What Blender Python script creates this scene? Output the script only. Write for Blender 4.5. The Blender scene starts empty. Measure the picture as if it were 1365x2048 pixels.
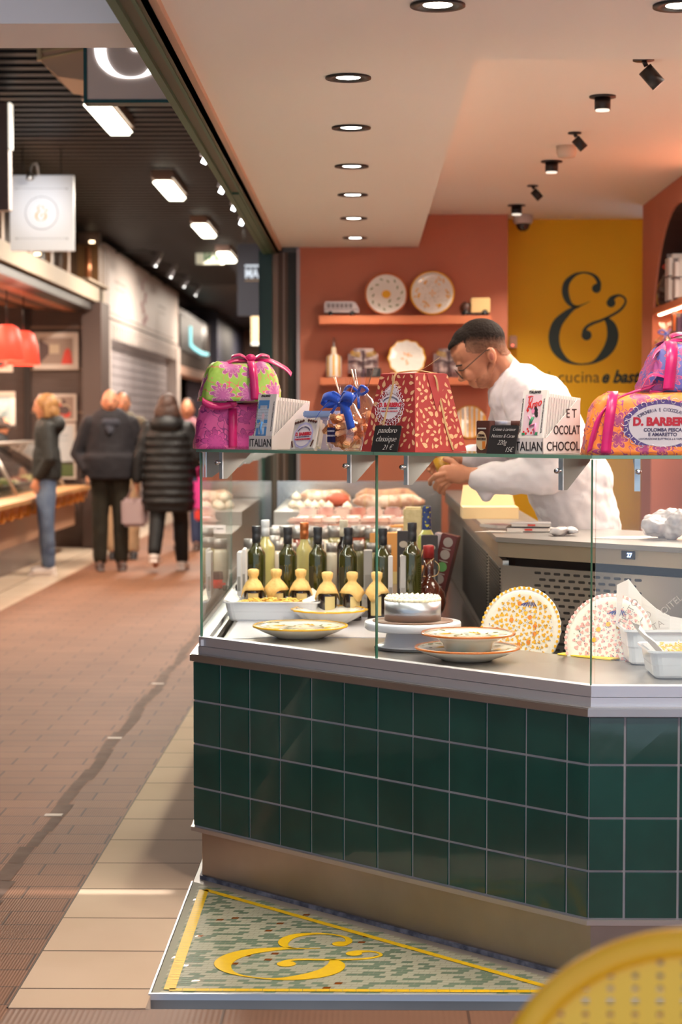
import bpy, bmesh, math, random
from mathutils import Vector, Matrix, Euler
SC = bpy.context.scene
COL = SC.collection
R = math.radians
random.seed(7)
# ------------------------------------------------------------------ camera
FPX = 3800.0; EYE = 1.45
PSI = math.atan(51/FPX); PIT = math.atan(182/FPX)
cam_d = bpy.data.cameras.new('camera'); cam = bpy.data.objects.new('camera', cam_d); COL.objects.link(cam)
cam.location = (0, 0, EYE); cam.rotation_euler = (math.pi/2-PIT, 0, PSI)
cam_d.sensor_fit = 'VERTICAL'; cam_d.sensor_height = 36.0; cam_d.sensor_width = 24.0
cam_d.lens = FPX/2048*36.0
cam_d.dof.use_dof = True; cam_d.dof.focus_distance = 5.35; cam_d.dof.aperture_fstop = 4.0
cam_d.clip_start = 0.05; cam_d.clip_end = 200
SC.camera = cam
# ------------------------------------------------------------------ light, exposure
SC.view_settings.view_transform = 'Standard'; SC.view_settings.look = 'None'
SC.view_settings.gamma = 1.0; SC.view_settings.exposure = 0.14
SC.view_settings.use_curve_mapping = False
W = bpy.data.worlds.new('daylight'); SC.world = W; W.use_nodes = True
bg = W.node_tree.nodes['Background']; bg.inputs[0].default_value = (0.60, 0.76, 1.0, 1); bg.inputs[1].default_value = 0.85
WARM = (1.0, 0.88, 0.74); NEUT = (1.0, 0.93, 0.84)
def light(name, kind, loc, power, color=WARM, size=0.1, size_y=None, rot=None, spot=None, blend=0.6):
    l = bpy.data.lights.new(name, kind); l.energy = power; l.color = color
    if kind == 'AREA':
        l.size = size
        if size_y: l.shape = 'RECTANGLE'; l.size_y = size_y
    else: l.shadow_soft_size = size
    if kind == 'SPOT': l.spot_size = spot or R(100); l.spot_blend = blend
    o = bpy.data.objects.new(name, l); COL.objects.link(o); o.location = loc
    if rot: o.rotation_euler = rot
    return o
sun_d = bpy.data.lights.new('sun', 'SUN'); sun_d.energy = 4.2; sun_d.angle = R(1); sun_d.color = (1, .98, .95)
sun = bpy.data.objects.new('sun', sun_d); COL.objects.link(sun); sun.rotation_euler = (R(9), 0, 0); sun.location = (0, -5, 12)
# ------------------------------------------------------------------ pixel -> place helpers (plain measuring of the photo)
fw = Vector((-math.sin(PSI)*math.cos(PIT), math.cos(PSI)*math.cos(PIT), -math.sin(PIT)))
rt = Vector((math.cos(PSI), math.sin(PSI), 0)); upv = rt.cross(fw)
def ray(px, py): return fw + rt*((px-682.5)/FPX) + upv*((1024-py)/FPX)
C0 = Vector((0, 0, EYE))
def PY(px, py, Y): d = ray(px, py); return C0 + d*(Y/d.y)
def PZ(px, py, z): d = ray(px, py); return C0 + d*((z-EYE)/d.z)
def PX(px, py, X): d = ray(px, py); return C0 + d*(X/d.x)
def PC(px, py, c): d = ray(px, py); return C0 + d*(c/(d.x+d.y))      # plane X+Y=c (parallel to the chamfered counter face)
# ------------------------------------------------------------------ materials
def rgb(r, g, b):
    f = lambda v: (v/255/12.92) if v/255 <= 0.04045 else ((v/255+0.055)/1.055)**2.4
    return (f(r), f(g), f(b), 1)
MATS = {}
def mat(name, col, rough=0.5, metal=0.0, col2=None, scale=8.0, detail=3, bump=0.0, bscale=40.0, emit=None, estr=0.0,
        spec=0.5, coat=0.0, stretch=None, trans=0.0, alpha=1.0, sheen=0.0, sss=0.0, ramp=(0.35, 0.65), aniso=0.0):
    if name in MATS: return MATS[name]
    m = bpy.data.materials.new(name); m.use_nodes = True; nt = m.node_tree; N = nt.nodes; L = nt.links
    b = N['Principled BSDF']; I = b.inputs
    I['Base Color'].default_value = col if len(col) == 4 else (*col, 1)
    I['Roughness'].default_value = rough; I['Metallic'].default_value = metal
    I['Specular IOR Level'].default_value = spec; I['Coat Weight'].default_value = coat
    I['Transmission Weight'].default_value = trans; I['Alpha'].default_value = alpha
    I['Sheen Weight'].default_value = sheen
    if sss: I['Subsurface Weight'].default_value = sss; I['Subsurface Radius'].default_value = (0.02, 0.008, 0.004)
    if emit: I['Emission Color'].default_value = (*emit[:3], 1); I['Emission Strength'].default_value = estr
    if col2 or bump:
        tc = N.new('ShaderNodeTexCoord'); mp = N.new('ShaderNodeMapping'); L.new(tc.outputs['Object'], mp.inputs[0])
        if stretch: mp.inputs['Scale'].default_value = stretch
    if col2:
        n = N.new('ShaderNodeTexNoise'); n.inputs['Scale'].default_value = scale; n.inputs['Detail'].default_value = detail
        L.new(mp.outputs[0], n.inputs['Vector'])
        r = N.new('ShaderNodeValToRGB'); r.color_ramp.elements[0].position = ramp[0]; r.color_ramp.elements[1].position = ramp[1]
        r.color_ramp.elements[0].color = col if len(col) == 4 else (*col, 1); r.color_ramp.elements[1].color = col2 if len(col2) == 4 else (*col2, 1)
        L.new(n.outputs[0], r.inputs[0]); L.new(r.outputs[0], I['Base Color'])
    if bump:
        n2 = N.new('ShaderNodeTexNoise'); n2.inputs['Scale'].default_value = bscale; n2.inputs['Detail'].default_value = 3
        L.new(mp.outputs[0], n2.inputs['Vector'])
        bp = N.new('ShaderNodeBump'); bp.inputs['Strength'].default_value = min(bump, 1.0); bp.inputs['Distance'].default_value = 0.01
        L.new(n2.outputs[0], bp.inputs['Height']); L.new(bp.outputs[0], I['Normal'])
    MATS[name] = m
    return m
def glassmat(name, tint=(0.93, 0.98, 0.96), strength=1.0, ior=1.45):
    if name in MATS: return MATS[name]
    m = bpy.data.materials.new(name); m.use_nodes = True; N = m.node_tree.nodes; L = m.node_tree.links; N.clear()
    o = N.new('ShaderNodeOutputMaterial'); t = N.new('ShaderNodeBsdfTransparent'); t.inputs[0].default_value = (*tint, 1)
    g = N.new('ShaderNodeBsdfGlossy'); g.inputs['Roughness'].default_value = 0.02; g.inputs[0].default_value = (1, 1, 1, 1)
    f = N.new('ShaderNodeLayerWeight'); f.inputs[0].default_value = 0.5
    pw = N.new('ShaderNodeMath'); pw.operation = 'POWER'; pw.inputs[1].default_value = 5.0; L.new(f.outputs['Facing'], pw.inputs[0])
    mu = N.new('ShaderNodeMath'); mu.operation = 'MULTIPLY_ADD'; mu.inputs[1].default_value = 0.9*strength; mu.inputs[2].default_value = 0.045*strength; mu.use_clamp = True
    x = N.new('ShaderNodeMixShader'); L.new(pw.outputs[0], mu.inputs[0]); L.new(mu.outputs[0], x.inputs[0])
    L.new(t.outputs[0], x.inputs[1]); L.new(g.outputs[0], x.inputs[2]); L.new(x.outputs[0], o.inputs[0])
    MATS[name] = m; return m
def emis(name, col, s):
    return mat(name, (0.02, 0.02, 0.02), emit=col, estr=s)
# ------------------------------------------------------------------ mesh builder
class MB:
    def __init__(s): s.v = []; s.f = []; s.m = []; s.sm = []; s.uv = {}
    def add(s, vs, fs, mi=0, sm=False, M=None, uvs=None):
        o = len(s.v)
        if M is not None: vs = [M @ Vector(p) for p in vs]
        s.v += [tuple(p) for p in vs]
        for k, f in enumerate(fs):
            if uvs: s.uv[len(s.f)] = uvs[k]
            s.f.append(tuple(i+o for i in f)); s.m.append(mi); s.sm.append(sm)
        return s
    def box(s, c, d, mi=0, rot=None, bev=0.0, M=None):
        x, y, z = d[0]/2, d[1]/2, d[2]/2
        if bev and bev < min(x, y, z):
            b = bev; vs = []
            T = Matrix.Translation(c) @ (Euler(rot).to_matrix().to_4x4() if rot else Matrix())
            if M is not None: T = M @ T
            bm = bmesh.new(); bmesh.ops.create_cube(bm, size=1)
            for q in bm.verts: q.co = Vector((q.co.x*2*x, q.co.y*2*y, q.co.z*2*z))
            bmesh.ops.bevel(bm, geom=list(bm.edges), offset=b, segments=2, affect='EDGES')
            bm.verts.index_update()
            s.add([q.co for q in bm.verts], [[q.index for q in f.verts] for f in bm.faces], mi, False, T); bm.free()
            return s
        T = Matrix.Translation(c) @ (Euler(rot).to_matrix().to_4x4() if rot else Matrix())
        if M is not None: T = M @ T
        vs = [(a, b, e) for a in (-x, x) for b in (-y, y) for e in (-z, z)]
        return s.add(vs, [(0, 1, 3, 2), (4, 6, 7, 5), (0, 4, 5, 1), (2, 3, 7, 6), (0, 2, 6, 4), (1, 5, 7, 3)], mi, False, T)
    def bb(s, a, b, mi=0, bev=0.0):
        return s.box([(a[i]+b[i])/2 for i in range(3)], [abs(a[i]-b[i]) for i in range(3)], mi, bev=bev)
    def prism(s, poly, z0, z1, mi=0, M=None, sm=False):
        n = len(poly); vs = [(p[0], p[1], z0) for p in poly]+[(p[0], p[1], z1) for p in poly]
        fs = [tuple(range(n))[::-1], tuple(range(n, 2*n))]
        s.add(vs, fs, mi, False, M)
        return s.add(vs, [(i, (i+1) % n, n+(i+1) % n, n+i) for i in range(n)], mi, sm, M)
    def lathe(s, prof, n=32, mi=0, M=None, sm=True, wob=None, sx=1, sy=1, cap=True):
        vs = []; fs = []
        for (r, z) in prof:
            for k in range(n):
                a = 2*math.pi*k/n; q = r*(1+(wob(a, r) if wob else 0))
                vs.append((q*math.cos(a)*sx, q*math.sin(a)*sy, z))
        for i in range(len(prof)-1):
            for k in range(n):
                fs.append((i*n+k, i*n+(k+1) % n, (i+1)*n+(k+1) % n, (i+1)*n+k))
        if cap: fs += [tuple(range(n))[::-1], tuple((len(prof)-1)*n+k for k in range(n))]
        return s.add(vs, fs, mi, sm, M)
    def tube(s, pts, r, n=8, mi=0, M=None, closed=False):
        pts = [Vector(p) for p in pts]; rs = r if isinstance(r, (list, tuple)) else [r]*len(pts)
        vs = []; fs = []; m = len(pts); nrm = None
        for i, p in enumerate(pts):
            a = pts[i-1] if (i or closed) else p; b = pts[(i+1) % m] if (i < m-1 or closed) else p
            t = (b-a).normalized() if (b-a).length > 1e-9 else Vector((0, 0, 1))
            if nrm is None: nrm = t.orthogonal().normalized()
            else:
                nrm = nrm - t*nrm.dot(t); nrm = nrm.normalized() if nrm.length > 1e-6 else t.orthogonal().normalized()
            bi = t.cross(nrm)
            for k in range(n):
                an = 2*math.pi*k/n; vs.append(p+(nrm*math.cos(an)+bi*math.sin(an))*rs[i])
        for i in range(m if closed else m-1):
            j = (i+1) % m
            for k in range(n): fs.append((i*n+k, i*n+(k+1) % n, j*n+(k+1) % n, j*n+k))
        if not closed: fs += [tuple(range(n))[::-1], tuple((m-1)*n+k for k in range(n))]
        return s.add(vs, fs, mi, True, M)
    def ell(s, c, r, mi=0, rot=None, nu=20, nv=12, M=None):
        T = Matrix.Translation(c) @ (Euler(rot).to_matrix().to_4x4() if rot else Matrix())
        if M is not None: T = M @ T
        vs = [(0, 0, -r[2])]; fs = []
        for i in range(1, nv):
            t = -math.pi/2+math.pi*i/nv
            for k in range(nu):
                a = 2*math.pi*k/nu; vs.append((r[0]*math.cos(t)*math.cos(a), r[1]*math.cos(t)*math.sin(a), r[2]*math.sin(t)))
        vs.append((0, 0, r[2])); top = len(vs)-1
        for k in range(nu):
            fs.append((0, 1+(k+1) % nu, 1+k)); fs.append((top, top-nu+k, top-nu+(k+1) % nu))
        for i in range(nv-2):
            for k in range(nu): fs.append((1+i*nu+k, 1+i*nu+(k+1) % nu, 1+(i+1)*nu+(k+1) % nu, 1+(i+1)*nu+k))
        return s.add(vs, fs, mi, True, T)
    def cone(s, p0, r0, p1, r1, flat=1.0, axis=(0, 1, 0), mi=0, n=18):
        """round-ended tapered limb; 'flat' scales its thickness along axis"""
        p0 = Vector(p0); p1 = Vector(p1); d = (p1-p0); L = d.length; t = d.normalized() if L > 1e-6 else Vector((0, 0, 1))
        ax = Vector(axis); ax = (ax-t*ax.dot(t)); ax = ax.normalized() if ax.length > 1e-4 else t.orthogonal().normalized(); u = t.cross(ax)
        rings = []
        for i in range(0, 6): a = math.pi/2*i/5; rings.append((p0-t*r0*math.cos(a), r0*math.sin(a)))
        for i in range(0, 6): a = math.pi/2*i/5; rings.append((p1+t*r1*math.sin(a), r1*math.cos(a)))
        vs = []; fs = []
        for c, rr in rings:
            rr = max(rr, 1e-4)
            for k in range(n):
                a = 2*math.pi*k/n; vs.append(c+u*math.cos(a)*rr+ax*math.sin(a)*rr*flat)
        for i in range(len(rings)-1):
            for k in range(n): fs.append((i*n+k, i*n+(k+1) % n, (i+1)*n+(k+1) % n, (i+1)*n+k))
        fs += [tuple(range(n))[::-1], tuple((len(rings)-1)*n+k for k in range(n))]
        return s.add(vs, fs, mi, True)
    def build(s, name, mats, parent=None, loc=None, rot=None, fixn=True):
        me = bpy.data.meshes.new(name); me.from_pydata(s.v, [], s.f)
        mats = mats if isinstance(mats, (list, tuple)) else [mats]
        for m in mats: me.materials.append(m)
        me.polygons.foreach_set('material_index', s.m); me.polygons.foreach_set('use_smooth', s.sm)
        if s.uv:
            ul = me.uv_layers.new(name='UVMap')
            for fi, uu in s.uv.items():
                p = me.polygons[fi]
                for li, u in zip(p.loop_indices, uu): ul.data[li].uv = u
        me.validate(); me.update()
        if fixn:
            bm = bmesh.new(); bm.from_mesh(me); bmesh.ops.recalc_face_normals(bm, faces=bm.faces); bm.to_mesh(me); bm.free()
        o = bpy.data.objects.new(name, me); COL.objects.link(o)
        if parent is not None: o.parent = parent
        if loc is not None: o.location = loc
        if rot is not None: o.rotation_euler = rot
        return o
def tag(o, label=None, cat=None, group=None, kind=None):
    if label: o['label'] = label
    if cat: o['category'] = cat
    if group: o['group'] = group
    if kind: o['kind'] = kind
    return o
def thing(name, label, cat, loc=(0, 0, 0), rz=0.0, group=None, rot=None):
    o = bpy.data.objects.new(name, None); COL.objects.link(o); o.location = loc
    o.rotation_euler = rot if rot else (0, 0, rz); o.empty_display_size = 0.05
    return tag(o, label, cat, group)
def struct(o): o['kind'] = 'structure'; return o
def dup(o, loc=None, rz=None, label=None, group=None, parent=None):
    c = o.copy(); COL.objects.link(c)
    if parent is not None: c.parent = parent
    if loc is not None: c.location = loc
    if rz is not None: c.rotation_euler.z = rz
    if label: c['label'] = label
    if group: c['group'] = group
    for ch in list(o.children): dup(ch, parent=c)
    return c
def mods(o, *ms):
    for m in ms:
        if m[0] == 'SUB': q = o.modifiers.new('s', 'SUBSURF'); q.levels = q.render_levels = m[1]
        if m[0] == 'REM': q = o.modifiers.new('r', 'REMESH'); q.mode = 'VOXEL'; q.voxel_size = m[1]; q.use_smooth_shade = True
        if m[0] == 'SMO': q = o.modifiers.new('m', 'SMOOTH'); q.factor = 0.5; q.iterations = m[1]
        if m[0] == 'SOL': q = o.modifiers.new('t', 'SOLIDIFY'); q.thickness = m[1]; q.offset = m[2] if len(m) > 2 else 0
        if m[0] == 'DIS':
            t = bpy.data.textures.new('folds', 'CLOUDS'); t.noise_scale = m[1]; q = o.modifiers.new('d', 'DISPLACE'); q.texture = t; q.strength = m[2]; q.mid_level = 0.5
    return o
def text_mesh(txt, h, bold=0.0, sx=1.0, shear=0.0, ex=0.0008, align='CENTER', space=1.0):
    """flat lettering in local XZ facing -Y, cap height about h, baseline at z=0; returns (verts, faces)"""
    c = bpy.data.curves.new('t', 'FONT'); c.body = txt; c.size = h/0.69; c.align_x = align; c.offset = bold; c.shear = shear
    c.extrude = ex/2; c.space_character = space; c.resolution_u = 3
    o = bpy.data.objects.new('t', c); COL.objects.link(o)
    dg = bpy.context.evaluated_depsgraph_get(); me = bpy.data.meshes.new_from_object(o.evaluated_get(dg))
    vs = [Vector((v.co.x*sx, -v.co.z, v.co.y)) for v in me.vertices]; fs = [tuple(p.vertices) for p in me.polygons]
    bpy.data.objects.remove(o); bpy.data.curves.remove(c); bpy.data.meshes.remove(me)
    return vs, fs
def put_text(mb, txt, h, M, mi=0, **k):
    vs, fs = text_mesh(txt, h, **k); mb.add(vs, fs, mi, False, M); return mb
def frameM(o, x, y=None):
    """matrix with local X along x, Z up-ish = z, Y = z cross x (into the surface)"""
    x = Vector(x).normalized(); z = Vector(y).normalized() if y is not None else Vector((0, 0, 1))
    yv = z.cross(x).normalized(); z = x.cross(yv)
    return Matrix(((x.x, yv.x, z.x, o[0]), (x.y, yv.y, z.y, o[1]), (x.z, yv.z, z.z, o[2]), (0, 0, 0, 1)))
def smooth_path(pts, n=6):
    """Catmull-Rom through tuples of any length"""
    out = []; m = len(pts)
    for i in range(m-1):
        p0 = pts[max(i-1, 0)]; p1 = pts[i]; p2 = pts[i+1]; p3 = pts[min(i+2, m-1)]
        for k in range(n):
            t = k/n
            out.append(tuple(0.5*((2*b)+(-a+c)*t+(2*a-5*b+4*c-d)*t*t+(-a+3*b-3*c+d)*t**3) for a, b, c, d in zip(p0, p1, p2, p3)))
    out.append(tuple(pts[-1])); return out
ORD = 'first second third fourth fifth sixth seventh eighth ninth tenth eleventh twelfth thirteenth fourteenth fifteenth'.split()
AMP = [[(722,812,33),(740,775,16),(722,735,13),(690,710,9),(650,698,6),(612,698,6),(560,715,12),(508,765,21),(493,825,24),(505,885,22),(535,930,14),(575,945,8),(620,932,4),(678,905,1)],
       [(600,945,5),(560,955,12),(500,1000,24),(437,1070,36),(412,1160,39),(427,1250,35),(480,1320,22),(545,1357,9),(625,1367,5),(705,1352,10),(772,1305,28),(822,1240,40),(845,1165,42),(835,1095,36),(808,1050,22),(785,1035,10)],
       [(652,1155,37),(636,1125,16),(655,1092,11),(700,1066,10),(760,1045,9),(830,1012,9),(895,972,9),(932,925,8),(934,890,7),(905,866,7),(870,866,10),(836,888,20),(830,918,32)]]
def ampersand(mb, M, H, depth, mi=0):
    """ampersand: three swept strokes, height H, centre at origin, in local XZ facing -Y"""
    k = H/(1372-692)
    for st in AMP:
        p = smooth_path(st, 6); n = len(p); L = []; Rr = []
        for i, (x, y, w) in enumerate(p):
            a = p[max(i-1, 0)]; b = p[min(i+1, n-1)]; tx, ty = b[0]-a[0], b[1]-a[1]; l = math.hypot(tx, ty) or 1
            nx, ny = -ty/l*w, tx/l*w
            L.append((x+nx, y+ny)); Rr.append((x-nx, y-ny))
        f = lambda q, d: ((q[0]-655)*k, d, -(q[1]-1032)*k)
        vs = [f(q, 0) for q in L]+[f(q, 0) for q in Rr]+[f(q, -depth) for q in L]+[f(q, -depth) for q in Rr]
        fs = []
        for i in range(n-1):
            fs += [(2*n+i, 2*n+i+1, 3*n+i+1, 3*n+i), (i, n+i, n+i+1, i+1), (i, i+1, 2*n+i+1, 2*n+i), (n+i, 3*n+i, 3*n+i+1, n+i+1)]
        mb.add(vs, fs, mi, False, M)
        for e in ((0, 1) if st is not AMP[1] else ()):
            q = st[0] if e == 0 else st[-1]
            if q[2] > 20:
                c = f((q[0], q[1]), 0)
                ring = [(c[0]+q[2]*k*math.cos(2*math.pi*j/20), c[2]+q[2]*k*math.sin(2*math.pi*j/20)) for j in range(20)]
                vs = [(a, 0, b) for a, b in ring]+[(a, -depth*1.01, b) for a, b in ring]
                mb.add(vs, [tuple(range(20, 40))]+[(j, (j+1) % 20, 20+(j+1) % 20, 20+j) for j in range(20)], mi, False, M)
    return mb

# ================================================================== materials for the setting
S2 = math.sqrt(2)
def brick_floor(name, c1, c2, cm, w, h, mort, rough, ribs=None, rot=0.0, off=0.5, loc=(0, 0, 0), noisec=None):
    m = mat(name, c1, rough, spec=0.25); nt = m.node_tree; N = nt.nodes; L = nt.links; b = N['Principled BSDF']
    tc = N.new('ShaderNodeTexCoord'); mp = N.new('ShaderNodeMapping'); L.new(tc.outputs['Object'], mp.inputs[0])
    mp.inputs['Rotation'].default_value = (0, 0, rot); mp.inputs['Location'].default_value = loc
    br = N.new('ShaderNodeTexBrick'); L.new(mp.outputs[0], br.inputs['Vector']); br.offset = off
    br.inputs['Color1'].default_value = c1; br.inputs['Color2'].default_value = c2; br.inputs['Mortar'].default_value = cm
    br.inputs['Scale'].default_value = 1.0; br.inputs['Mortar Size'].default_value = mort; br.inputs['Mortar Smooth'].default_value = 0.2
    br.inputs['Brick Width'].default_value = w; br.inputs['Row Height'].default_value = h
    n = N.new('ShaderNodeTexNoise'); n.inputs['Scale'].default_value = 1.7; n.inputs['Detail'].default_value = 6; L.new(tc.outputs['Object'], n.inputs['Vector'])
    mx = N.new('ShaderNodeMixRGB'); mx.blend_type = 'MULTIPLY'; mx.inputs[0].default_value = 0.55
    r = N.new('ShaderNodeValToRGB'); r.color_ramp.elements[0].position = 0.36; r.color_ramp.elements[1].position = 0.62
    r.color_ramp.elements[0].color = noisec or (0.72, 0.70, 0.68, 1); r.color_ramp.elements[1].color = (1, 1, 1, 1)
    L.new(n.outputs[0], r.inputs[0]); L.new(br.outputs['Color'], mx.inputs[1]); L.new(r.outputs[0], mx.inputs[2]); L.new(mx.outputs[0], b.inputs['Base Color'])
    bp = N.new('ShaderNodeBump'); bp.inputs['Distance'].default_value = 0.004; bp.inputs['Strength'].default_value = 0.5
    if ribs:
        wv = N.new('ShaderNodeTexWave'); wv.wave_type = 'BANDS'; wv.bands_direction = ribs[0]; wv.inputs['Scale'].default_value = ribs[1]; wv.inputs['Distortion'].default_value = 0
        L.new(tc.outputs['Object'], wv.inputs['Vector']); L.new(wv.outputs[0], bp.inputs['Height']); bp.inputs['Distance'].default_value = 0.0012
    else:
        iv = N.new('ShaderNodeMath'); iv.operation = 'SUBTRACT'; iv.inputs[0].default_value = 1; L.new(br.outputs['Fac'], iv.inputs[1]); L.new(iv.outputs[0], bp.inputs['Height'])
    L.new(bp.outputs[0], b.inputs['Normal'])
    return m
terra = brick_floor('terracotta', rgb(136, 92, 66), rgb(126, 84, 59), rgb(82, 55, 42), 0.30, 0.15, 0.004, 0.62, ribs=('X', 38))
terra2 = brick_floor('terracotta_near', rgb(130, 92, 72), rgb(122, 86, 66), rgb(86, 60, 48), 0.60, 0.42, 0.004, 0.5, ribs=('X', 22), loc=(0.05, 0.0, 0))
stone = brick_floor('cream_stone', rgb(214, 186, 160), rgb(206, 178, 152), rgb(84, 64, 50), 3.0, 0.345, 0.004, 0.8, loc=(1.0, 0.05, 0), off=0.0, noisec=(0.86, 0.82, 0.78, 1))
stone2 = brick_floor('cream_stone_far', rgb(222, 200, 176), rgb(214, 190, 166), rgb(120, 95, 78), 0.62, 1.2, 0.006, 0.25, off=0.0, noisec=(0.86, 0.82, 0.78, 1))
cream = mat('cream_plaster', rgb(248, 245, 234), 0.6, bump=0.05, bscale=60)
white_paint = mat('white_paint', rgb(228, 222, 218), 0.6, bump=0.08, bscale=25)
orange = mat('terracotta_plaster', rgb(204, 124, 96), 0.75, col2=rgb(198, 118, 90), scale=2, bump=0.06, bscale=90)
yellow = mat('mustard_paint', rgb(246, 192, 12), 0.65, col2=rgb(240, 186, 10), scale=2)
dkgreen = mat('dark_green_paint', rgb(22, 58, 48), 0.35)
greenmetal = mat('green_track', rgb(62, 98, 72), 0.5, metal=0.1)
steel = mat('brushed_steel', (0.62, 0.60, 0.58), 0.28, metal=1.0, bump=0.06, bscale=30, stretch=(1, 1, 60))
steel_h = mat('satin_steel', (0.60, 0.59, 0.58), 0.36, metal=1.0, col2=(0.52, 0.50, 0.48), scale=3)
alu = mat('pale_aluminium', (0.72, 0.73, 0.77), 0.42, metal=0.75)
plinthm = mat('plinth_steel', (0.46, 0.40, 0.35), 0.38, metal=0.9, col2=(0.40, 0.34, 0.28), scale=4, detail=5, bump=0.05, bscale=12)
grout = mat('pale_grout', rgb(168, 166, 168), 0.7)
black = mat('black_metal', rgb(26, 24, 24), 0.4)
blk_slat = mat('black_slat', rgb(27, 27, 30), 0.5)
GR = None
# ================================================================== the setting
def slab(name, poly, z0, z1, m): return struct(MB().prism(poly, z0, z1).build(name, m))
slab('floor', [(-0.885, 1), (3.5, 1), (3.5, 4.62), (-0.885, 4.62)], -0.06, 0.0, terra2)
slab('floor', [(-2.80, 1), (-0.885, 1), (-0.885, 46), (-2.80, 46)], -0.06, 0.0, terra)
slab('floor', [(-0.885, 4.62), (-0.545, 4.62), (-0.545, 46), (-0.885, 46)], -0.06, 0.002, stone)
slab('floor', [(-5.9, 1), (-2.80, 1), (-2.80, 46), (-5.9, 46)], -0.06, 0.002, stone2)
slab('floor', [(-0.545, 4.735), (3.5, 4.735), (3.5, 11.9), (-0.545, 11.9)], -0.06, 0.0, mat('shop_floor', rgb(150, 140, 130), 0.4, col2=rgb(135, 125, 116), scale=3))
slab('floor', [(-14, -16), (14, -16), (14, 1), (-14, 1)], -0.06, 0.0, mat('street_paving', rgb(190, 194, 204), 0.8, col2=rgb(176, 180, 190), scale=2))
# metal edging strips in the floor
e = MB(); e.bb((-0.889, 4.62, -0.01), (-0.885, 12, 0.0035)); e.bb((-0.545, 4.725, -0.01), (1.8, 4.735, 0.006), 1); e.bb((-0.55, 4.725, -0.01), (-0.545, 5.9, 0.006), 1)
tag(e.build('floor_edging', [mat('dull_edging', rgb(96, 80, 70), .7), alu]), 'thin metal edging strip around the green mosaic and cream slabs', 'edging strip')
random.seed(3)
e = MB()
for i in range(60):
    y0 = 5.2+i*0.24; w = 0.022+0.012*random.random(); x = -1.14+0.012*math.sin(i*1.3)
    e.add([(x-w, y0, 0.0012), (x+w*0.8, y0, 0.0012), (x+w*0.9+0.006*math.sin(i), y0+0.235, 0.0012), (x-w*1.1, y0+0.235, 0.0012)], [(0, 1, 2, 3)])
tag(e.build('worn_tape', mat('worn_tape', rgb(112, 88, 76), 0.8, col2=rgb(98, 72, 58), scale=9)), 'worn grey tape line running along the brown aisle floor', 'floor tape')
e = MB()
for y, n in ((6.9, 'nearest'), (8.6, 'middle'), (10.4, 'farthest')):
    tag(MB().bb((-1.185, y, 0), (-1.12, y+0.04, 0.0022)).build('tape_patch', mat('tape_patch', rgb(196, 180, 166), 0.6)), n+' pale tape patch left on the grey tape line', 'floor tape')

# shop shell
SOF = 2.47; CEI = 2.66; YB = 11.23
slab('ceiling', [(-0.52, 1.2), (3.2, 1.2), (3.2, 5.43), (0.305, 5.43), (0.305, YB), (-0.52, YB)], SOF, 2.75, cream)
slab('ceiling', [(0.305, 5.43), (3.2, 5.43), (3.2, 11.8), (0.305, 11.8)], CEI, 2.8, cream)
struct(MB().bb((-0.40, YB, 0), (0.83, YB+0.4, 2.8)).build('wall_back_terracotta', orange))
struct(MB().bb((0.83, 11.5, 0), (1.75, 11.9, 2.8)).build('wall_back_mustard', yellow))
struct(MB().bb((3.2, 1.2, 0), (3.4, 11.9, 2.8)).build('wall_right_far', orange))
# right wall with the arched niche (wall plane X=1.555, from y=10.75 towards the camera)
XW = 1.555; YN1 = 10.40; YN0 = 8.75; ZS = 1.86
mb = MB()
def quad(a, b, c, d, mi=0): mb.add([a, b, c, d], [(0, 1, 2, 3)], mi)
ym = (YN0+YN1)/2; rr = (YN1-YN0)/2
arch = [(ym+rr*math.cos(math.pi*k/24), ZS+rr*0.82*math.sin(math.pi*k/24)) for k in range(25)]
NB = 0.25
quad((XW, 10.78, 0), (XW, YN1, 0), (XW, YN1, ZS), (XW, 10.78, ZS)); quad((XW, YN0, 0), (XW, 8.2, 0), (XW, 8.2, ZS), (XW, YN0, ZS))
quad((XW, YN1, 0), (XW, YN0, 0), (XW, YN0, NB), (XW, YN1, NB))
for k in range(24):
    a, b = arch[k], arch[k+1]
    ta = (10.78 + (8.2-10.78)*k/24); tb = (10.78+(8.2-10.78)*(k+1)/24)
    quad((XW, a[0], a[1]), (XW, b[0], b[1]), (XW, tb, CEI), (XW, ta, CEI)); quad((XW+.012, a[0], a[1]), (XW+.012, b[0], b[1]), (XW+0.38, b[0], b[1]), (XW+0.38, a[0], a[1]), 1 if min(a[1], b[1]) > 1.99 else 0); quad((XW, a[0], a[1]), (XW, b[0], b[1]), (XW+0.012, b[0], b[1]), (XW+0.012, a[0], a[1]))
mb.add([(XW, 10.78, ZS), (XW, YN1, ZS), (XW, 10.78, CEI)], [(0, 1, 2)]); mb.add([(XW, 8.2, ZS), (XW, YN0, ZS), (XW, 8.2, CEI)], [(0, 1, 2)])
quad((XW, YN1, NB), (XW+0.38, YN1, NB), (XW+0.38, YN1, ZS), (XW, YN1, ZS)); quad((XW, YN0, NB), (XW+0.38, YN0, NB), (XW+0.38, YN0, ZS), (XW, YN0, ZS))
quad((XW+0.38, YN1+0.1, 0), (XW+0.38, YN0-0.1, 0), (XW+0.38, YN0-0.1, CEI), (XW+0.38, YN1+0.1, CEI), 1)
quad((XW, 10.78, 0), (XW+0.4, 10.78, 0), (XW+0.4, 10.78, CEI), (XW, 10.78, CEI)); quad((XW, 8.2, 0), (XW+0.4, 8.2, 0), (XW+0.4, 8.2, CEI), (XW, 8.2, CEI))
quad((XW, YN1, NB), (XW, YN0, NB), (XW+0.38, YN0, NB), (XW+0.38, YN1, NB))
struct(mb.build('wall_right', [orange, mat('niche_back', rgb(66, 36, 28), 0.8)]))
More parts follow.
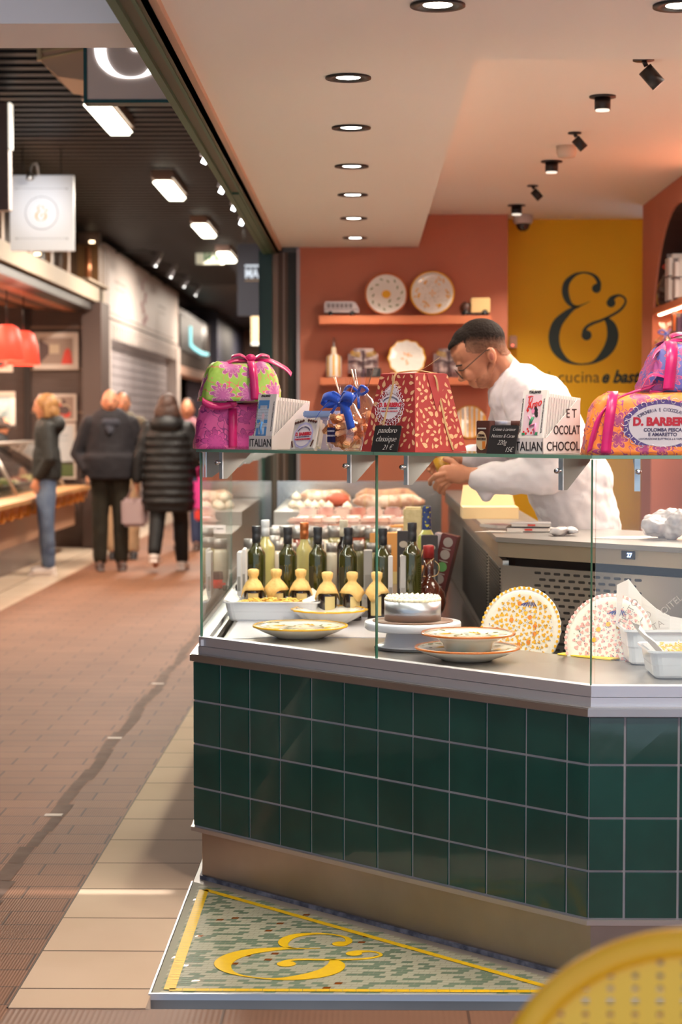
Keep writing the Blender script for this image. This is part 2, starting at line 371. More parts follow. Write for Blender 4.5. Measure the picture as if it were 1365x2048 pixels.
# green sliding-shutter track along the shop front and the end post
mb = MB(); mb.bb((-0.585, 1.2, 2.43), (-0.52, YB+0.1, 2.60)); tr = mb.build('trim_1', mat('track_inner', rgb(96, 92, 72), 0.6)); struct(tr)  # inner body of the track, greenish brown
mb = MB()
mb.bb((-0.600, 1.2, 2.415), (-0.578, YB, 2.47)); mb.bb((-0.548, 1.2, 2.425), (-0.538, YB, 2.47)); mb.bb((-0.528, 1.2, 2.43), (-0.520, YB, 2.47)); mb.bb((-0.60, 1.2, 2.47), (-0.52, YB, 2.62))
mb.bb((-0.578, 8.2, 2.42), (-0.548, YB, 2.44))
struct(mb.build('trim_2', greenmetal))
struct(MB().bb((-0.526, 1.2, 2.45), (-0.500, YB, 2.475)).build('trim_3', mat('cream_lip', rgb(214, 176, 146), 0.5)))
mb = MB(); mb.bb((-0.615, YB-0.12, 0), (-0.55, YB, 2.5), 0); mb.bb((-0.63, YB-0.1, 0), (-0.612, YB, 2.44), 0)
struct(mb.build('trim_4', dkgreen))
mb = MB(); mb.bb((-0.55, YB-0.05, 0), (-0.52, YB+0.05, 2.44), 0); mb.bb((-0.52, YB, 0), (-0.465, YB+0.06, 2.44), 1); mb.bb((-0.492, YB-0.01, 0), (-0.482, YB+0.02, 2.44), 0)
mb.bb((-0.465, YB+0.02, 0), (-0.41, YB+0.1, 2.44), 2); mb.bb((-0.412, YB-0.02, 0), (-0.392, YB+0.02, 2.46), 3)
struct(mb.build('trim_5', [mat('taupe_trim', rgb(140, 122, 110), 0.5), mat('brown_trim', rgb(86, 66, 50), 0.5), mat('olive_trim', rgb(36, 38, 28), 0.5), mat('lilac_edge', rgb(170, 160, 165), 0.5)]))
mb = MB(); mb.bb((-0.62, YB+0.1, 0), (3.4, YB+0.16, 2.5)); 
# ceiling access panel seams
# lintel across the aisle
z_l = 2.465
yl0 = PZ(100, 47, z_l).y; yl1 = PZ(100, 96, z_l).y
struct(MB().bb((-7, yl0, z_l), (-0.60, yl1, 3.4)).build('trim_6', white_paint))
struct(MB().bb((-7, 2.6, 3.4), (-0.60, yl0, 3.5)).build('ceiling_sunblock', white_paint))  # canopy added out of view to keep the sun off the aisle floor
# aisle ceiling: black slats across
CZ = 3.60
mb = MB(); mb.bb((-6, yl1, CZ+0.06), (-0.6, 46, CZ+0.12), 0)
y = yl1+0.05
while y < 30: mb.bb((-3.3, y, CZ), (-0.6, y+0.10, CZ+0.06), 1); y += 0.22
while y < 46: mb.bb((-3.3, y, CZ), (-0.6, y+0.3, CZ+0.06), 1); y += 0.33
struct(mb.build('ceiling_aisle', [mat('black_void', rgb(14, 13, 13), 0.6), blk_slat]))
# wall above the shutter track (between shop and aisle), shop side behind the orange wall, aisle right side further on
struct(MB().bb((-0.60, 1.2, 2.62), (-0.5, 12, 3.7)).build('wall_above_shop', mat('fascia_dark', rgb(40, 36, 34), 0.5)))
struct(MB().bb((-0.60, YB+0.1, 0), (-0.42, 46, 3.7)).build('wall_aisle_right', mat('aisle_wall', rgb(70, 58, 52), 0.6)))
struct(MB().bb((-6, 45, 0), (0, 45.3, 3.7)).build('wall_end', mat('end_wall', rgb(110, 84, 72), 0.6)))
struct(MB().bb((-6.0, -1, 0), (-5.9, 46, 3.7)).build('wall_left', mat('left_back', rgb(96, 76, 66), 0.7)))
# ================================================================== lamps
lamp_on = emis('lamp_white', (1.0, 0.93, 0.82), 14)
lamp_tube = emis('fluorescent_panel', (1.0, 0.93, 0.74), 7)
def downlight(x, y, z, power=16):
    t = thing('downlight', 'x', 'ceiling light', (x, y, z), group=None)
    MB().lathe([(0.052, 0.0), (0.068, -0.001), (0.068, -0.006), (0.050, -0.006), (0.046, -0.002)], 28).build('trim_ring', black, t)
    MB().lathe([(0.0, -0.002), (0.036, -0.0022), (0.038, -0.001), (0.0, -0.001)], 24).build('lamp_disc', lamp_on, t)
    l = light('downlight_light', 'SPOT', (0, 0, -0.02), power, WARM, 0.04, spot=R(125), blend=0.9); l.parent = t
    return t
DLN = ['single round downlight set apart in the front ceiling strip', 'nearest of the six recessed downlights running back in line', 'second of the six aligned recessed downlights from the front',
       'third of the six aligned recessed downlights from the front', 'fourth of the six aligned recessed downlights from the front', 'fifth of the six aligned recessed downlights from the front', 'last of the aligned downlights, close to the terracotta wall']
pts = [(876, 11), (697, 156), (703, 256), (704, 333), (706, 390), (708, 437), (711, 476)]
for (px, py), n in zip(pts, DLN):
    p = PZ(px, py, SOF-0.003); downlight(p.x, p.y, SOF, 38)['label'] = n
p = PZ(1362, 12, SOF-0.003); downlight(p.x, p.y, SOF, 38)['label'] = 'round downlight cut by the upper right picture corner'
# area lamps out of view, added to brighten the counter goods and the shop
l = light('counter_fill', 'AREA', (1.5, 3.9, 2.45), 34, NEUT, 1.6, 0.3, rot=(0, 0, 0))
l = light('shop_fill', 'AREA', (1.9, 7.6, 2.6), 170, WARM, 1.6, 3.0)
# surface spots on the upper ceiling
def cyl_spot(px, py, h, label):
    p = PZ(px, py, CEI); t = thing('cylinder_spotlight', label, 'spotlight', (p.x, p.y, CEI), group='black cylinder spots')
    MB().lathe([(0.0, 0), (0.05, 0), (0.05, -0.006), (0.0, -0.006)], 24).build('mount_plate', black, t)
    MB().lathe([(0.0, -0.006), (0.03, -0.006), (0.03, -h), (0.026, -h), (0.0, -h+0.004)], 24).build('lamp_body', black, t)
    MB().lathe([(0.0, -h+0.003), (0.026, -h+0.001), (0.026, -h-0.006), (0.0, -h-0.008)], 24).build('lens', emis('spot_lens', (1, .85, .7), 1.2), t)
    light('spot_light', 'SPOT', (0, 0, -h-0.02), 30, WARM, 0.03, spot=R(110)).parent = t
def tilt_spot(px, py, h, label, s=1.0):
    p = PZ(px, py, CEI); t = thing('tilted_spotlight', label, 'spotlight', (p.x, p.y, CEI), group='black tilted spots')
    MB().lathe([(0.0, 0), (0.045*s, 0), (0.045*s, -0.006), (0.0, -0.006)], 24).build('mount_plate', black, t)
    mb = MB(); mb.tube([(0, 0, -0.004), (0.012*s, 0, -0.03*s)], 0.008); mb.build('arm', black, t)
    M = Matrix.Translation((0.035*s, 0, -0.075*s)) @ Euler((0, R(-42), 0)).to_matrix().to_4x4()
    MB().lathe([(0.0, 0.045*s), (0.032*s, 0.045*s), (0.032*s, -0.045*s), (0.0, -0.043*s)], 24, M=M).build('lamp_body', black, t)
    return t
cyl_spot(1206, 192, 0.05, 'black cylinder spotlight nearest the viewer on the shop ceiling')
cyl_spot(1104, 322, 0.05, 'black cylinder spotlight between the two tilted ceiling spots')
cyl_spot(1034, 410, 0.05, 'black cylinder spotlight beside the white security camera')
tilt_spot(1150, 265, 0.1, 'black tilted spotlight in front of the ceiling smoke detector', 0.62)
tilt_spot(1066, 371, 0.1, 'black tilted spotlight just before the security camera', 0.62)
tilt_spot(1288, 118, 0.1, 'black spotlight half hidden behind the ceiling step', 0.8)
p = PZ(1146, 275, CEI); t = thing('smoke_detector', 'white round smoke detector behind a tilted black spotlight', 'smoke detector', (p.x, p.y+0.25, CEI))
MB().lathe([(0, 0), (0.045, 0), (0.045, -0.03), (0.036, -0.05), (0, -0.052)], 24).build('housing', mat('detector_white', rgb(214, 196, 176), 0.5), t)
mb = MB()
for a in range(0, 360, 45): mb.box((0.03*math.cos(R(a)), 0.03*math.sin(R(a)), -0.046), (0.012, 0.006, 0.008), rot=(0, 0, R(a+90)))
mb.build('vent_slot', black, t)
p = PZ(1047, 430, CEI); t = thing('security_camera', 'white dome security camera with dark lens bubble by mustard wall', 'camera', (p.x, p.y, CEI))
MB().lathe([(0, 0), (0.058, 0), (0.058, -0.042), (0.05, -0.052), (0, -0.052)], 28).build('housing', mat('cam_white', rgb(215, 205, 200), 0.4), t)
MB().lathe([(0.042, -0.05), (0.042, -0.062), (0.034, -0.082), (0.018, -0.095), (0, -0.098)], 28).build('dome', mat('cam_dome', rgb(40, 32, 30), 0.1, coat=1), t)
# aisle fluorescent panels
LB = ['nearest long white ceiling light in the aisle', 'second long white ceiling light along the aisle', 'third long white ceiling light along the aisle', 'fourth aisle ceiling light, beside the green exit sign']
for i, (px, py) in enumerate([(248, 268), (346, 399), (420, 474), (457, 524)]):
    p = PZ(px-4, py, CZ-0.10); t = thing('ceiling_light', LB[i], 'ceiling light', (-1.76, p.y-0.62, CZ-0.08))
    MB().box((0, 0, 0.05), (0.19, 1.3, 0.10), bev=0.02).build('housing', mat('lamp_housing', rgb(150, 125, 112), 0.5), t)
    MB().box((0, 0, -0.012), (0.17, 1.24, 0.04), bev=0.018).build('diffuser', lamp_tube, t)
    light('aisle_light', 'AREA', (0, 0, -0.05), 150, (1, 0.88, 0.74), 0.2, 1.2).parent = t
for y in (31, 37, 42): light('aisle_light', 'AREA', (-1.83, y, CZ-0.15), 130, (1, 0.85, 0.7), 0.2, 1.2)  # added lamps without fixtures, brightening the far end of the aisle
# track spots by the green beam
for i, (px, py) in enumerate([(415, 310), (448, 372), (472, 408), (487, 438)]):
    Y = [7.6, 9.0, 10.2, 11.2][i]; p = PY(px, py, Y)
    t = thing('track_spotlight', ['nearest white spotlight under the green beam', 'second white spotlight under the green beam', 'third white spotlight under the green beam', 'farthest white spotlight under the green beam'][i], 'spotlight', p, group='white spotlights by the green beam')
    MB().box((-0.012, 0.02, 0.035), (0.022, 0.05, 0.08), rot=(0, R(15), 0)).build('housing', mat('spot_house', rgb(170, 155, 145), 0.4), t)
    M = Euler((0, R(25), 0)).to_matrix().to_4x4()
    MB().lathe([(0, -0.038), (0.012, -0.038), (0.014, 0.03), (0, 0.036)], 16, M=M).build('lamp', emis('spot_white', (.95, .97, 1), 9), t)
    MB().bb((-0.014, 0.036, 0.05), (-0.598-p.x, 0.044, 0.062)).build('arm', black, t)

# ================================================================== tiled, glazed display counter
c0 = 5.399; A = Vector((-0.546, 5.945, 0)); B = Vector((0.569, 4.83, 0))
E = Vector((1, -1, 0))/S2; NI = Vector((1, 1, 0))/S2
def ch(s, z, d=0.0): p = A+E*s+NI*d; return Vector((p.x, p.y, z))        # point on the chamfer: s along from A, d inwards
def off(e):  # plan outline corners of the counter offset inwards by e: left-back, A, B, right
    return [Vector((-0.546+e, 10.9)), Vector((-0.546+e, c0+S2*e-(-0.546+e))), Vector((c0+S2*e-(4.83+e), 4.83+e)), Vector((2.4, 4.83+e))]
def band(mb, e0, e1, z0, z1, mi=0, closed_ends=True):
    o = off(e0); i = off(e1)
    for k in range(3):
        mb.prism([o[k], o[k+1], i[k+1], i[k]], z0, z1, mi)
CT = thing('display_counter', 'dark green tiled display counter with glass vitrine and steel edges', 'display counter', (0, 0, 0))
mb = MB(); band(mb, 0.004, 0.06, 0.165, 0.70); mb.build('tile_backing', grout, CT)
tileM = mat('green_glazed_tile', rgb(25, 78, 70), 0.10, col2=rgb(19, 68, 61), scale=5, bump=0.05, bscale=9, coat=0.4, spec=0.5)
random.seed(5)
def tiles(org, ax, inw, us, zs, name):
    mb = MB(); g = 0.0022
    for i in range(len(us)-1):
        for j in range(len(zs)-1):
            u0, u1, z0, z1 = us[i]+g, us[i+1]-g, zs[j]+g, zs[j+1]-g
            if u1-u0 < 0.01: continue
            tw = [random.uniform(-1, 1)*0.0006 for _ in range(4)]
            cs = [(u0, z0), (u1, z0), (u1, z1), (u0, z1)]; b = 0.0015
            P = lambda u, z, d: tuple(org+ax*u+inw*d+Vector((0, 0, z)))
            vs = [P(u, z, 0.006) for u, z in cs]
            ins = [(u0+b, z0+b), (u1-b, z0+b), (u1-b, z1-b), (u0+b, z1-b)]
            vs += [P(u, z, 0.0005+tw[k]) for k, (u, z) in enumerate(ins)]
            mb.add(vs, [(4, 5, 6, 7), (0, 1, 5, 4), (1, 2, 6, 5), (2, 3, 7, 6), (3, 0, 4, 7)])
    mb.build(name, tileM, CT)
ZS4 = [0.172, 0.2961, 0.4333, 0.5706, 0.696]
Ltot = (B-A).length
T = 0.1375
us = [Ltot]; q = Ltot-0.073
while q > 0.06: us.append(q); q -= T
us.append(0.0); us = us[::-1]
print('tile cols', len(us), us[:3])
tiles(A, E, NI, us, ZS4, 'tile_facing')
us = [0, 0.093]; 
while us[-1] < 1.8: us.append(us[-1]+T)
tiles(B, Vector((1, 0, 0)), Vector((0, 1, 0)), us, ZS4, 'tile_facing')
us = [0]
while us[-1] < 4.9: us.append(us[-1]+T)
tiles(A, Vector((0, 1, 0)), Vector((1, 0, 0)), us, ZS4, 'tile_facing')
mb = MB(); band(mb, -0.008, 0.05, 0.158, 0.171); mb.build('lower_trim', mat('lower_trim_steel', (0.52, 0.47, 0.43), 0.4, metal=0.7), CT)
mb = MB(); band(mb, 0.026, 0.08, 0.004, 0.159); mb.build('plinth', plinthm, CT)
mb = MB(); band(mb, 0.018, 0.026, 0.0, 0.012); mb.build('sealant', mat('grey_sealant', rgb(140, 140, 150), 0.6, col2=rgb(80, 80, 92), scale=30), CT)
mb = MB(); band(mb, -0.010, 0.05, 0.697, 0.716); band(mb, -0.006, 0.05, 0.716, 0.7185); mb.build('steel_ledge', steel_h, CT)
mb = MB(); band(mb, 0.016, 0.05, 0.7185, 0.742); mb.build('lower_rail', alu, CT)
mb = MB(); band(mb, 0.018, 0.05, 0.7435, 0.772); mb.build('upper_rail', alu, CT)
# deck inside
deckM = mat('deck_steel', (0.40, 0.37, 0.345), 0.33, metal=0.9, col2=(0.36, 0.325, 0.30), scale=3)
mb = MB()
mb.prism([(-0.45, 5.89), (0.585, 4.885), (2.4, 4.885), (2.4, 5.38), (0.75, 5.38), (0.25, 5.88), (0.25, 6.62), (-0.45, 6.62)], 0.745, 0.765)
mb.build('deck', deckM, CT)
mb = MB(); mb.prism([(-0.44, 5.93), (-0.30, 5.98), (0.12, 5.98), (0.12, 6.6), (-0.44, 6.6)], 0.765, 0.767); mb.build('deck_plate', mat('pale_deck_plate', rgb(190, 188, 196), 0.35, metal=0.3), CT)
mb = MB(); mb.prism([(-0.45, 6.62), (0.25, 6.62), (0.25, 10.6), (-0.45, 10.6)], 0.745, 0.80); mb.build('rear_deck', deckM, CT)
mb = MB(); mb.prism([(-0.50, 5.95), (0.60, 4.87), (2.4, 4.87), (2.4, 6.6), (0.45, 6.6), (0.45, 10.8), (-0.50, 10.8)], 0.60, 0.62); mb.build('well_floor', mat('well_floor', rgb(98, 92, 88), 0.2, metal=0.5, col2=rgb(60, 56, 54), scale=5), CT)
mb = MB()
for x, z in ((-0.515, 0.765), (-0.495, 0.755), (-0.480, 0.765), (-0.462, 0.74)): mb.bb((x-0.005, 5.93, z-0.02), (x+0.004, 10.6, z))
mb.build('slide_rail', steel, CT)
# inner back wall: louvred grille along the left leg, perforated panel along the chamfer
louv = mat('grille_steel', (0.60, 0.56, 0.52), 0.3, metal=0.9)
mb = MB(); mb.bb((0.455, 6.33, 0.60), (0.475, 10.6, 0.985)); mb.build('inner_panel', louv, CT)
mb = MB()
for (a, b) in ((6.42, 7.0), (7.1, 8.9)):
    for q in range(26): mb.bb((0.4505, a, 0.66+q*.0115), (0.4552, b, 0.6655+q*.0115))
mb.build('louvre_slats', black, CT)
mb = MB(); cp = 6.75
def cpt(x, z, d=0.0): return (x+d/S2, cp-x+d/S2, z)
mb.prism([(0.45, 6.30), (1.5, 5.25), (1.515, 5.265), (0.465, 6.315)], 0.60, 0.972); mb.build('perforated_panel', mat('panel_steel', (0.46, 0.43, 0.40), 0.28, metal=0.9, col2=(0.40, 0.36, 0.33), scale=2), CT)
mb = MB(); Mp = frameM((0.45, 6.30, 0), (1, -1, 0))
x00 = 0.105*S2
n = 0
for r in range(14):
    for k in range(11):
        x = 0.155+k*0.0405+(0.02 if r % 2 else 0); z = 0.955-r*0.0205
        if k == 10 and r % 2: continue
        pts = [(x+ (0.0095 if math.cos(a) > 0 else -0.0095)+0.0045*math.cos(a), z+0.0045*math.sin(a)) for a in [math.pi*2*j/12 for j in range(12)]]
        vs = [(a, -0.0008, b) for a, b in pts]
        mb.add(vs, [tuple(range(12))], 0, False, Mp)
mb.build('vent_slots', black, CT, fixn=False)
# glazing
gl = glassmat('clear_glass', (0.965, 0.99, 0.975)); ge = mat('green_glass_edge', rgb(58, 108, 88), 0.12, coat=1, emit=(0.02, 0.06, 0.045), estr=0.0)
gx = mat('pale_glass_edge', rgb(150, 180, 168), 0.1, coat=1)
GZ0, GZ1 = 0.768, 1.352
def pane(p0, p1, z0, z1, th, inw, edge_l=True, edge_r=True, name='glass_pane'):
    p0 = Vector((p0[0], p0[1], 0)); p1 = Vector((p1[0], p1[1], 0)); d = Vector((inw[0], inw[1], 0))*th
    z0v, z1v = Vector((0, 0, z0)), Vector((0, 0, z1))
    vs = [p0+z0v, p1+z0v, p1+z1v, p0+z1v, p0+d+z0v, p1+d+z0v, p1+d+z1v, p0+d+z1v]
    mb = MB(); mb.add(vs, [(0, 1, 2, 3)], 0); mb.add(vs, [(4, 5, 6, 7)], 0)
    mb.add(vs, [(0, 3, 7, 4), (1, 2, 6, 5), (3, 2, 6, 7)], 1)
    return mb.build(name, [gl, ge], CT)
go = off(0.022)
sm = (PC(752, 1100, c0+S2*0.022)); mid = Vector((sm.x, sm.y))
ex = Vector((E.x, E.y))
pane(go[1]+ex*0.004, mid-ex*0.0015, GZ0, GZ1, 0.008, NI); pane(mid+ex*0.0015, go[2]-ex*0.006, GZ0, GZ1, 0.008, NI)
pane(go[2]+Vector((0.008, 0)), go[3], GZ0, GZ1, 0.008, (0, 1, 0))
ys = [go[1].y+0.004, 7.28, 9.6, 10.85]
for a, b in zip(ys[:-1], ys[1:]): pane((go[1].x, a), (go[1].x, b-0.003), GZ0, GZ1, 0.008, (1, 0, 0))
# glass shelf over the front and along the aisle side
SZ = 1.3535; SH = 1.3625
glT = glassmat('shelf_glass', (0.90, 0.97, 0.93), 0.8)
def shelf_piece(poly, outer, zb=SZ, zt=SH, inner=None):
    n = len(poly); vs = [(p[0], p[1], zb) for p in poly]+[(p[0], p[1], zt) for p in poly]
    mb = MB(); mb.add(vs, [tuple(range(n)), tuple(range(n, 2*n))], 0)
    mb.add(vs, [(i, (i+1) % n, n+(i+1) % n, n+i) for i in range(n)], 1)
    mb.build('glass_shelf', [glT, mat('shelf_edge', rgb(108, 150, 128), 0.15, coat=1)], CT)
so = off(0.012); si = off(0.31)
shelf_piece([so[1], (mid+Vector((-0.0078, -0.0078))-ex*0.003), mid+Vector((0.2, 0.2))-ex*0.003, si[1]], 0)
shelf_piece([mid+Vector((-0.0078, -0.0078))+ex*0.003, so[2], si[2], mid+Vector((0.2, 0.2))+ex*0.003], 0)
shelf_piece([so[2], so[3], si[3], si[2]], 0)
shelf_piece([(so[0].x, 7.3), (so[1].x, so[1].y+0.004), (si[1].x, si[1].y+0.004), (si[1].x, 7.3)], 0)
shelf_piece([(so[0].x, 10.8), (so[1].x, 7.306), (si[1].x, 7.306), (si[1].x, 10.8)], 0)
# brackets
brk = mat('bracket_metal', (0.62, 0.68, 0.78), 0.35, metal=0.6); finm = mat('bracket_fin', (0.22, 0.20, 0.19), 0.5, metal=0.5)
def bracket(o, ax, inw, zt=SZ, h=0.083, w=0.0145, L=0.115):
    o = Vector((o[0], o[1], 0)); M = Matrix(((ax[0], inw[0], 0, o.x), (ax[1], inw[1], 0, o.y), (0, 0, 1, 0), (0, 0, 0, 1)))
    b = MB(); b.box((0, 0.002, zt-h/2), (w, 0.004, h), M=M); r = b.build('bracket', brk, CT)
    f = MB(); x = w/2-0.001
    vs = [(x-0.002, 0.004, zt), (x-0.002, L, zt), (x-0.002, L, zt-0.008), (x-0.002, 0.02, zt-h), (x-0.002, 0.004, zt-h)]
    vs += [(x, q[1], q[2]) for q in vs]
    f.add(vs, [(0, 1, 2, 3, 4), (5, 6, 7, 8, 9)]+[(i, (i+1) % 5, 5+(i+1) % 5, 5+i) for i in range(5)], 0, False, M); f.build('fin', finm, r)
    c = MB(); Mb = M @ Matrix.Translation((0, -0.010, zt-0.033)) @ Euler((R(90), 0, 0)).to_matrix().to_4x4()
    c.lathe([(0.0, 0.012), (0.004, 0.0115), (0.0062, 0.010), (0.0075, 0.006), (0.0075, -0.004), (0, -0.004)], 20, M=Mb); c.build('bolt', mat('chrome_bolt', (0.5, 0.5, 0.52), 0.12, metal=1), r)
for px in (442, 698, 812):
    p = PC(px, 940, c0+S2*0.031); bracket((p.x, p.y), E, NI)
p = PC(1122, 940, c0+S2*0.031); bracket((p.x, p.y), E, NI)
p = PY(1276, 940, 4.83+0.031); bracket((p.x, p.y), (1, 0), (0, 1))
for y in (6.06, 6.7, 7.35, 8.0, 8.65, 9.3, 9.95, 10.6): bracket((go[1].x+0.010, y), (0, 1), (1, 0), L=0.12)
# service worktop behind
WZ = 1.066
WT = thing('service_counter', 'brushed steel staff worktop with lip and temperature readout', 'worktop', (0, 0, 0))
mb = MB()
mb.prism([(0.43, 10.6), (0.43, 6.29), (1.5, 5.22), (2.4, 5.22), (2.4, 5.9), (1.72, 5.9), (0.66, 6.96), (0.66, 10.6)], WZ-0.016, WZ)
mb.build('worktop', mat('worktop_steel', (0.45, 0.42, 0.40), 0.34, metal=0.85, col2=(0.38, 0.35, 0.33), scale=6), WT)
mb = MB(); mb.prism([(0.437, 6.293), (1.507, 5.223), (1.52, 5.236), (0.45, 6.306)], 1.001, WZ-0.017); mb.prism([(0.437, 6.293), (0.45, 6.306), (0.45, 10.6), (0.437, 10.6)], 1.001, WZ-0.017); mb.build('front_lip', mat('lip_steel', (0.60, 0.50, 0.38), 0.3, metal=0.9), WT)
mb = MB(); mb.prism([(0.50, 6.38), (1.58, 5.30), (1.7, 5.42), (0.62, 6.9), (0.62, 10.5), (0.50, 10.5)], 0.15, 0.999); mb.build('cabinet', mat('dark_cabinet', rgb(40, 34, 30), 0.5), WT)
p = PC(1258, 1110, 6.73); Mt = frameM((p.x-0.0006, p.y-0.0006, p.z), (1, -1, 0))
mb = MB(); mb.box((0, 0, 0), (0.052, 0.004, 0.026), 0, M=Mt); dsp = mb.build('temperature_display', mat('readout_black', rgb(34, 26, 30), 0.2), WT)
mb = MB(); put_text(mb, '27', 0.0125, Mt @ Matrix.Translation((0.006, -0.003, -0.006)), bold=0.0006); mb.build('digits', emis('blue_led', (0.35, 0.5, 1.0), 5), dsp)
# staff side floor platform
tag(MB().bb((0.68, 6.0, 0), (1.5, 10.5, 0.15)).build('staff_platform', mat('platform_grey', rgb(90, 84, 80), 0.6)), 'raised grey floor platform behind the staff worktop', 'platform')
# ================================================================== mosaic inlay
mos_a = Vector((-0.543, 4.737)); mos_b = Vector((-0.543, 5.905)); mos_c = Vector((0.63, 4.737))
MO = thing('floor_mosaic', 'triangular sage green floor mosaic with yellow border and ampersand', 'floor mosaic', (0, 0, 0))
mb = MB(); mb.prism([mos_a, mos_c, mos_b], 0.0005, 0.003); mb.build('bed', mat('mosaic_grout', rgb(156, 152, 132), 0.7), MO)
random.seed(11)
mb = MB(); y = 4.742; s = 0.0155
row = 0
while y < 5.90:
    x = -0.540+(s*0.9 if row % 2 else 0)-s; xm = 5.355-y
    while x < xm:
        if x > -0.541 and x+s*1.9 < xm:
            k = random.random(); mi = 0 if k < 0.63 else (1 if k < 0.985 else 2)
            w = s*1.85 if mi != 2 else s*1.3
            sh = s*0.5
            mb.add([(x+0.001, y+0.0008, 0.0036), (x+w, y+0.0008, 0.0036), (x+w+sh*0.6, y+s*1.15, 0.0036), (x+0.001+sh*0.6, y+s*1.15, 0.0036)], [(0, 1, 2, 3)], mi)
        x += s*1.9
    y += s*1.25; row += 1
mb.build('tesserae', [mat('tess_cream', rgb(176, 172, 148), 0.55, col2=rgb(176, 174, 150), scale=40), mat('tess_sage', rgb(112, 130, 104), 0.55, col2=rgb(110, 128, 106), scale=40), mat('tess_copper', rgb(176, 96, 34), 0.2, metal=0.4)], MO)
yel = mat('tess_yellow', rgb(236, 192, 10), 0.5, col2=rgb(232, 186, 10), scale=60)
def tess_line(mb, p, q, w, step=0.034, z=0.0052):
    p = Vector((*p, z)); q = Vector((*q, z)); d = (q-p); L = d.length; d.normalize(); n = Vector((-d.y, d.x, 0))*w/2; t = 0
    while t < L-0.004:
        a = p+d*t; b = p+d*min(t+step-0.0012, L); mb.add([a-n, b-n, b+n, a+n], [(0, 1, 2, 3)]); t += step
mb = MB(); i_ = 0.030
a = (mos_a.x+0.042, mos_a.y+0.027); b = (mos_a.x+0.042, 5.80); c = (0.50, mos_a.y+0.027)
tess_line(mb, a, c, 0.022, 0.034); tess_line(mb, a, b, 0.030, 0.022); tess_line(mb, b, c, 0.022, 0.034)
mb.build('yellow_border', yel, MO)
mb = MB()
# ampersand lies on the floor, top pointing away from the viewer and reading from the chamfer side
Mf = Matrix(((1, 0, 0, 0), (0, 0, 1, 0), (0, -1, 0, 0), (0, 0, 0, 1)))   # local XZ -> floor XY, facing up
ctr = PZ(585, 1905, 0.004)
mb = ampersand(MB(), Matrix.Translation((0, 0, 0)), 1.0, 0.001)
pa, pb_, pc_ = None, None, None
def fit3(src, dst):
    import numpy as np
    S = np.array([[a, b, 1] for a, b in src]); D = np.array([[p.x, p.y] for p in dst]); return np.linalg.lstsq(S, D, rcond=None)[0].T
kk = 1/680.0; L_ = lambda x, y: ((x-655)*kk, -(y-1032)*kk)
src = [L_(373, 1160), L_(620, 1372), L_(752, 812), L_(945, 900), L_(610, 692), L_(886, 1165), L_(615, 1155), L_(472, 820)]
dst = [PZ(*q, 0.0) for q in [(412, 1912), (560, 1966), (722, 1888), (752, 1924), (655, 1867), (662, 1938), (526, 1928), (582, 1886)]]
K = fit3(src, dst)
mb2 = MB(); mb2.add([(K[0][0]*v[0]+K[0][1]*v[2]+K[0][2], K[1][0]*v[0]+K[1][1]*v[2]+K[1][2], 0.0046-v[1]) for v in mb.v], mb.f); mb2.build('yellow_ampersand', yel, MO)

# ================================================================== the aisle and the stalls on its left
def P3(px, py, Y): return PY(px, py, Y)
XF = -3.05
# --- first stall (delicatessen)
wood = mat('pale_wood', rgb(186, 136, 84), 0.45, col2=rgb(170, 120, 72), scale=6, stretch=(1, .1, 1))
beige = mat('beige_fascia', rgb(178, 160, 138), 0.6)
dkpan = mat('dark_taupe_panel', rgb(98, 80, 74), 0.6, col2=rgb(86, 68, 62), scale=12, stretch=(0.2, 1, 6))
brownpost = mat('brown_post', rgb(78, 60, 54), 0.5)
struct(MB().bb((-3.35, 11.5, 2.80), (-3.05, 22.2, 2.965)).build('trim_7', beige))
struct(MB().bb((-3.30, 11.5, 2.70), (-3.10, 22.2, 2.79)).build('trim_8', mat('dark_rail', rgb(50, 44, 42), 0.4)))
mb = MB()
for k in range(7): mb.bb((-3.30-k*0.16, 11.5, 2.70+0.012*k), (-3.46-k*0.16, 22.0, 2.74+0.012*k), k % 2)
struct(mb.build('ceiling_deli', [mat('copper_ceiling', rgb(176, 112, 84), 0.5), mat('brown_ceiling', rgb(96, 60, 50), 0.5)]))
struct(MB().bb((-5.9, 21.75, 0), (-3.05, 21.95, 3.6)).build('wall_deli_end', dkpan))
mb = MB()
for px in (0, 1): pass
mb.bb((-3.92, 21.70, 0), (-3.84, 21.76, 2.75), 0); mb.bb((-3.24, 21.66, 0), (-3.20, 21.76, 2.75), 0)
for z in (2.52, 2.04, 1.55): mb.bb((-3.84, 21.72, z-0.012), (-3.25, 21.76, z+0.012), 1)
struct(mb.build('trim_9', [mat('seam_dark', rgb(48, 36, 32), 0.6), mat('seam_light', rgb(150, 122, 104), 0.6)]))
struct(MB().bb((-3.22, 21.5, 0), (-3.0, 22.2, 2.8)).build('trim_10', brownpost))
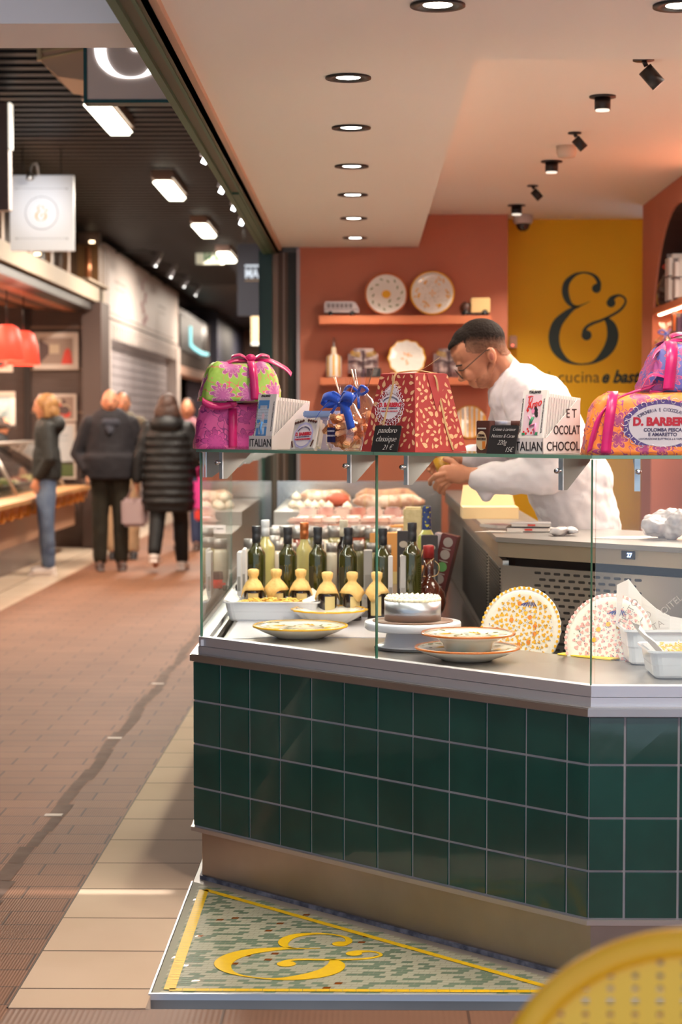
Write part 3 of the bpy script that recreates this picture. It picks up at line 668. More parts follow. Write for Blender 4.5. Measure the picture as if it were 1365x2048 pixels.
# shop window band above the fascia
mb = MB(); mb.bb((-3.30, 11.5, 2.965), (-3.28, 22.2, 3.6), 0)
for y in (13.5, 15.2, 16.6, 18.0, 19.2, 20.3): mb.bb((-3.24, y, 2.965), (-3.18, y+0.12, 3.5), 1)
mb.bb((-3.2, 20.6, 2.98), (-3.0, 22.2, 3.0), 2); mb.bb((-3.3, 21.6, 2.965), (-3.04, 22.2, 3.45), 3)
struct(mb.build('trim_11', [mat('smoked_mirror', rgb(70, 60, 54), 0.15, metal=0.6), mat('tan_mullion', rgb(150, 110, 78), 0.4), beige, mat('ochre_wood', rgb(120, 82, 44), 0.5)]))
for k, (px, py) in enumerate([(184, 482), (198, 492), (75, 506)]):
    p = PX(px, py, -3.12); t = thing('recessed_spotlight', ['small warm spotlight over the deli window, nearer of a pair', 'small warm spotlight over the deli window, farther of a pair', 'small warm spotlight under the white hanging sign'][k], 'spotlight', p)
    MB().lathe([(0, 0), (0.03, 0), (0.03, -0.02), (0, -0.02)], 14).build('lamp', emis('warm_dot', (1, .72, .45), 6), t)
for k, (px, py, h) in enumerate([(176, 540, 0.5), (194, 545, 0.5)]):
    p = PX(px, py, -3.1); t = thing('tube_lamp', ['nearer glowing copper tube lamp above deli fascia', 'farther glowing copper tube lamp above deli fascia'][k], 'lamp', p)
    MB().lathe([(0, -0.22), (0.035, -0.22), (0.035, 0.25), (0, 0.25)], 12).build('copper_tube', mat('copper', rgb(190, 120, 80), 0.3, metal=0.7), t)
    MB().lathe([(0, -0.27), (0.033, -0.27), (0.033, -0.19), (0, -0.19)], 12).build('bulb', emis('bulb_warm', (1, .75, .4), 5), t)
light('deli_light', 'AREA', (-4.2, 17.5, 2.6), 160, (1, 0.72, 0.5), 1.2, 6)
light('deli_case_light', 'AREA', (-3.9, 18.0, 1.7), 30, (1, 0.95, 0.8), 0.6, 6)
# framed pictures on the end wall
def frame(px0, py0, px1, py1, Y, label, cols, bw=0.05, kind=0):
    a = P3(px0, py1, Y); b = P3(px1, py0, Y); w, h = b.x-a.x, b.z-a.z
    t = thing('framed_picture', label, 'picture', ((a.x+b.x)/2, Y, (a.z+b.z)/2))
    MB().box((0, 0, 0), (w, 0.03, h)).build('frame', mat('frame_white', rgb(205, 188, 176), 0.5), t)
    mb = MB(); iw, ih = w/2-bw, h/2-bw
    mb.add([(-iw, -0.0165, -ih), (iw, -0.0165, -ih), (iw, -0.0165, ih), (-iw, -0.0165, ih)], [(0, 1, 2, 3)], 0)
    ms = [mat('pic_'+label[:12].replace(' ', '_')+str(i), c, 0.5) for i, c in enumerate(cols)]
    rd = random.Random(len(label))
    if kind == 0:
        for k in range(26):
            x, z = rd.uniform(-iw*.8, iw*.8), rd.uniform(-ih*.85, ih*.6); s = rd.uniform(.02, .06)
            n = 10; mb.add([(x+s*math.cos(q*math.pi*2/n)*1.0, -0.0168-0.0001*k, z+s*0.9*math.sin(q*math.pi*2/n)) for q in range(n)], [tuple(range(n))], 1+k % (len(cols)-1))
    if kind == 1:   # shop interior with a red lamp
        mb.add([(-iw, -0.017, -ih), (-iw*.4, -0.017, -ih*.2), (-iw*.4, -0.017, ih*.4), (-iw, -0.017, ih*.9)], [(0, 1, 2, 3)], 1)
        mb.add([(iw*.3, -0.0172, -ih), (iw*.98, -0.0172, -ih), (iw*.85, -0.0172, 0.0), (iw*.7, -0.0172, ih*.25), (iw*.5, -0.0172, 0)], [(0, 1, 2, 3, 4)], 2)
        mb.add([(-iw*.4, -0.0173, -ih*.2), (iw*.2, -0.0173, -ih*.2), (iw*.2, -0.0173, ih*.5), (-iw*.4, -0.0173, ih*.5)], [(0, 1, 2, 3)], 3)
    if kind == 2:   # landscape poster with cows and two lines of text
        mb.add([(-iw, -0.017, -ih), (iw, -0.017, -ih), (iw, -0.017, -ih*.5), (-iw, -0.017, -ih*.45)], [(0, 1, 2, 3)], 1)
        mb.add([(-iw, -0.0172, -ih*.5), (iw, -0.0172, -ih*.52), (iw, -0.0172, -ih*.4), (-iw, -0.0172, -ih*.42)], [(0, 1, 2, 3)], 2)
        for z in (0.62, 0.55, .4): mb.add([(-iw*.6, -0.0172, ih*z), (iw*.5, -0.0172, ih*z), (iw*.5, -0.0172, ih*z+.008), (-iw*.6, -0.0172, ih*z+.008)], [(0, 1, 2, 3)], 3)
    mb.build('picture', ms, t, fixn=False)
frame(68, 665, 157, 739, 21.68, 'white framed picture of a shop with a red lamp', [rgb(150, 125, 112), rgb(84, 60, 58), rgb(214, 60, 44), rgb(190, 165, 140)], 0.06, 1)
frame(78, 788, 153, 843, 21.68, 'white framed group picture above the cow poster', [rgb(170, 140, 110), rgb(200, 150, 110), rgb(110, 80, 70), rgb(214, 190, 150)], 0.03, 0)
frame(104, 846, 152, 958, 21.68, 'tall white poster with small text and green pasture', [rgb(186, 188, 190), rgb(82, 96, 50), rgb(60, 50, 36), rgb(140, 150, 160)], 0.025, 2)
frame(-60, 700, 25, 744, 20.9, 'white framed green picture behind the red lamps', [rgb(150, 150, 110), rgb(110, 130, 80), rgb(160, 120, 90)], 0.05, 0)
frame(-60, 783, 30, 850, 20.9, 'pale blue framed picture behind the person in the dark cap', [rgb(150, 160, 160), rgb(130, 140, 140), rgb(180, 180, 175)], 0.05, 0)
# red pendant lamps
red_sh = mat('red_shade', rgb(220, 50, 36), 0.5, emit=(1.0, 0.10, 0.05), estr=0.8)
for k, (px, py, Y) in enumerate([(14, 690, 18.2), (47, 700, 19.2)]):
    p = P3(px, py, Y); t = thing('pendant_lamp', ['nearer glowing red pendant lamp over the deli counter', 'farther glowing red pendant lamp over the deli counter'][k], 'lamp', p)
    MB().lathe([(0.06, 0.19), (0.11, 0.16), (0.14, 0.05), (0.165, -0.15), (0.16, -0.15), (0.13, 0.05), (0.1, 0.15)], 28, cap=False).build('lamp_shade', red_sh, t)
    MB().ell((0, 0, 0.02), (0.05, 0.05, 0.06)).build('bulb', emis('bulb_red', (1, .7, .5), 10), t)
    MB().tube([(0, 0, 0.16), (0, 0, 2.72-p.z)], 0.006).build('cord', black, t)
    light('pendant_light', 'POINT', (0, 0, -0.2), 18, (1, 0.6, 0.4), 0.08).parent = t
# deli counter: wooden ledge on scalloped brackets, stainless base, slanted glass vitrine
t = thing('deli_counter', 'long deli counter with wooden ledge and slanted glass front', 'counter', (0, 0, 0))
MB().bb((-3.42, 12.5, 0.69), (-3.10, 21.3, 0.73)).build('ledge', wood, t)
mb = MB(); y = 12.6; ob = mat('orange_bracket', rgb(206, 128, 48), 0.5)
while y < 21.2:
    M = Matrix(((0, 1, 0, -3.30), (1, 0, 0, y), (0, 0, 1, 0.0), (0, 0, 0, 1)))
    mb.bb((-3.32, y, 0.56), (-3.14, y+0.05, 0.69)); mb.add([(-3.14, y, .69), (-3.14, y+.38, .69), (-3.14, y+.19, .585)], [(0, 1, 2)]); y += 0.42
mb.build('bracket_row', ob, t)
MB().bb((-3.8, 12.5, 0.30), (-3.25, 21.1, 0.69)).build('front_panel', mat('pinkish_panel', rgb(170, 128, 100), 0.35), t)
MB().bb((-3.8, 12.5, 0.0), (-3.39, 20.6, 0.30)).build('base', mat('grey_base', rgb(136, 116, 112), 0.3, metal=0.3), t)
MB().bb((-3.82, 12.5, 0.69), (-3.42, 21.0, 0.78)).build('tray_bed', mat('tray_bed', rgb(90, 84, 70), 0.3), t)
mb = MB(); mb.tube([(-3.36, 21.0, 0.74), (-3.62, 21.0, 1.22)], 0.018, 6); mb.tube([(-3.36, 18.2, 0.74), (-3.62, 18.2, 1.22)], 0.018, 6); mb.tube([(-3.36, 15.4, 0.74), (-3.62, 15.4, 1.22)], 0.018, 6)
mb.tube([(-3.62, 12.5, 1.22), (-3.62, 21.0, 1.22)], 0.014, 6); mb.bb((-3.80, 12.5, 1.22), (-3.60, 21.0, 1.235)); mb.build('vitrine_frame', mat('vitrine_frame', rgb(190, 180, 170), 0.3, metal=0.5), t)
mb = MB(); mb.add([(-3.37, 12.5, 0.75), (-3.37, 21.0, 0.75), (-3.62, 21.0, 1.22), (-3.62, 12.5, 1.22)], [(0, 1, 2, 3)]); mods(mb.build('vitrine_glass', glassmat('vitrine_glass', (0.95, .97, .95)), t), ('SOL', 0.006))
rd = random.Random(4)
fd = [mat('food_%d' % i, c, 0.5) for i, c in enumerate([rgb(214, 200, 130), rgb(190, 160, 96), rgb(120, 130, 60), rgb(222, 214, 176), rgb(170, 90, 60)])]
for k in range(12):
    y = 15.3+k*0.48; tr = thing('food_tray', ORD[k]+' food tray from the near end of the deli vitrine', 'food tray', (-3.61, y, 0.782), group='trays of food in the deli vitrine')
    MB().lathe([(0, 0), (0.13, 0), (0.17, 0.045), (0.165, 0.045), (0.125, 0.006), (0, 0.006)], 18, sy=1.2).build('tray', steel_h, tr)
    mb = MB()
    for j in range(14): mb.ell((rd.uniform(-.09, .09), rd.uniform(-.12, .12), 0.035+rd.uniform(0, .03)), (rd.uniform(.03, .05),)*2+(0.03,), 0, nu=8, nv=6)
    tag(mb.build('food', fd[k % 5], tr), kind='stuff')
# --- second stall (white, shut)
wst = mat('white_stall', rgb(206, 192, 184), 0.55)
struct(MB().bb((-3.3, 22.2, 2.68), (-3.05, 30.8, 3.52)).build('trim_12', wst))
mb = MB(); mb.bb((-3.28, 22.2, 2.60), (-3.04, 30.8, 2.69))
mb.bb((-3.05, 22.25, 2.66), (-3.03, 30.8, 2.675), 1)
y = 22.3
while y < 30.7:
    mb.add([(-3.04, y, 2.62), (-3.04, y+.20, 2.62), (-3.04, y+.20, 2.47), (-3.04, y+.15, 2.42), (-3.04, y+.05, 2.42), (-3.04, y, 2.47)], [(0, 1, 2, 3, 4, 5)]); y += 0.26
struct(mb.build('trim_13', [wst, mat('dark_line', rgb(70, 60, 60), 0.6)]))
t = thing('shop_sign', 'long white stall sign with faded pink emblem above shutter', 'sign', (-3.045, 26.3, 3.1))
MB().bb((-0.003, -3.9, -0.36), (0.006, 3.9, 0.38)).build('panel', mat('sign_panel', rgb(214, 202, 196), 0.5), t)
mb = MB()
for k in range(9): mb.ell((0.008, 0.25*math.sin(k*1.7)-0.3, -0.3+0.075*k), (0.002, 0.16-0.012*k, 0.05), nu=10, nv=6)
mb.build('emblem', mat('pink_print', rgb(196, 150, 156), 0.6), t)
mb = MB(); M = Matrix(((0, -1, 0, 0.008), (1, 0, 0, -2.8), (0, 0, 1, 0), (0, 0, 0, 1)))
for y in (-2.8, 2.0): mb.bb((0.007, y-.5, 0.02), (0.009, y+.5, 0.05)); mb.bb((0.007, y-.4, -0.06), (0.009, y+.4, -0.04))
mb.build('lettering', mat('grey_print', rgb(180, 168, 162), 0.6), t)
for k, y in enumerate((23.2, 25.0, 26.8, 28.6)):
    s = thing('arm_spotlight', ['nearest black arm spotlight over the white stall sign', 'second black arm spotlight over the white stall sign', 'third black arm spotlight over the white stall sign', 'farthest black arm spotlight over the white stall sign'][k], 'spotlight', (-3.05, y, 3.50))
    MB().tube([(0, 0, 0), (0.35, 0, 0.02), (0.5, 0, -0.02)], 0.012, 6).build('arm', black, s)
    MB().box((0.5, 0, -0.08), (0.06, 0.12, 0.2), rot=(0, R(30), 0), bev=0.01).build('lamp_head', mat('spot_grey', rgb(110, 105, 104), 0.3, metal=0.6), s)
    MB().box((0.465, 0, -0.155), (0.05, 0.09, 0.02), rot=(0, R(30), 0)).build('lens', emis('lens_white', (1, .97, .92), 7), s)
    light('arm_light', 'SPOT', (0.55, 0, -0.1), 9, (1, .95, .9), 0.05, rot=(0, R(60), 0), spot=R(90)).parent = s
mb = MB()
for z in [0.05+0.11*i for i in range(23)]: mb.bb((-3.20, 22.45, z), (-3.18, 30.5, z+0.10))
mb.bb((-3.22, 22.45, 0), (-3.20, 30.5, 2.6))
tag(mb.build('roller_shutter', mat('shutter_grey', rgb(172, 164, 166), 0.45, col2=rgb(160, 150, 152), scale=2)), 'closed pale grey roller shutter of the white stall', 'shutter')
struct(MB().bb((-3.25, 22.2, 0), (-3.02, 22.5, 2.62)).build('trim_14', wst)); struct(MB().bb((-3.25, 30.3, 0), (-3.02, 30.8, 2.62)).build('trim_15', wst))
light('stall_light', 'AREA', (-2.2, 26, 3.4), 95, (1, .93, .88), 0.6, 6, rot=(0, R(-35), 0))
# --- third stall (dark glass sign with cyan tubes) and the far end
struct(MB().bb((-3.3, 30.8, 2.35), (-3.05, 37.0, 3.3)).build('trim_16', mat('dark_glass_sign', rgb(92, 84, 78), 0.25)))
struct(MB().bb((-3.3, 30.8, 2.22), (-3.04, 37.0, 2.36)).build('trim_17', mat('pinkish_beige', rgb(176, 140, 122), 0.5)))
struct(MB().bb((-3.5, 37.0, 0), (-2.9, 45, 3.6)).build('trim_18', mat('navy_wall', rgb(52, 54, 70), 0.5)))
t = thing('neon_sign', 'cyan glowing curved neon sign on the dark glass stall', 'neon sign', PX(395, 690, -3.03))
mb = MB(); mb.tube([(0.02, -1.6, 0.25), (0.02, -1.55, -0.05), (0.02, -.8, -0.09), (0.02, .6, -0.12), (0.02, 1.9, -0.10)], 0.03, 8)
mb.build('tube', emis('cyan_neon', (0.35, 0.85, 0.85), 1.6), t)
MB().box((0, -1.2, 0.1), (0.02, 4, 0.6)).build('backing', mat('sign_black', rgb(40, 36, 36), 0.4), t)
rd = random.Random(9)
for k in range(5):
    p = PX(368+k*9, 742+rd.uniform(-6, 10), -3.3); s = thing('red_lantern', ORD[k]+' small glowing lamp from the near side of the far stall', 'lamp', p, group='glowing lamps of the far stall')
    MB().ell((0, 0, 0), (0.10, 0.10, 0.10), nu=12, nv=8).build('bulb', emis('pink_lamp', (1, .5, .4), 1.5) if k % 2 else emis('white_lamp', (1, .85, .7), 6), s)
struct(MB().bb((-4.6, 30.9, 0), (-4.5, 37, 2.3)).build('wall_far_stall', mat('plum_wall', rgb(96, 56, 62), 0.6)))
light('far_stall_light', 'AREA', (-3.6, 34, 2.2), 40, (1, .6, .5), 1, 5)
# hanging signs
def hang_sign(name, label, px0, py0, px1, py1, Y, cm, depth=0.06, bar=True):
    a = P3(px0, py1, Y); b = P3(px1, py0, Y); w, h = b.x-a.x, b.z-a.z
    t = thing(name, label, 'sign', ((a.x+b.x)/2, Y, (a.z+b.z)/2))
    MB().box((0, depth/2, 0), (w, depth, h), bev=0.004).build('board', cm, t)
    if bar:
        mb = MB()
        for s in (-1, 1): mb.tube([(s*w*0.3, depth/2, h/2-0.01), (s*w*0.3, depth/2, CZ-t.location.z+0.02)], 0.006, 6)
        mb.build('hanger', black, t)
    return t, w, h
t, w, h = hang_sign('hanging_sign', 'dark grey hanging sign with white ampersand and teal frame', 174, -95, 372, 200, 7.5, mat('sign_taupe', rgb(236, 216, 202), 0.45), 0.07)
mb = MB()
for a, b, c, d in ((-w/2-.004, w/2+.004, h/2, h/2+.012), (-w/2-.004, w/2+.004, -h/2-.012, -h/2), (-w/2-.012, -w/2, -h/2-.012, h/2+.012), (w/2, w/2+.012, -h/2-.012, h/2+.012)): mb.bb((a, -0.006, c), (b, 0.08, d))
mb.build('teal_frame', mat('teal_frame', rgb(14, 82, 84), 0.35), t)
k = 7.5/3800
pa = P3(272, 56, 7.5)
ampersand(MB(), Matrix.Translation((pa.x-t.location.x, -0.001, pa.z-t.location.z)), 198*k, 0.004).build('ampersand', emis('sign_lit', (0.93, 0.95, 1), 2.2), t)
t, w, h = hang_sign('hanging_sign', 'square white hanging sign lit by a hooked lamp', 20, 350, 147, 502, 15, mat('sign_white', rgb(222, 224, 230), 0.45))
mb = MB(); mb.lathe([(0.125, 0), (0.13, 0), (0.13, 0.002), (0.125, 0.002), (0.125, 0)], 40, cap=False, M=Matrix.Translation((-0.0, -0.003, 0)) @ Euler((R(90), 0, 0)).to_matrix().to_4x4()); mb.build('ring', mat('ring_grey', rgb(160, 160, 165), 0.5), t)
ampersand(MB(), Matrix.Translation((0, -0.002, -0.0)), 0.12, 0.002).build('ampersand', mat('gold_print', rgb(206, 170, 96), 0.4), t)
mb = MB()
for a, b, c, d in ((-.2, .2, .19, .193), (-.2, .2, -.2, -.197)): mb.bb((a, -0.002, c), (b, 0, d))
for x in (-.2, .2):
    for z in (.19, -.2): mb.bb((x-.006, -0.003, z-.006), (x+.006, 0, z+.006))
mb.build('thin_lines', mat('line_grey', rgb(150, 150, 155), 0.5), t)
mb = MB(); mb.tube(smooth_path([(-.03, 0.03, h/2), (-.03, -0.05, h/2+.08), (-.05, -0.14, h/2+.06), (-.06, -0.17, h/2-0.02)], 5), 0.009, 8); mb.build('lamp_arm', steel_h, t)
MB().lathe([(0.012, 0.03), (0.03, 0.0), (0.032, -0.03), (0.026, -0.03), (0.0, 0.01)], 16, M=Matrix.Translation((-.06, -0.17, h/2-.03))).build('lamp_head', steel_h, t)
light('sign_lamp', 'SPOT', (-.02, -0.55, 0.10), 7, (0.92, 0.95, 1), 0.03, rot=(R(90), 0, 0), spot=R(75), blend=1).parent = t
t, w, h = hang_sign('hanging_sign', 'dark navy hanging sign lettered MAIS near the green post', 475, 487, 545, 632, 20, mat('sign_navy', rgb(52, 56, 78), 0.5))
mb = MB(); M = Matrix.Translation((-w/2+0.080, -0.003, 0.02)); put_text(mb, 'MAIS', 0.095, M, bold=0.004, sx=0.72, align='LEFT'); mb.bb((-w/2+.08, -0.006, 0.135), (-w/2+.29, 0, 0.155)); mb.build('lettering', emis('letter_white', (.8, .87, .95), 0.9), t)
MB().bb((-w/2+.08, -0.006, -0.012), (-w/2+.29, 0, 0.0)).build('underline', mat('gold_bar', rgb(190, 165, 130), 0.5), t)
t, w, h = hang_sign('hanging_sign', 'small glowing cream sign hanging below the navy one', 503, 630, 560, 690, 27, mat('sign_cream', rgb(240, 205, 150), 0.5, emit=(1, .78, .48), estr=0.8), 0.1)
MB().bb((-w/2, -0.004, -h/2), (w/2, 0, -h/2+.03)).build('bright_edge', emis('cream_edge', (1, .9, .75), 2.5), t)
t, w, h = hang_sign('hanging_sign', 'grey hanging sign with lit edge at far upper left', -90, 205, 16, 420, 12.5, mat('sign_grey', rgb(120, 108, 104), 0.5), 0.12)
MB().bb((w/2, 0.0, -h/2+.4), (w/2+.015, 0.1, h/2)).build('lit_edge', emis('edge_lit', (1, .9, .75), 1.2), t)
t, w, h = hang_sign('exit_sign', 'white exit sign with green pictogram under the ceiling', 392, 494, 447, 528, 24.5, mat('exit_white', rgb(200, 196, 170), 0.5, emit=(.9, 1, .8), estr=0.25), 0.06)
gm = mat('exit_green', rgb(30, 150, 84), 0.5)
mb = MB(); mb.bb((-0.07, -0.003, -.07), (-.045, 0, .07)); mb.bb((-.03, -.003, .03), (.02, 0, .05)); mb.box((-.005, -.002, 0.0), (.025, .003, .07), rot=(0, R(20), 0)); mb.box((-.02, -.002, -.045), (.02, .003, .05), rot=(0, R(40), 0)); mb.box((.015, -.002, -.04), (.02, .003, .06), rot=(0, R(-30), 0)); mb.ell((.01, -.002, .065), (.014, .002, .014), nu=10, nv=6); mb.bb((.07, -.003, -.07), (.10, 0, .07))
mb.build('pictogram', gm, t)
# beige heater hood at the top
t = thing('air_curtain', 'beige slatted ventilation hood hanging behind the white lintel', 'ventilation hood', P3(125, 120, 9.5))
kk = 9.5/3800; q = lambda x, y: ((x-125)*kk, -(y-120)*kk)
mb = MB(); M = Matrix(((1, 0, 0, 0), (0, 0, 1, 0), (0, 1, 0, 0), (0, 0, 0, 1)))
mb.prism([q(84, 124), q(116, 153), q(175, 161), q(240, 161), q(240, 60), q(84, 60)], 0, 0.5, M=M); mb.build('hood', mat('hood_beige', rgb(232, 196, 164), 0.5), t)
mb = MB()
for (x0, y0, x1, y1) in ((80, 118, 168, 100), (84, 104, 170, 88), (84, 90, 170, 75)): a, b = q(x0, y0), q(x1, y1); mb.tube([(a[0], -0.01, a[1]), (b[0], -0.01, b[1])], 0.007, 6)
a, b = q(80, 60), q(80, 122); mb.box(((a[0]+b[0])/2, -0.01, (a[1]+b[1])/2), (0.02, 0.03, abs(a[1]-b[1])))
mb.build('louvre', mat('louvre_cream', rgb(226, 206, 160), 0.5), t)
mb = MB(); mb.tube([(0, .2, .1), (0, .2, CZ-t.location.z)], 0.01, 6); mb.build('hanger', black, t)

# ================================================================== decor on the back walls of the shop
sh_or = mat('shelf_terracotta', rgb(214, 124, 84), 0.7)
YS = YB-0.20
def wall_shelf(px0, px1, pyt, pyb, label):
    a = P3(px0, pyt, YS); b = P3(px1, pyb, YS)
    o = MB().bb((a.x, YS, b.z), (b.x, YB, a.z), bev=0.003).build('wall_shelf', sh_or); tag(o, label, 'shelf', 'terracotta wall shelves'); return a.z
z1 = wall_shelf(638, 984, 631, 648, 'upper terracotta wall shelf carrying the two round plates')
z2 = wall_shelf(640, 984, 755, 770, 'middle terracotta wall shelf carrying the striped bottle')
z3 = wall_shelf(860, 1000, 879, 894, 'lower terracotta wall shelf carrying the yellow striped plate')
cer = mat('cream_ceramic', rgb(242, 236, 224), 0.12, coat=0.6)
ytrim = mat('yellow_glaze', rgb(240, 178, 40), 0.15, coat=0.6); otrim = mat('orange_glaze', rgb(208, 112, 44), 0.15, coat=0.6)
olive_g = mat('olive_glaze', rgb(120, 128, 50), 0.2, coat=.4); yel_g = mat('sun_glaze', rgb(240, 176, 40), 0.2, coat=.4); blue_g = mat('blue_glaze', rgb(60, 70, 140), 0.2, coat=.4); pink_g = mat('pink_glaze', rgb(232, 170, 160), 0.2, coat=.4)
def plate_prof(r, depth=0.02, foot=0.45):
    a = dish_z(r, depth, r*.8)
    return [(0, 0.006), (r*foot*.9, 0.004), (r*foot, 0), (r*foot*1.06, 0.004)]+([(r*.56, depth*.62), (r*.7, depth*.82)] if depth > .055 else [(r*.8, depth*.55)])+[(r*.99, depth), (r, depth+.002), (r*.985, depth+.005), (r*.8, a), (r*.6, dish_z(r, depth, r*.6)), (0, dish_z(r, depth, 0))]
DIP = 0.5
def leaf(mb, x, y, z, L, w, a, mi=0, M=None):
    c, s = math.cos(a), math.sin(a); pts = [(-L/2, 0), (-L/5, w/2), (L/4, w/2.4), (L/2, 0), (L/4, -w/2.4), (-L/5, -w/2)]
    mb.add([(x+p*c-q*s, y+p*s+q*c, z) for p, q in pts], [(0, 1, 2, 3, 4, 5)], mi, False, M)
def disc(mb, x, y, z, r, mi=0, n=10, M=None, ry=None):
    mb.add([(x+r*math.cos(2*math.pi*k/n), y+(ry or r)*math.sin(2*math.pi*k/n), z) for k in range(n)], [tuple(range(n))], mi, False, M)
def dish_z(r, depth, q):      # inner surface height of plate_prof at radius q
    h = depth+.005; dp = (.020 if .046 < depth < .05 else .012 if depth > .05 else .010)
    pts = [(0, h-dp), (r*.6, h-dp*.92), (r*.8, h-dp*.42), (r*.985, h)]
    for (a, za), (b, zb) in zip(pts[:-1], pts[1:]):
        if q <= b: return za+(zb-za)*(q-a)/(b-a)
    return depth+.005
def plate(name, label, loc, r, rot, deco, trim=ytrim, group=None, depth=0.02, wob=None, base=cer, scallop=False, cat='plate', foot=.45):
    t = thing(name, label, cat, loc, rot=rot, group=group)
    MB().lathe(plate_prof(r, depth, foot), 56, wob=wob).build('dish', base, t)
    mb = MB()
    prof = [(r*0.935, dish_z(r, depth, r*.935)+.0004), (r*0.99, depth+.0058), (r*1.006, depth+.003), (r*1.0, depth-.0005)]
    mb.lathe(prof, 56, wob=wob, cap=False); mb.build('rim', trim, t)
    if deco:
        mb = MB(); ms = deco(mb, r, lambda q: dish_z(r, depth, q)+0.0009)
        fo = {}
        for k, f in enumerate(mb.f):
            for i in f: fo[i] = k
        mb.v = [(x, y, dish_z(r, depth, min(math.hypot(x, y), r*.985))+.0007+.0000025*fo.get(i, 0)) for i, (x, y, z) in enumerate(mb.v)]
        mb.build('painted_motif', ms, t, fixn=False)
    return t
def deco_lemon(mb, r, z):
    rd = random.Random(2)
    disc(mb, 0.0, 0.0, z(0)+.001, r*.22, 0, 16, ry=r*.2); leaf(mb, .02, -.04, z(0)+.002, r*.2, r*.08, 1.0, 1)
    for k in range(14):
        a = k*math.pi/7+.1; q = r*(.62 if k % 2 else .74); leaf(mb, q*math.cos(a), q*math.sin(a), z(r*.78), r*.2, r*.07, a+.9, 1)
    return [yel_g, olive_g]
def deco_sprig(mb, r, z):
    rd = random.Random(3)
    for k in range(6):
        a = k*math.pi/3
        for j in range(7): b = a+rd.uniform(-.3, .3); q = r*rd.uniform(.5, .8); leaf(mb, q*math.cos(b), q*math.sin(b), z(q)+.001, r*.13, r*.07, rd.uniform(0, 3), 0)
    for k in range(4): leaf(mb, r*.1*math.cos(k*1.57), r*.1*math.sin(k*1.57), z(0)+.001, r*.16, r*.05, k*1.57, 0)
    for k in range(60):
        b = rd.uniform(0, 6.28); q = r*rd.uniform(.2, .82); disc(mb, q*math.cos(b), q*math.sin(b), z(q)+.001, r*.016, 1, 6)
    return [yel_g, olive_g]
def up_plate(px, py, Y, rpx, zshelf, label, deco, trim, tilt=8, **k):
    r = rpx*Y/3800; p = P3(px, py, Y)
    return plate('decorative_plate', label, (p.x, Y, zshelf+r*math.cos(R(tilt))+0.004), r, (R(90-tilt), 0, 0), deco, trim, **k)
up_plate(773, 588, YS+.10, 42, z1, 'round plate with a painted lemon and olive leaves', deco_lemon, otrim)
up_plate(865, 587, YS+.10, 44, z1, 'round plate with yellow sprigs beside the lemon plate', deco_sprig, ytrim)
def deco_pale(mb, r, z):
    rd = random.Random(5)
    for k in range(7): leaf(mb, rd.uniform(-.25, .25)*r, rd.uniform(-.3, .3)*r, z(0)+.001, r*.22, r*.09, rd.uniform(0, 3), 0)
    return [mat('peach_glaze', rgb(236, 176, 120), 0.2)]
up_plate(814, 712, YS+.10, 37, z2, 'scalloped white plate with yellow rim on middle shelf', deco_pale, ytrim, wob=lambda a, r: 0.035*math.cos(12*a) if r > 0.03 else 0)
def deco_stripes(mb, r, z):
    for k in range(-3, 4):
        x = k*r*.28; h = math.sqrt(max(r*r*.86-x*x, 0)); zz = z(r*.5)+.004
        mb.add([(x-r*.06, -h, zz), (x+r*.06, -h, zz), (x+r*.06, h, zz), (x-r*.06, h, zz)], [(0, 1, 2, 3)])
    return [yel_g]
up_plate(940, 845, YS+.10, 33, z3, 'yellow and white striped plate on the lower shelf', deco_stripes, ytrim, depth=.012)
# toy vans
def toy_van(px, py0, py1, w_px, label, kind):
    s = YS/3800; p = P3(px, py1, YS+.09); w = w_px*s; h = (py1-py0)*s
    t = thing('toy_van', label, 'toy', (p.x, YS+.09, z1))
    if kind == 0:
        M = Matrix(((1, 0, 0, 0), (0, 0, 1, -.045), (0, 1, 0, 0), (0, 0, 0, 1)))
        MB().prism([(-w/2, .02), (w/2, .02), (w/2, h*.5), (w*.40, h*.92), (w*.33, h), (-w*.46, h), (-w/2, h*.8)], 0, .09, M=M).build('body', mat('van_silver', rgb(190, 176, 172), 0.35, metal=.3), t)
        mb = MB()
        for k in range(6): mb.bb((-w*.42+k*w*.125, -.047, h*.55), (-w*.32+k*w*.125, -.044, h*.85))
        mb.build('side_windows', mat('van_window', rgb(130, 118, 116), 0.2), t)
        MB().bb((-w*.5, -.048, h*.42), (w*.48, -.044, h*.47)).build('stripe', mat('van_stripe', rgb(140, 110, 104), 0.4), t)
    else:
        MB().box((w*.16, 0, h*.58), (w*.62, .09, h*.84), bev=.004).build('cargo_box', mat('cargo_cream', rgb(226, 190, 130), 0.5), t)
        MB().ell((-w*.30, 0, h*.42), (w*.20, .042, h*.40)).build('cab', mat('cab_brown', rgb(84, 54, 44), 0.3), t)
        MB().box((0, 0, h*.14), (w*.9, .07, .015)).build('chassis', black, t)
    for x in (-w*.32, w*.30):
        for y in (-.042, .042): MB().lathe([(0, -.008), (h*.17, -.008), (h*.17, .008), (0, .008)], 18, M=Matrix.Translation((x, y, h*.17)) @ Euler((R(90), 0, 0)).to_matrix().to_4x4()).build('wheel', black, t)
toy_van(684, 602, 631, 70, 'silver toy camper van at the left shelf end', 0)
toy_van(951, 595, 631, 62, 'cream toy delivery van with brown cab on upper shelf', 1)
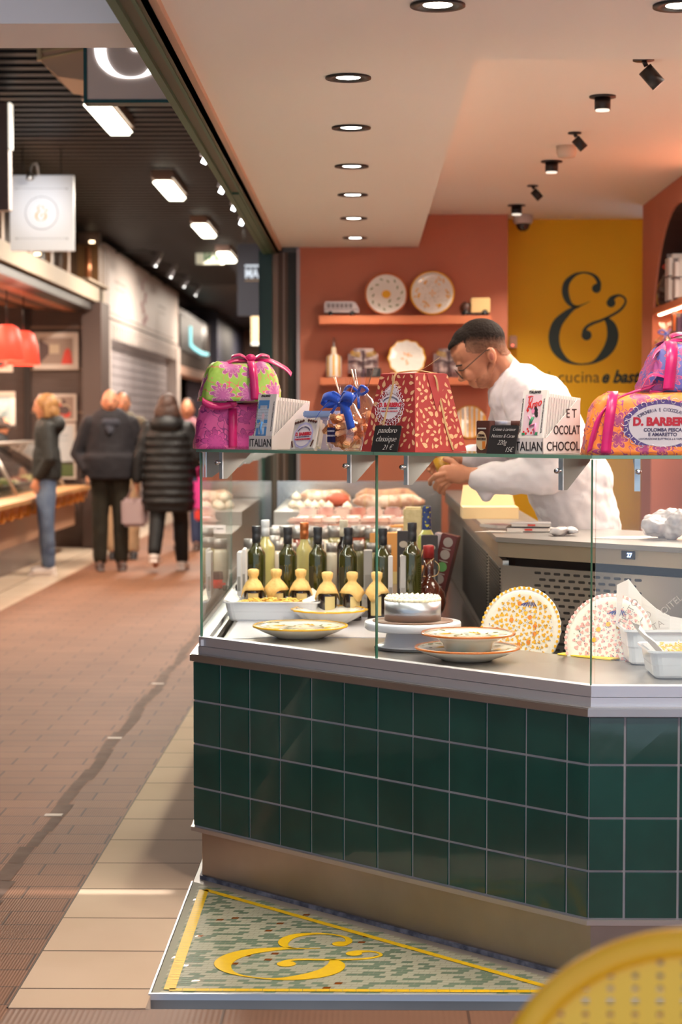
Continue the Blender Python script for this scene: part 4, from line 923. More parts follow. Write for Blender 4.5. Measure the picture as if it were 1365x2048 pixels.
# striped oil bottle
p = P3(668, 755, YS+.1); t = thing('oil_cruet', 'yellow and white striped ceramic oil bottle with steel spout', 'bottle', (p.x, YS+.1, z2))
prof = [(0, 0), (.043, 0), (.045, .01), (.045, .115), (.038, .13), (.016, .14), (.014, .18), (0, .18)]
MB().lathe(prof, 32).build('body', cer, t)
mb = MB()
for k in range(8):
    a0 = k*math.pi/4; 
    for (r0, za), (r1, zb) in zip(prof[2:7], prof[3:7]):
        v = []
        for (r, z) in ((r0, za), (r1, zb)):
            for a in (a0-.14, a0+.14): v.append(((r+.001)*math.cos(a), (r+.001)*math.sin(a), z))
        mb.add(v, [(0, 1, 3, 2)])
mb.build('stripe', ytrim, t)
MB().lathe([(0, .18), (.009, .18), (.006, .2), (.003, .235), (0, .235)], 12).build('spout', steel_h, t)
# cellophane parcels
def parcel(px, label):
    p = P3(px, 755, YS+.1); t = thing('gift_parcel', label, 'parcel', (p.x, YS+.1, z2))
    o = MB().box((0, 0, .085), (.175, .09, .17), bev=.03).build('wrapping', mat('print_wrap', rgb(196, 176, 170), 0.35, col2=rgb(140, 112, 110), scale=26, ramp=(.45, .55)), t); mods(o, ('DIS', 0.05, 0.012))
    mb = MB()
    for s in (-1, 1):
        mb.tube(smooth_path([(s*.085, -.05, .09), (s*.04, -.055, .10), (0, -.055, .085), ], 5), .005, 6); mb.tube(smooth_path([(s*.01, -.055, .01), (s*.004, -.058, .05), (0, -.055, .085), (s*.006, -.056, .16)], 5), .005, 6)
    mb.build('ribbon', mat('plum_ribbon', rgb(84, 62, 66), 0.5), t)
    mb = MB()
    for s in (-1, 1):
        for z in (.13, .145): mb.box((s*.045, -.05, z), (.055, .004, .007), rot=(0, R(-12*s), 0))
    mb.build('printed_stripe', mat('mustard_print', rgb(190, 150, 60), 0.5), t)
parcel(727, 'grey cellophane gift parcel left of the scalloped plate')
parcel(898, 'grey cellophane gift parcel partly behind the staff member')
p = P3(748, 755, YS+.02); t = thing('price_card', 'small black price card before the left gift parcel', 'price card', (p.x, YS+.02, z2))
MB().box((0, 0, .028), (.085, .003, .056), rot=(R(-8), 0, 0)).build('card', mat('chalk_black', rgb(34, 32, 32), 0.5), t)
mb = MB()
for k in range(3): put_text(mb, ['Colomba', 'del Sole', '12 €'][k], .009, Matrix.Translation((0, -.004-.001*k, .042-.014*k)), shear=.3)
# (writing there is too blurred to read: only chalk strokes)
mb = MB()
for k in range(3): mb.box((0, -.0035, .043-.013*k), (.05-.01*k, .001, .003))
mb.build('chalk_strokes', mat('chalk', rgb(190, 186, 180), 0.8), t)
# ampersand and slogan on the mustard wall
t = thing('wall_logo', 'large dark green ampersand painted on the mustard wall', 'wall sign', PY(1175, 637, 11.499))
ampersand(MB(), Matrix(), 184*11.5/3800, 0.003).build('ampersand', mat('logo_green', rgb(22, 52, 44), 0.5), t)
t = thing('wall_lettering', 'slogan "cucina e basta" below the ampersand on mustard wall', 'wall sign', PY(1105, 765, 11.499))
mb = MB(); k = 11.5/3800; put_text(mb, ', cucina', 23*k, Matrix.Translation((-6*k, -.001, 0)), align='LEFT', bold=0.0, sx=.98, space=1.02)
mb.build('thin_lettering', mat('slogan_brown', rgb(96, 70, 10), 0.5), t)
mb = MB(); put_text(mb, 'i', 23*k, Matrix.Translation((-10*k, -.001, 0)), align='LEFT'); mb.build('thin_lettering', MATS['slogan_brown'], t)
mb = MB(); put_text(mb, 'e basta', 24*k, Matrix.Translation((97*k, -.001, 0)), align='LEFT', bold=.0035, shear=.35, sx=.88)
mb.build('bold_lettering', mat('logo_green', rgb(22, 52, 44), 0.5), t)
p = PY(1027, 684, 11.45); t = thing('wall_switch', 'small grey switch box with red light behind the staff member', 'switch', p)
MB().box((0, 0, 0), (.045, .03, .075), bev=.004).build('box', mat('switch_grey', rgb(190, 150, 120), 0.5), t); MB().ell((-.004, -.018, -.02), (.006, .003, .006)).build('indicator', emis('red_led', (1, .15, .1), 3), t)
# ------------------------------------------------ niche shelves with their goods
def nz(px, py, Y): return PY(px, py, Y).z
NS = [2.06, 1.775, 1.50]
for k, z in enumerate(NS):
    t = thing('niche_shelf', ['upper shelf of the arched niche with light strip', 'middle shelf of the arched niche under bagged biscuits', 'lower shelf of the arched niche with light strip'][k], 'shelf', (XW, (YN0+YN1)/2, z))
    MB().bb((-.0, -.82, -.035), (.37, .82, 0)).build('board', sh_or, t)
    MB().bb((.02, -.74, -.043), (.035, .74, -.036)).build('light_strip', emis('led_warm', (1, .72, .45), 14), t)
    l = light('led_light', 'AREA', (.1, 0, -.05), 3.5, (1, .72, .45), .05, 1.5); l.parent = t
clear = glassmat('cellophane', (.98, .98, .98), 2.2)
def cello_bag(name, label, loc, s, fill, ribbon, group=None, tall=1.0, n=14, seed=1):
    t = thing(name, label, 'sweet bag', loc, group=group); rd = random.Random(seed)
    mb = MB()
    for k in range(n): mb.box((rd.uniform(-.04, .04)*s, rd.uniform(-.025, .025)*s, .015*s+.075*s*k/n), (.035*s, .018*s, .014*s), 0, rot=(rd.uniform(-.6, .6), rd.uniform(-.6, .6), rd.uniform(0, 3)), bev=.003*s)
    mb.build('sweets', fill, t)
    mb = MB(); mb.lathe([(0, .001), (.05*s, .002), (.058*s, .02*s), (.055*s, .08*s), (.03*s, .11*s*tall), (.012*s, .125*s*tall), (.02*s, .14*s*tall), (.035*s, .175*s*tall)], 20, sy=.6, wob=lambda a, r: .06*math.sin(5*a)+.05*math.sin(9*a), cap=False); mb.build('cellophane', clear, t)
    mb = MB(); zt = .125*s*tall
    for sg in (-1, 1):
        mb.tube(smooth_path([(0, -.012*s, zt), (sg*.02*s, -.02*s, zt+.015*s), (sg*.04*s, -.02*s, zt+.004*s), (sg*.02*s, -.02*s, zt-.006*s), (0, -.012*s, zt)], 4), .004*s, 6)
        mb.tube([(0, -.012*s, zt), (sg*.02*s, -.03*s, zt-.04*s)], .004*s, 6)
    mb.build('ribbon', ribbon, t); return t
blue_rib = mat('blue_ribbon', rgb(36, 84, 196), 0.25, sheen=.3); red_rib = mat('red_ribbon', rgb(190, 44, 24), 0.3); mag_rib = mat('magenta_ribbon', rgb(206, 16, 104), 0.32, sheen=.2, col2=rgb(176, 10, 92), scale=14)
tan_sw = mat('tan_biscuit', rgb(206, 160, 110), 0.6); 
cello_bag('biscuit_bag', 'bag of biscuits tied with blue ribbon in the niche', (XW+.052, 10.24, NS[1]+.0005), 1.15, tan_sw, blue_rib, seed=3)
cello_bag('biscuit_bag', 'bag of pale biscuits behind the blue ribboned bag', (XW+.085, 10.02, NS[1]+.0005), 1.4, tan_sw, mat('white_ribbon', rgb(220, 215, 210), .4), seed=4)
cello_bag('biscuit_bag', 'dark wrapped sweet bag with red bow, top niche shelf', (XW+.075, 10.20, NS[0]+.0005), 1.35, mat('dark_choc', rgb(60, 34, 26), .4), red_rib, seed=5, tall=1.2)
for k, (y, z, w, h, c, lb) in enumerate([(10.02, NS[0], .16, .26, rgb(236, 226, 220), 'large white wrapped parcel with string, top niche shelf'), (9.80, NS[0], .14, .22, rgb(226, 214, 208), 'smaller white wrapped parcel at the end of niche shelf'), (9.84, NS[1], .10, .24, rgb(214, 110, 50), 'orange gift box on the middle niche shelf'), (9.70, NS[1], .10, .22, rgb(70, 40, 80), 'plum gift box on the middle niche shelf')]):
    t = thing('wrapped_gift', lb, 'gift', (XW+.10, y, z+.0005))
    o = MB().box((0, 0, h/2), (.16, w, h), bev=.02).build('wrapping', mat('gift_%d' % k, c, .45), t)
    mb = MB(); mb.box((0, 0, h/2), (.166, .006, h+.006)); mb.box((0, 0, h*.55), (.166, w+.006, .006)); mb.build('string', mat('grey_string', rgb(120, 110, 110), .6), t)
# dark board leaning below
tag(MB().bb((XW+.05, 9.2, NS[1]-.15), (XW+.08, 9.95, NS[1]-.04)).build('dark_panel', mat('dark_board', rgb(70, 44, 32), .5)), 'dark brown board below the middle niche shelf', 'board')

# ================================================================== goods on the glass shelf
ZT = SH+0.0004
def on(px, d, z=None, py=900):     # place on the chamfer shelf: pixel column px, d metres behind the counter face line
    p = PC(px, py, c0+S2*d); return Vector((p.x, p.y, ZT if z is None else z))
RZ = R(-45)      # facing the chamfer normal
def flower_mat(name, base, petal, line, scale=11.0, n=5, R0=0.46, extra=None):
    if name in MATS: return MATS[name]
    m = mat(name, base, 0.45); nt = m.node_tree; N = nt.nodes; L = nt.links; b = N['Principled BSDF']
    tc = N.new('ShaderNodeTexCoord'); mp = N.new('ShaderNodeMapping'); mp.inputs['Scale'].default_value = (scale,)*3; L.new(tc.outputs['Object'], mp.inputs[0])
    vo = N.new('ShaderNodeTexVoronoi'); vo.inputs['Scale'].default_value = 1.0; vo.inputs['Randomness'].default_value = 0.75; L.new(mp.outputs[0], vo.inputs['Vector'])
    sb = N.new('ShaderNodeVectorMath'); sb.operation = 'SUBTRACT'; L.new(mp.outputs[0], sb.inputs[0]); L.new(vo.outputs['Position'], sb.inputs[1])
    sx = N.new('ShaderNodeSeparateXYZ'); L.new(sb.outputs[0], sx.inputs[0])
    def M(op, a, c=None, **k):
        q = N.new('ShaderNodeMath'); q.operation = op
        for i, v in enumerate((a, c)):
            if v is None: continue
            if isinstance(v, (int, float)): q.inputs[i].default_value = v
            else: L.new(v, q.inputs[i])
        return q.outputs[0]
    u = M('ADD', sx.outputs[0], M('MULTIPLY', sx.outputs[1], 0.6)); w = sx.outputs[2]
    ang = M('ARCTAN2', w, u); r = M('POWER', M('ADD', M('MULTIPLY', u, u), M('MULTIPLY', w, w)), 0.5)
    pet = M('ADD', M('MULTIPLY', M('ABSOLUTE', M('COSINE', M('MULTIPLY', ang, n))), 0.5), 0.5)
    edge = M('MULTIPLY', pet, R0)
    f1 = M('LESS_THAN', r, edge); f2 = M('LESS_THAN', M('ABSOLUTE', M('SUBTRACT', r, edge)), 0.018); f3 = M('LESS_THAN', M('ABSOLUTE', M('SUBTRACT', r, M('MULTIPLY', edge, 0.62))), 0.012)
    ln = M('MAXIMUM', f2, f3)
    wv = N.new('ShaderNodeTexNoise'); wv.inputs['Scale'].default_value = 2.2; wv.inputs['Detail'].default_value = 1; L.new(mp.outputs[0], wv.inputs['Vector'])
    cu = M('LESS_THAN', M('ABSOLUTE', M('SUBTRACT', wv.outputs[0], 0.5)), 0.012)
    x1 = N.new('ShaderNodeMixRGB'); x1.inputs[1].default_value = base; x1.inputs[2].default_value = extra or petal; L.new(cu, x1.inputs[0])
    x2 = N.new('ShaderNodeMixRGB'); x2.inputs[2].default_value = petal; L.new(x1.outputs[0], x2.inputs[1]); L.new(f1, x2.inputs[0])
    x3 = N.new('ShaderNodeMixRGB'); x3.inputs[2].default_value = line; L.new(x2.outputs[0], x3.inputs[1]); L.new(ln, x3.inputs[0]); L.new(x3.outputs[0], b.inputs['Base Color'])
    n2 = N.new('ShaderNodeTexNoise'); n2.inputs['Scale'].default_value = 22; n2.inputs['Detail'].default_value = 2; L.new(tc.outputs['Object'], n2.inputs['Vector'])
    bp = N.new('ShaderNodeBump'); bp.inputs['Strength'].default_value = 0.35; bp.inputs['Distance'].default_value = 0.01; L.new(n2.outputs[0], bp.inputs['Height']); L.new(bp.outputs[0], b.inputs['Normal'])
    return m
def loaf(w, d, h, top=0.72, seed=0, nr=14, nu=48, bulge=0.02):
    """wrapped cake box: rounded tapering block with creases, standing on z=0"""
    rd = random.Random(seed); ph = [rd.uniform(0, 6.28) for _ in range(6)]; vs = []; fs = []
    for j in range(nr+1):
        t = j/nr; z = h*t; k = 1-(1-top)*t**1.5
        if t > 0.86: k *= 1-((t-0.86)/0.14)**2*0.10
        for i in range(nu):
            a = 2*math.pi*i/nu; c, s = math.cos(a), math.sin(a); e = 0.42
            x = w/2*k*math.copysign(abs(c)**e, c); y = d/2*k*math.copysign(abs(s)**e, s)
            q = 1+bulge*math.sin(3*a+ph[0]+4*t)+bulge*.6*math.sin(7*a+ph[1]-3*t)*(0.4+t)
            cr = .0035*math.sin(17*a+5*math.sin(6*t+ph[3]))*math.sin(9*t+ph[4]+2*math.sin(a))
            vs.append((x*q+cr*c, y*q+cr*s, z+(0.006*math.sin(5*a+ph[2])*t)))
    for j in range(nr):
        for i in range(nu): fs.append((j*nu+i, j*nu+(i+1) % nu, (j+1)*nu+(i+1) % nu, (j+1)*nu+i))
    vs.append((0, 0, h+0.004)); fs += [(nr*nu+i, nr*nu+(i+1) % nu, len(vs)-1) for i in range(nu)]; fs.append(tuple(range(nu))[::-1])
    mb = MB(); mb.add(vs, fs, 0, True); return mb
def strap(pts, w, mb=None, axis=(1, 0, 0), mi=0):
    """flat ribbon band through pts, width w along axis"""
    mb = mb or MB(); ax = Vector(axis)*w/2; p = smooth_path(pts, 5); vs = []
    for q in p: vs += [Vector(q)-ax, Vector(q)+ax]
    mb.add(vs, [(2*i, 2*i+1, 2*i+3, 2*i+2) for i in range(len(p)-1)], mi, True); return mb
def colomba(label, px, d, z, w, dp, h, m, rz, name='wrapped_cake', seed=0, rib=(0.2,), lab=None, lab_x=0.0, bow=True, ltop=0.72, rw=0.026):
    p = on(px, d, z); t = thing(name, label, 'wrapped cake', p, rz)
    loaf(w, dp, h, ltop, seed).build('wrapping', m, t)
    rb = MB()
    for x in rib:
        X = x*w; k = ltop
        strap([(X*1.05, -dp/2*1.02-.003, 0.004), (X*1.0, -dp/2*1.0-.003, h*.4), (X*.92, -dp/2*.86-.004, h*.8), (X*.85, -dp/2*.55, h*1.02), (X*.8, 0, h*1.04+.003), (X*.85, dp/2*.6, h*1.0)], rw, rb)
    if bow:
        X = rib[0]*w*.82
        for s in (-1, 1):
            strap([(X, -.01, h*1.04), (X+s*.03, -.02, h*1.04+.022), (X+s*.06, -.01, h*1.04+.016), (X+s*.045, .0, h*1.04+.004), (X, 0, h*1.04+.004)], .03, rb, axis=(0, 1, .3))
            strap([(X, -.01, h*1.04+.006), (X+s*.05, -.03, h*1.03+.008), (X+s*.105, -.045, h*.88), (X+s*.125, -.06, h*.7)], .024, rb, axis=(0.2, .8, .55))
        rb.ell((X, -.012, h*1.04+.012), (.016, .014, .013))
    mods(rb.build('ribbon', mag_rib, t), ('SOL', 0.0012))
    return t
pinkM = flower_mat('pink_floral_paper', rgb(236, 96, 160), rgb(198, 66, 140), rgb(150, 40, 110), 12, 4, .5, extra=rgb(150, 52, 118))
greenM = flower_mat('green_floral_paper', rgb(156, 194, 80), rgb(184, 92, 150), rgb(228, 170, 190), 13, 5, .5, extra=rgb(226, 110, 110))
orangeM = flower_mat('orange_floral_paper', rgb(238, 130, 50), rgb(158, 60, 110), rgb(236, 150, 90), 17, 3, .42, extra=rgb(150, 60, 120))
violetM = flower_mat('violet_floral_paper', rgb(92, 90, 160), rgb(150, 70, 130), rgb(226, 90, 110), 18, 4, .46, extra=rgb(226, 96, 110))
pk = colomba('pink floral wrapped cake under the green floral one', 468, 0.13, None, 0.255, 0.20, 0.140, pinkM, R(8), seed=1, rib=(-0.04,), bow=False, ltop=.80)
colomba('green floral wrapped cake with magenta bow, on the pink one', 480, 0.13, ZT+0.149, 0.262, 0.19, 0.118, greenM, R(6), seed=2, rib=(0.16,), ltop=.74)
colomba('orange floral wrapped cake with oval white label', 1305, 0.02, None, 0.36, 0.20, 0.155, orangeM, R(0), seed=3, rib=(-0.34,), bow=False, ltop=.78)
ox = colomba('violet floral wrapped cake with magenta ribbon atop the orange one', 1372, 0.0, ZT+0.165, 0.30, 0.18, 0.125, violetM, R(8), seed=6, rib=(-0.05, -.33), bow=True, ltop=.72, rw=.03)
rb = MB(); strap([(-.105, -.105, .150), (-.085, -.112, .138), (-.05, -.112, .132), (-.012, -.106, .139), (.0, -.10, .141)], .022, rb, axis=(.1, .3, .95)); rb.ell((-.008, -.102, .140), (.012, .010, .008)); mods(rb.build('ribbon_tail', mag_rib, pk), ('SOL', .0012))
# move the two right-hand cakes onto the front shelf
fx = lambda px, y: PY(px, 905, y)
for o in bpy.data.objects:
    if o.get('label') == 'orange floral wrapped cake with oval white label': p = fx(1300, 5.00); o.location = (p.x, 5.00, ZT); oc = o
    if o.get('label', '').startswith('violet floral'): p = fx(1392, 5.03); o.location = (p.x, 5.03, ZT+0.163)
# magenta ribbon tail rising left on the orange cake
rb = MB(); strap([(-.165, -.085, .01), (-.155, -.09, .06), (-.135, -.085, .11), (-.09, -.07, .148), (-.02, -.06, .172), (.0, -.06, .178)], .026, rb, axis=(.75, .2, .5))
strap([(-.03, -.06, .172), (-.01, -.07, .205), (.03, -.065, .20), (.03, -.06, .17), (-.01, -.06, .165)], .028, rb, axis=(.2, .9, .3))
mods(rb.build('ribbon_bow', mag_rib, oc), ('SOL', 0.0012))
# --- labels
labw = mat('label_white', rgb(222, 212, 216), 0.4); labv = mat('label_violet', rgb(98, 78, 140), 0.4); labr = mat('label_red', rgb(196, 44, 60), 0.4); labd = mat('label_ink', rgb(70, 60, 96), 0.4)
def arc_text(mb, txt, h, rx, rz, a0, a1, M, mi, up=True, bold=0.0, sx=.9):
    n = len(txt)
    for i, ch_ in enumerate(txt):
        if ch_ == ' ': continue
        a = a0+(a1-a0)*(i/(n-1)); x, z = rx*math.sin(a), rz*math.cos(a)
        T = M @ Matrix.Translation((x, 0, z if up else -z)) @ Euler((0, a*0.75 if up else -a*.75, 0)).to_matrix().to_4x4()
        put_text(mb, ch_, h, T, mi, bold=bold, sx=sx)
def oval(mb, M, rx, rz, y, mi, n=40, wob=0.0, k=16):
    mb.add([(rx*(1+wob*math.cos(k*2*math.pi*i/n))*math.sin(2*math.pi*i/n), y, rz*(1+wob*math.cos(k*2*math.pi*i/n))*math.cos(2*math.pi*i/n)) for i in range(n)], [tuple(range(n))], mi, False, M)
def scroll_ring(mb, M, rx, rz, y, mi, n=18, s=.012, r=.0011):
    for i in range(n):
        a = 2*math.pi*i/n; c = Vector((rx*math.sin(a), y, rz*math.cos(a)))
        pts = [c+Vector((s*(1-j/9)*math.cos(a*2+j*.75), 0, s*(1-j/9)*math.sin(a*2+j*.75))) for j in range(9)]
        mb.tube(pts, r, 4, mi, M=M)
def brand_label(parent, M, rx, rz, lines, sc=1.0, frame=labv, name='label', scroll=True):
    mb = MB(); oval(mb, M, rx*1.0, rz*1.0, 0, 0, wob=.03, k=10, n=60); mb.build('label_border', frame, parent, fixn=False)
    mb = MB(); oval(mb, M, rx*.86, rz*.84, -0.0006, 0); o = mb.build(name, labw, parent, fixn=False)
    mb = MB()
    if scroll: scroll_ring(mb, M, rx*.95, rz*.95, -0.0008, 2, n=22, s=rx*.12, r=.0009*sc)
    M2 = M @ Matrix.Translation((0, -0.0012, 0))
    for (txt, h, z, mi, bold, sx) in lines:
        if isinstance(z, tuple): arc_text(mb, txt, h, rx*.7, rz*z[2], z[0], z[1], M2, mi, up=(z[3] > 0), sx=sx)
        else: put_text(mb, txt, h, M2 @ Matrix.Translation((0, 0, z)), mi, bold=bold, sx=sx)
    mb.build('lettering', [labd, labr, mat('scroll_white', rgb(226, 214, 220), .4)], parent, fixn=False)
Mo = Matrix.Translation((0.018, -0.1055, 0.076)) @ Euler((R(9), 0, 0)).to_matrix().to_4x4()
brand_label(oc, Mo, 0.102, 0.066, [('D. BARBERO', .0195, .0005, 1, .0016, .98), ('COLOMBA PESCA', .0085, -.0155, 0, .0003, 1), ('E AMARETTO', .0085, -.0275, 0, .0003, 1), ('LAVORAZIONE ELETTRICA e A VAPORE', .0050, -.0375, 0, 0, .95), ('TORRONERIA E CIOCCOLATERIA', .0085, (-1.0, 1.0, .56, 1), 0, 0, .8)])
vc = [o for o in bpy.data.objects if o.get('label', '').startswith('violet floral')][0]
brand_label(vc, Matrix.Translation((0.09, -0.094, 0.06)) @ Euler((R(12), 0, 0)).to_matrix().to_4x4(), .075, .055, [('D. BARBERO', .014, -.005, 1, .001, .95), ('TORRONERIA E CIOCCOLATERIA', .0065, (-1, 1, .56, 1), 0, 0, .8)], frame=labw)
# --- chocolate bar cartons
cart = mat('carton_white', rgb(226, 214, 208), 0.5); barw = mat('bar_white', rgb(236, 228, 220), 0.45); ink = mat('ink_black', rgb(52, 46, 46), 0.5)
def choc_carton(px, d, label, front_kind, barlabel):
    p = on(px, d); w = .104; dp = .155
    t = thing('display_carton', label, 'display carton', p, RZ)
    # local: x along E (counter edge), y inwards; front lip at y=0
    mb = MB(); mb.bb((0, 0, 0), (w, .002, .042)); mb.bb((0, 0, 0), (w, dp, .002)); mb.bb((0, dp-.002, 0), (w, dp, .142))
    for x in (0, w-.002):
        vs = [(x, 0, 0), (x, dp, 0), (x, dp, .142), (x, dp-.012, .145), (x, .012, .042), (x, 0, .042)]; vs += [(q[0]+.002, q[1], q[2]) for q in vs]
        mb.add(vs, [(0, 1, 2, 3, 4, 5), (6, 7, 8, 9, 10, 11)]+[(i, (i+1) % 6, 6+(i+1) % 6, 6+i) for i in range(6)])
    mb.build('carton', cart, t)
    mb = MB(); put_text(mb, 'ITALIAN', .0235, Matrix.Translation((.003, -.0008, .009)), align='LEFT', sx=.80, bold=.0002)
    Ms = Matrix(((0, -1, 0, w+.0008), (1, 0, 0, .002), (0, 0, 1, 0), (0, 0, 0, 1)))
    if front_kind: put_text(mb, 'CHOCOL', .0235, Ms @ Matrix.Translation((.012, 0, .009)), align='LEFT', sx=.95, bold=.0002)
    if front_kind: put_text(mb, 'OCOLAT', .0235, Ms @ Matrix.Translation((.040, 0, .052)), align='LEFT', sx=.80, bold=.0002)
    if front_kind: put_text(mb, 'E T', .0235, Ms @ Matrix.Translation((.092, 0, .096)), align='LEFT', sx=.95, bold=.0002)
    mb.build('lettering', ink, t, fixn=False)
    def bar(k, front):
        y = .012+k*.0105; L_ = .135 if front else .128
        b = thing('chocolate_bar', barlabel[0] if front else ORD[k]+barlabel[1], 'chocolate bar', p+Vector((E.x*.008+NI.x*y, E.y*.008+NI.y*y, .034-.0009*k if not front else .036)), RZ, group=None if front else barlabel[2], rot=(R(-9 if front else -7), 0, RZ))
        MB().bb((0, 0, 0), (.084, .0085, L_), bev=.0008).build('packet', barw, b); return b
    f = bar(0, True)
    for k in range(1, 14):
        b = bar(k, False); mb = MB(); mb.bb((.0843, .002, .02), (.0846, .004, .118)); mb.build('edge_print', mat('edge_print', rgb(150, 140, 136), .5), b)
    A_, B_, C_, D_ = 0, 1, 2, 3
    mb = MB(); q = lambda a, c, e, g, mi, y=-.0006: mb.add([(a, y, c), (e, y, c), (e, y, g), (a, y, g)], [(0, 1, 2, 3)], mi)
    if front_kind == 0:
        q(.008, .008, .056, .112, 0); 
        for a, c, e, g in ((.008, .1, .056, .116), (.008, .09, .016, .1), (.048, .09, .056, .1), (.008, .045, .024, .056), (.04, .045, .056, .056), (.008, .008, .02, .03), (.046, .008, .056, .034), (.008, .002, .056, .01)): q(a, c, e, g, 1, -.0008)
        for i in range(7): q(.010+i*.0065, .03, .0104+i*.0065, .112, 3, -.0007)
        for i in range(9): q(.008, .032+i*.009, .056, .0325+i*.009, 3, -.0007)
        oval(mb, Matrix.Translation((.034, -.0004, .066)), .007, .01, -.0006, 4, n=12); mb.tube([(.034, -.0015, .05), (.028, -.0015, .03), (.036, -.0015, .012)], .004, 5, 1); mb.tube([(.034, -.0015, .05), (.026, -.0015, .042), (.022, -.0015, .046)], .0018, 5, 2); oval(mb, Matrix(), .004, .004, 0, 2, n=10)
    else:
        q(.012, .014, .068, .122, 4)
        mb.tube([(.046, -.0015, .062), (.040, -.0015, .052), (.038, -.0015, .040)], .0042, 6, 5)     # torso top (green)
        mb.tube([(.048, -.0015, .066), (.036, -.0015, .056), (.028, -.0015, .066)], .0018, 6, 6)
        mb.tube([(.036, -.0015, .038), (.056, -.0015, .044), (.054, -.0015, .018)], .0032, 6, 6)
        for (x, z, r) in ((.052, .080, .007), (.054, .072, .0065), (.050, .087, .005), (.056, .066, .005)): oval(mb, Matrix.Translation((x, -.0002*10*r, z)), r, r, -.0012, 3, n=12)
        oval(mb, Matrix.Translation((.044, 0, .078)), .0055, .0065, -.0024, 6, n=14)
        for (x, z) in ((.018, .022), (.026, .018), (.034, .024), (.044, .02), (.050, .028), (.030, .03), (.06, .019)): oval(mb, Matrix.Translation((x, 0, z)), .003, .0034, -.0013, 7, n=10)
        mb.add([(.024, -.0014, .074), (.029, -.0014, .081), (.0265, -.0014, .084), (.024, -.0014, .081), (.0215, -.0014, .084), (.019, -.0014, .081)], [(0, 1, 2, 3, 4, 5)], 7)
        mb.add([(.012, -.0014, .014), (.022, -.0014, .014), (.022, -.0014, .02), (.012, -.0014, .02)], [(0, 1, 2, 3)], 5); mb.add([(.056, -.0014, .014), (.066, -.0014, .014), (.066, -.0014, .022), (.056, -.0014, .022)], [(0, 1, 2, 3)], 5)
        put_text(mb, 'Ti', .018, Matrix.Translation((.018, -.002, .098)) @ Euler((0, R(-10), 0)).to_matrix().to_4x4(), 7, align='LEFT', shear=.4, sx=.9, bold=.0002)
        put_text(mb, 'Amo', .019, Matrix.Translation((.020, -.002, .080)) @ Euler((0, R(-16), 0)).to_matrix().to_4x4(), 7, align='LEFT', shear=.45, sx=.95, bold=.0002)
    put_text(mb, 'ITAL:IANO', .0065, Matrix.Translation((.042 if front_kind else .036, -.001, .126)), 3, sx=.9, bold=.0004, shear=.2)
    for x, an in ((.0065, -90), (.0745, 90)):
        put_text(mb, 'THE MOST ITALIAN CHOCOLATE', .0042, Matrix.Translation((x, -.001, .066)) @ Euler((0, R(an), 0)).to_matrix().to_4x4(), 3, sx=1.0)
    mb.build('front_print', [mat('print_pale_blue', rgb(206, 216, 226), .5), mat('print_blue', rgb(84, 146, 204), .5), mat('print_gold', rgb(220, 170, 60), .5), ink, mat('print_pink', rgb(232, 200, 206), .5), mat('print_green', rgb(60, 140, 96), .5), mat('print_rose', rgb(236, 140, 176), .5), mat('print_red', rgb(220, 50, 44), .5)], f, fixn=False)
choc_carton(498, 0.055, 'white cardboard display carton holding the blue printed chocolate bars', 0, ('front chocolate bar with blue tiled illustration', ' bar behind the front one in the blue printed carton', 'chocolate bars in the blue carton'))
choc_carton(1026, 0.035, 'white cardboard display carton holding the pink Ti Amo chocolate bars', 1, ('front chocolate bar with red Ti Amo lettering on pink', ' bar behind the front one in the Ti Amo carton', 'chocolate bars in the Ti Amo carton'))
# --- tins
t = thing('nougat_tin', 'white square tin with brown swirls and round violet label', 'tin', on(604, .035), rot=(R(-17), R(-3), RZ))
MB().bb((-.053, 0, .002), (.053, .036, .098), bev=.012).build('tin_body', mat('tin_cream', rgb(226, 216, 206), .25, coat=.5), t)
MB().bb((-.055, -.003, .0), (.055, .006, .1), bev=.004).build('lid', mat('tin_cream', rgb(226, 216, 206), .25), t)
brand_label(t, Matrix.Translation((0, -.0045, .045)), .041, .040, [('D. BARBERO', .0095, .0, 1, .0007, .9), ('TORRONERIA CIOCCOLATERIA', .0040, (-1.0, 1.0, .6, 1), 0, 0, .9), ('DAL MDCCCLXXXIII IN ASTI', .003, -.006, 0, 0, 1), ('TORRONCINI MORBIDI', .005, -.0145, 1, .0002, .9)], sc=.7, frame=mat('label_lilac', rgb(186, 180, 216), .4), scroll=False)
mb = MB()
for s in (-1, 1):
    for k in range(4):
        x = s*(.012+k*.0105); pts = [(x+.004*math.cos(j*.8)*(1-j/8), -.0048, .09-.002*k+.005*math.sin(j*.8)*(1-j/8)) for j in range(8)]; mb.tube(pts, .0022, 5)
    for j in range(4): mb.ell((s*(.040+.002*j), -.0045, .012+.005*j), (.0035, .001, .0035), nu=8, nv=5)
mb.build('brown_swirl', mat('brown_print', rgb(96, 52, 40), .4), t)
t = thing('gift_tin', 'pale blue rectangular tin behind the square white tin', 'tin', on(636, .17), RZ+R(8))
MB().bb((-.055, 0, 0), (.055, .07, .098), bev=.006).build('tin_body', mat('tin_violet', rgb(196, 186, 210), .35), t); MB().bb((-.058, -.003, .098), (.058, .073, .118), bev=.004).build('lid', mat('tin_blue', rgb(150, 174, 220), .3), t)
MB().bb((-.05, -.0045, .086), (.05, -.003, .089)).build('gold_line', mat('thin_gold', rgb(150, 130, 160), .4), t)
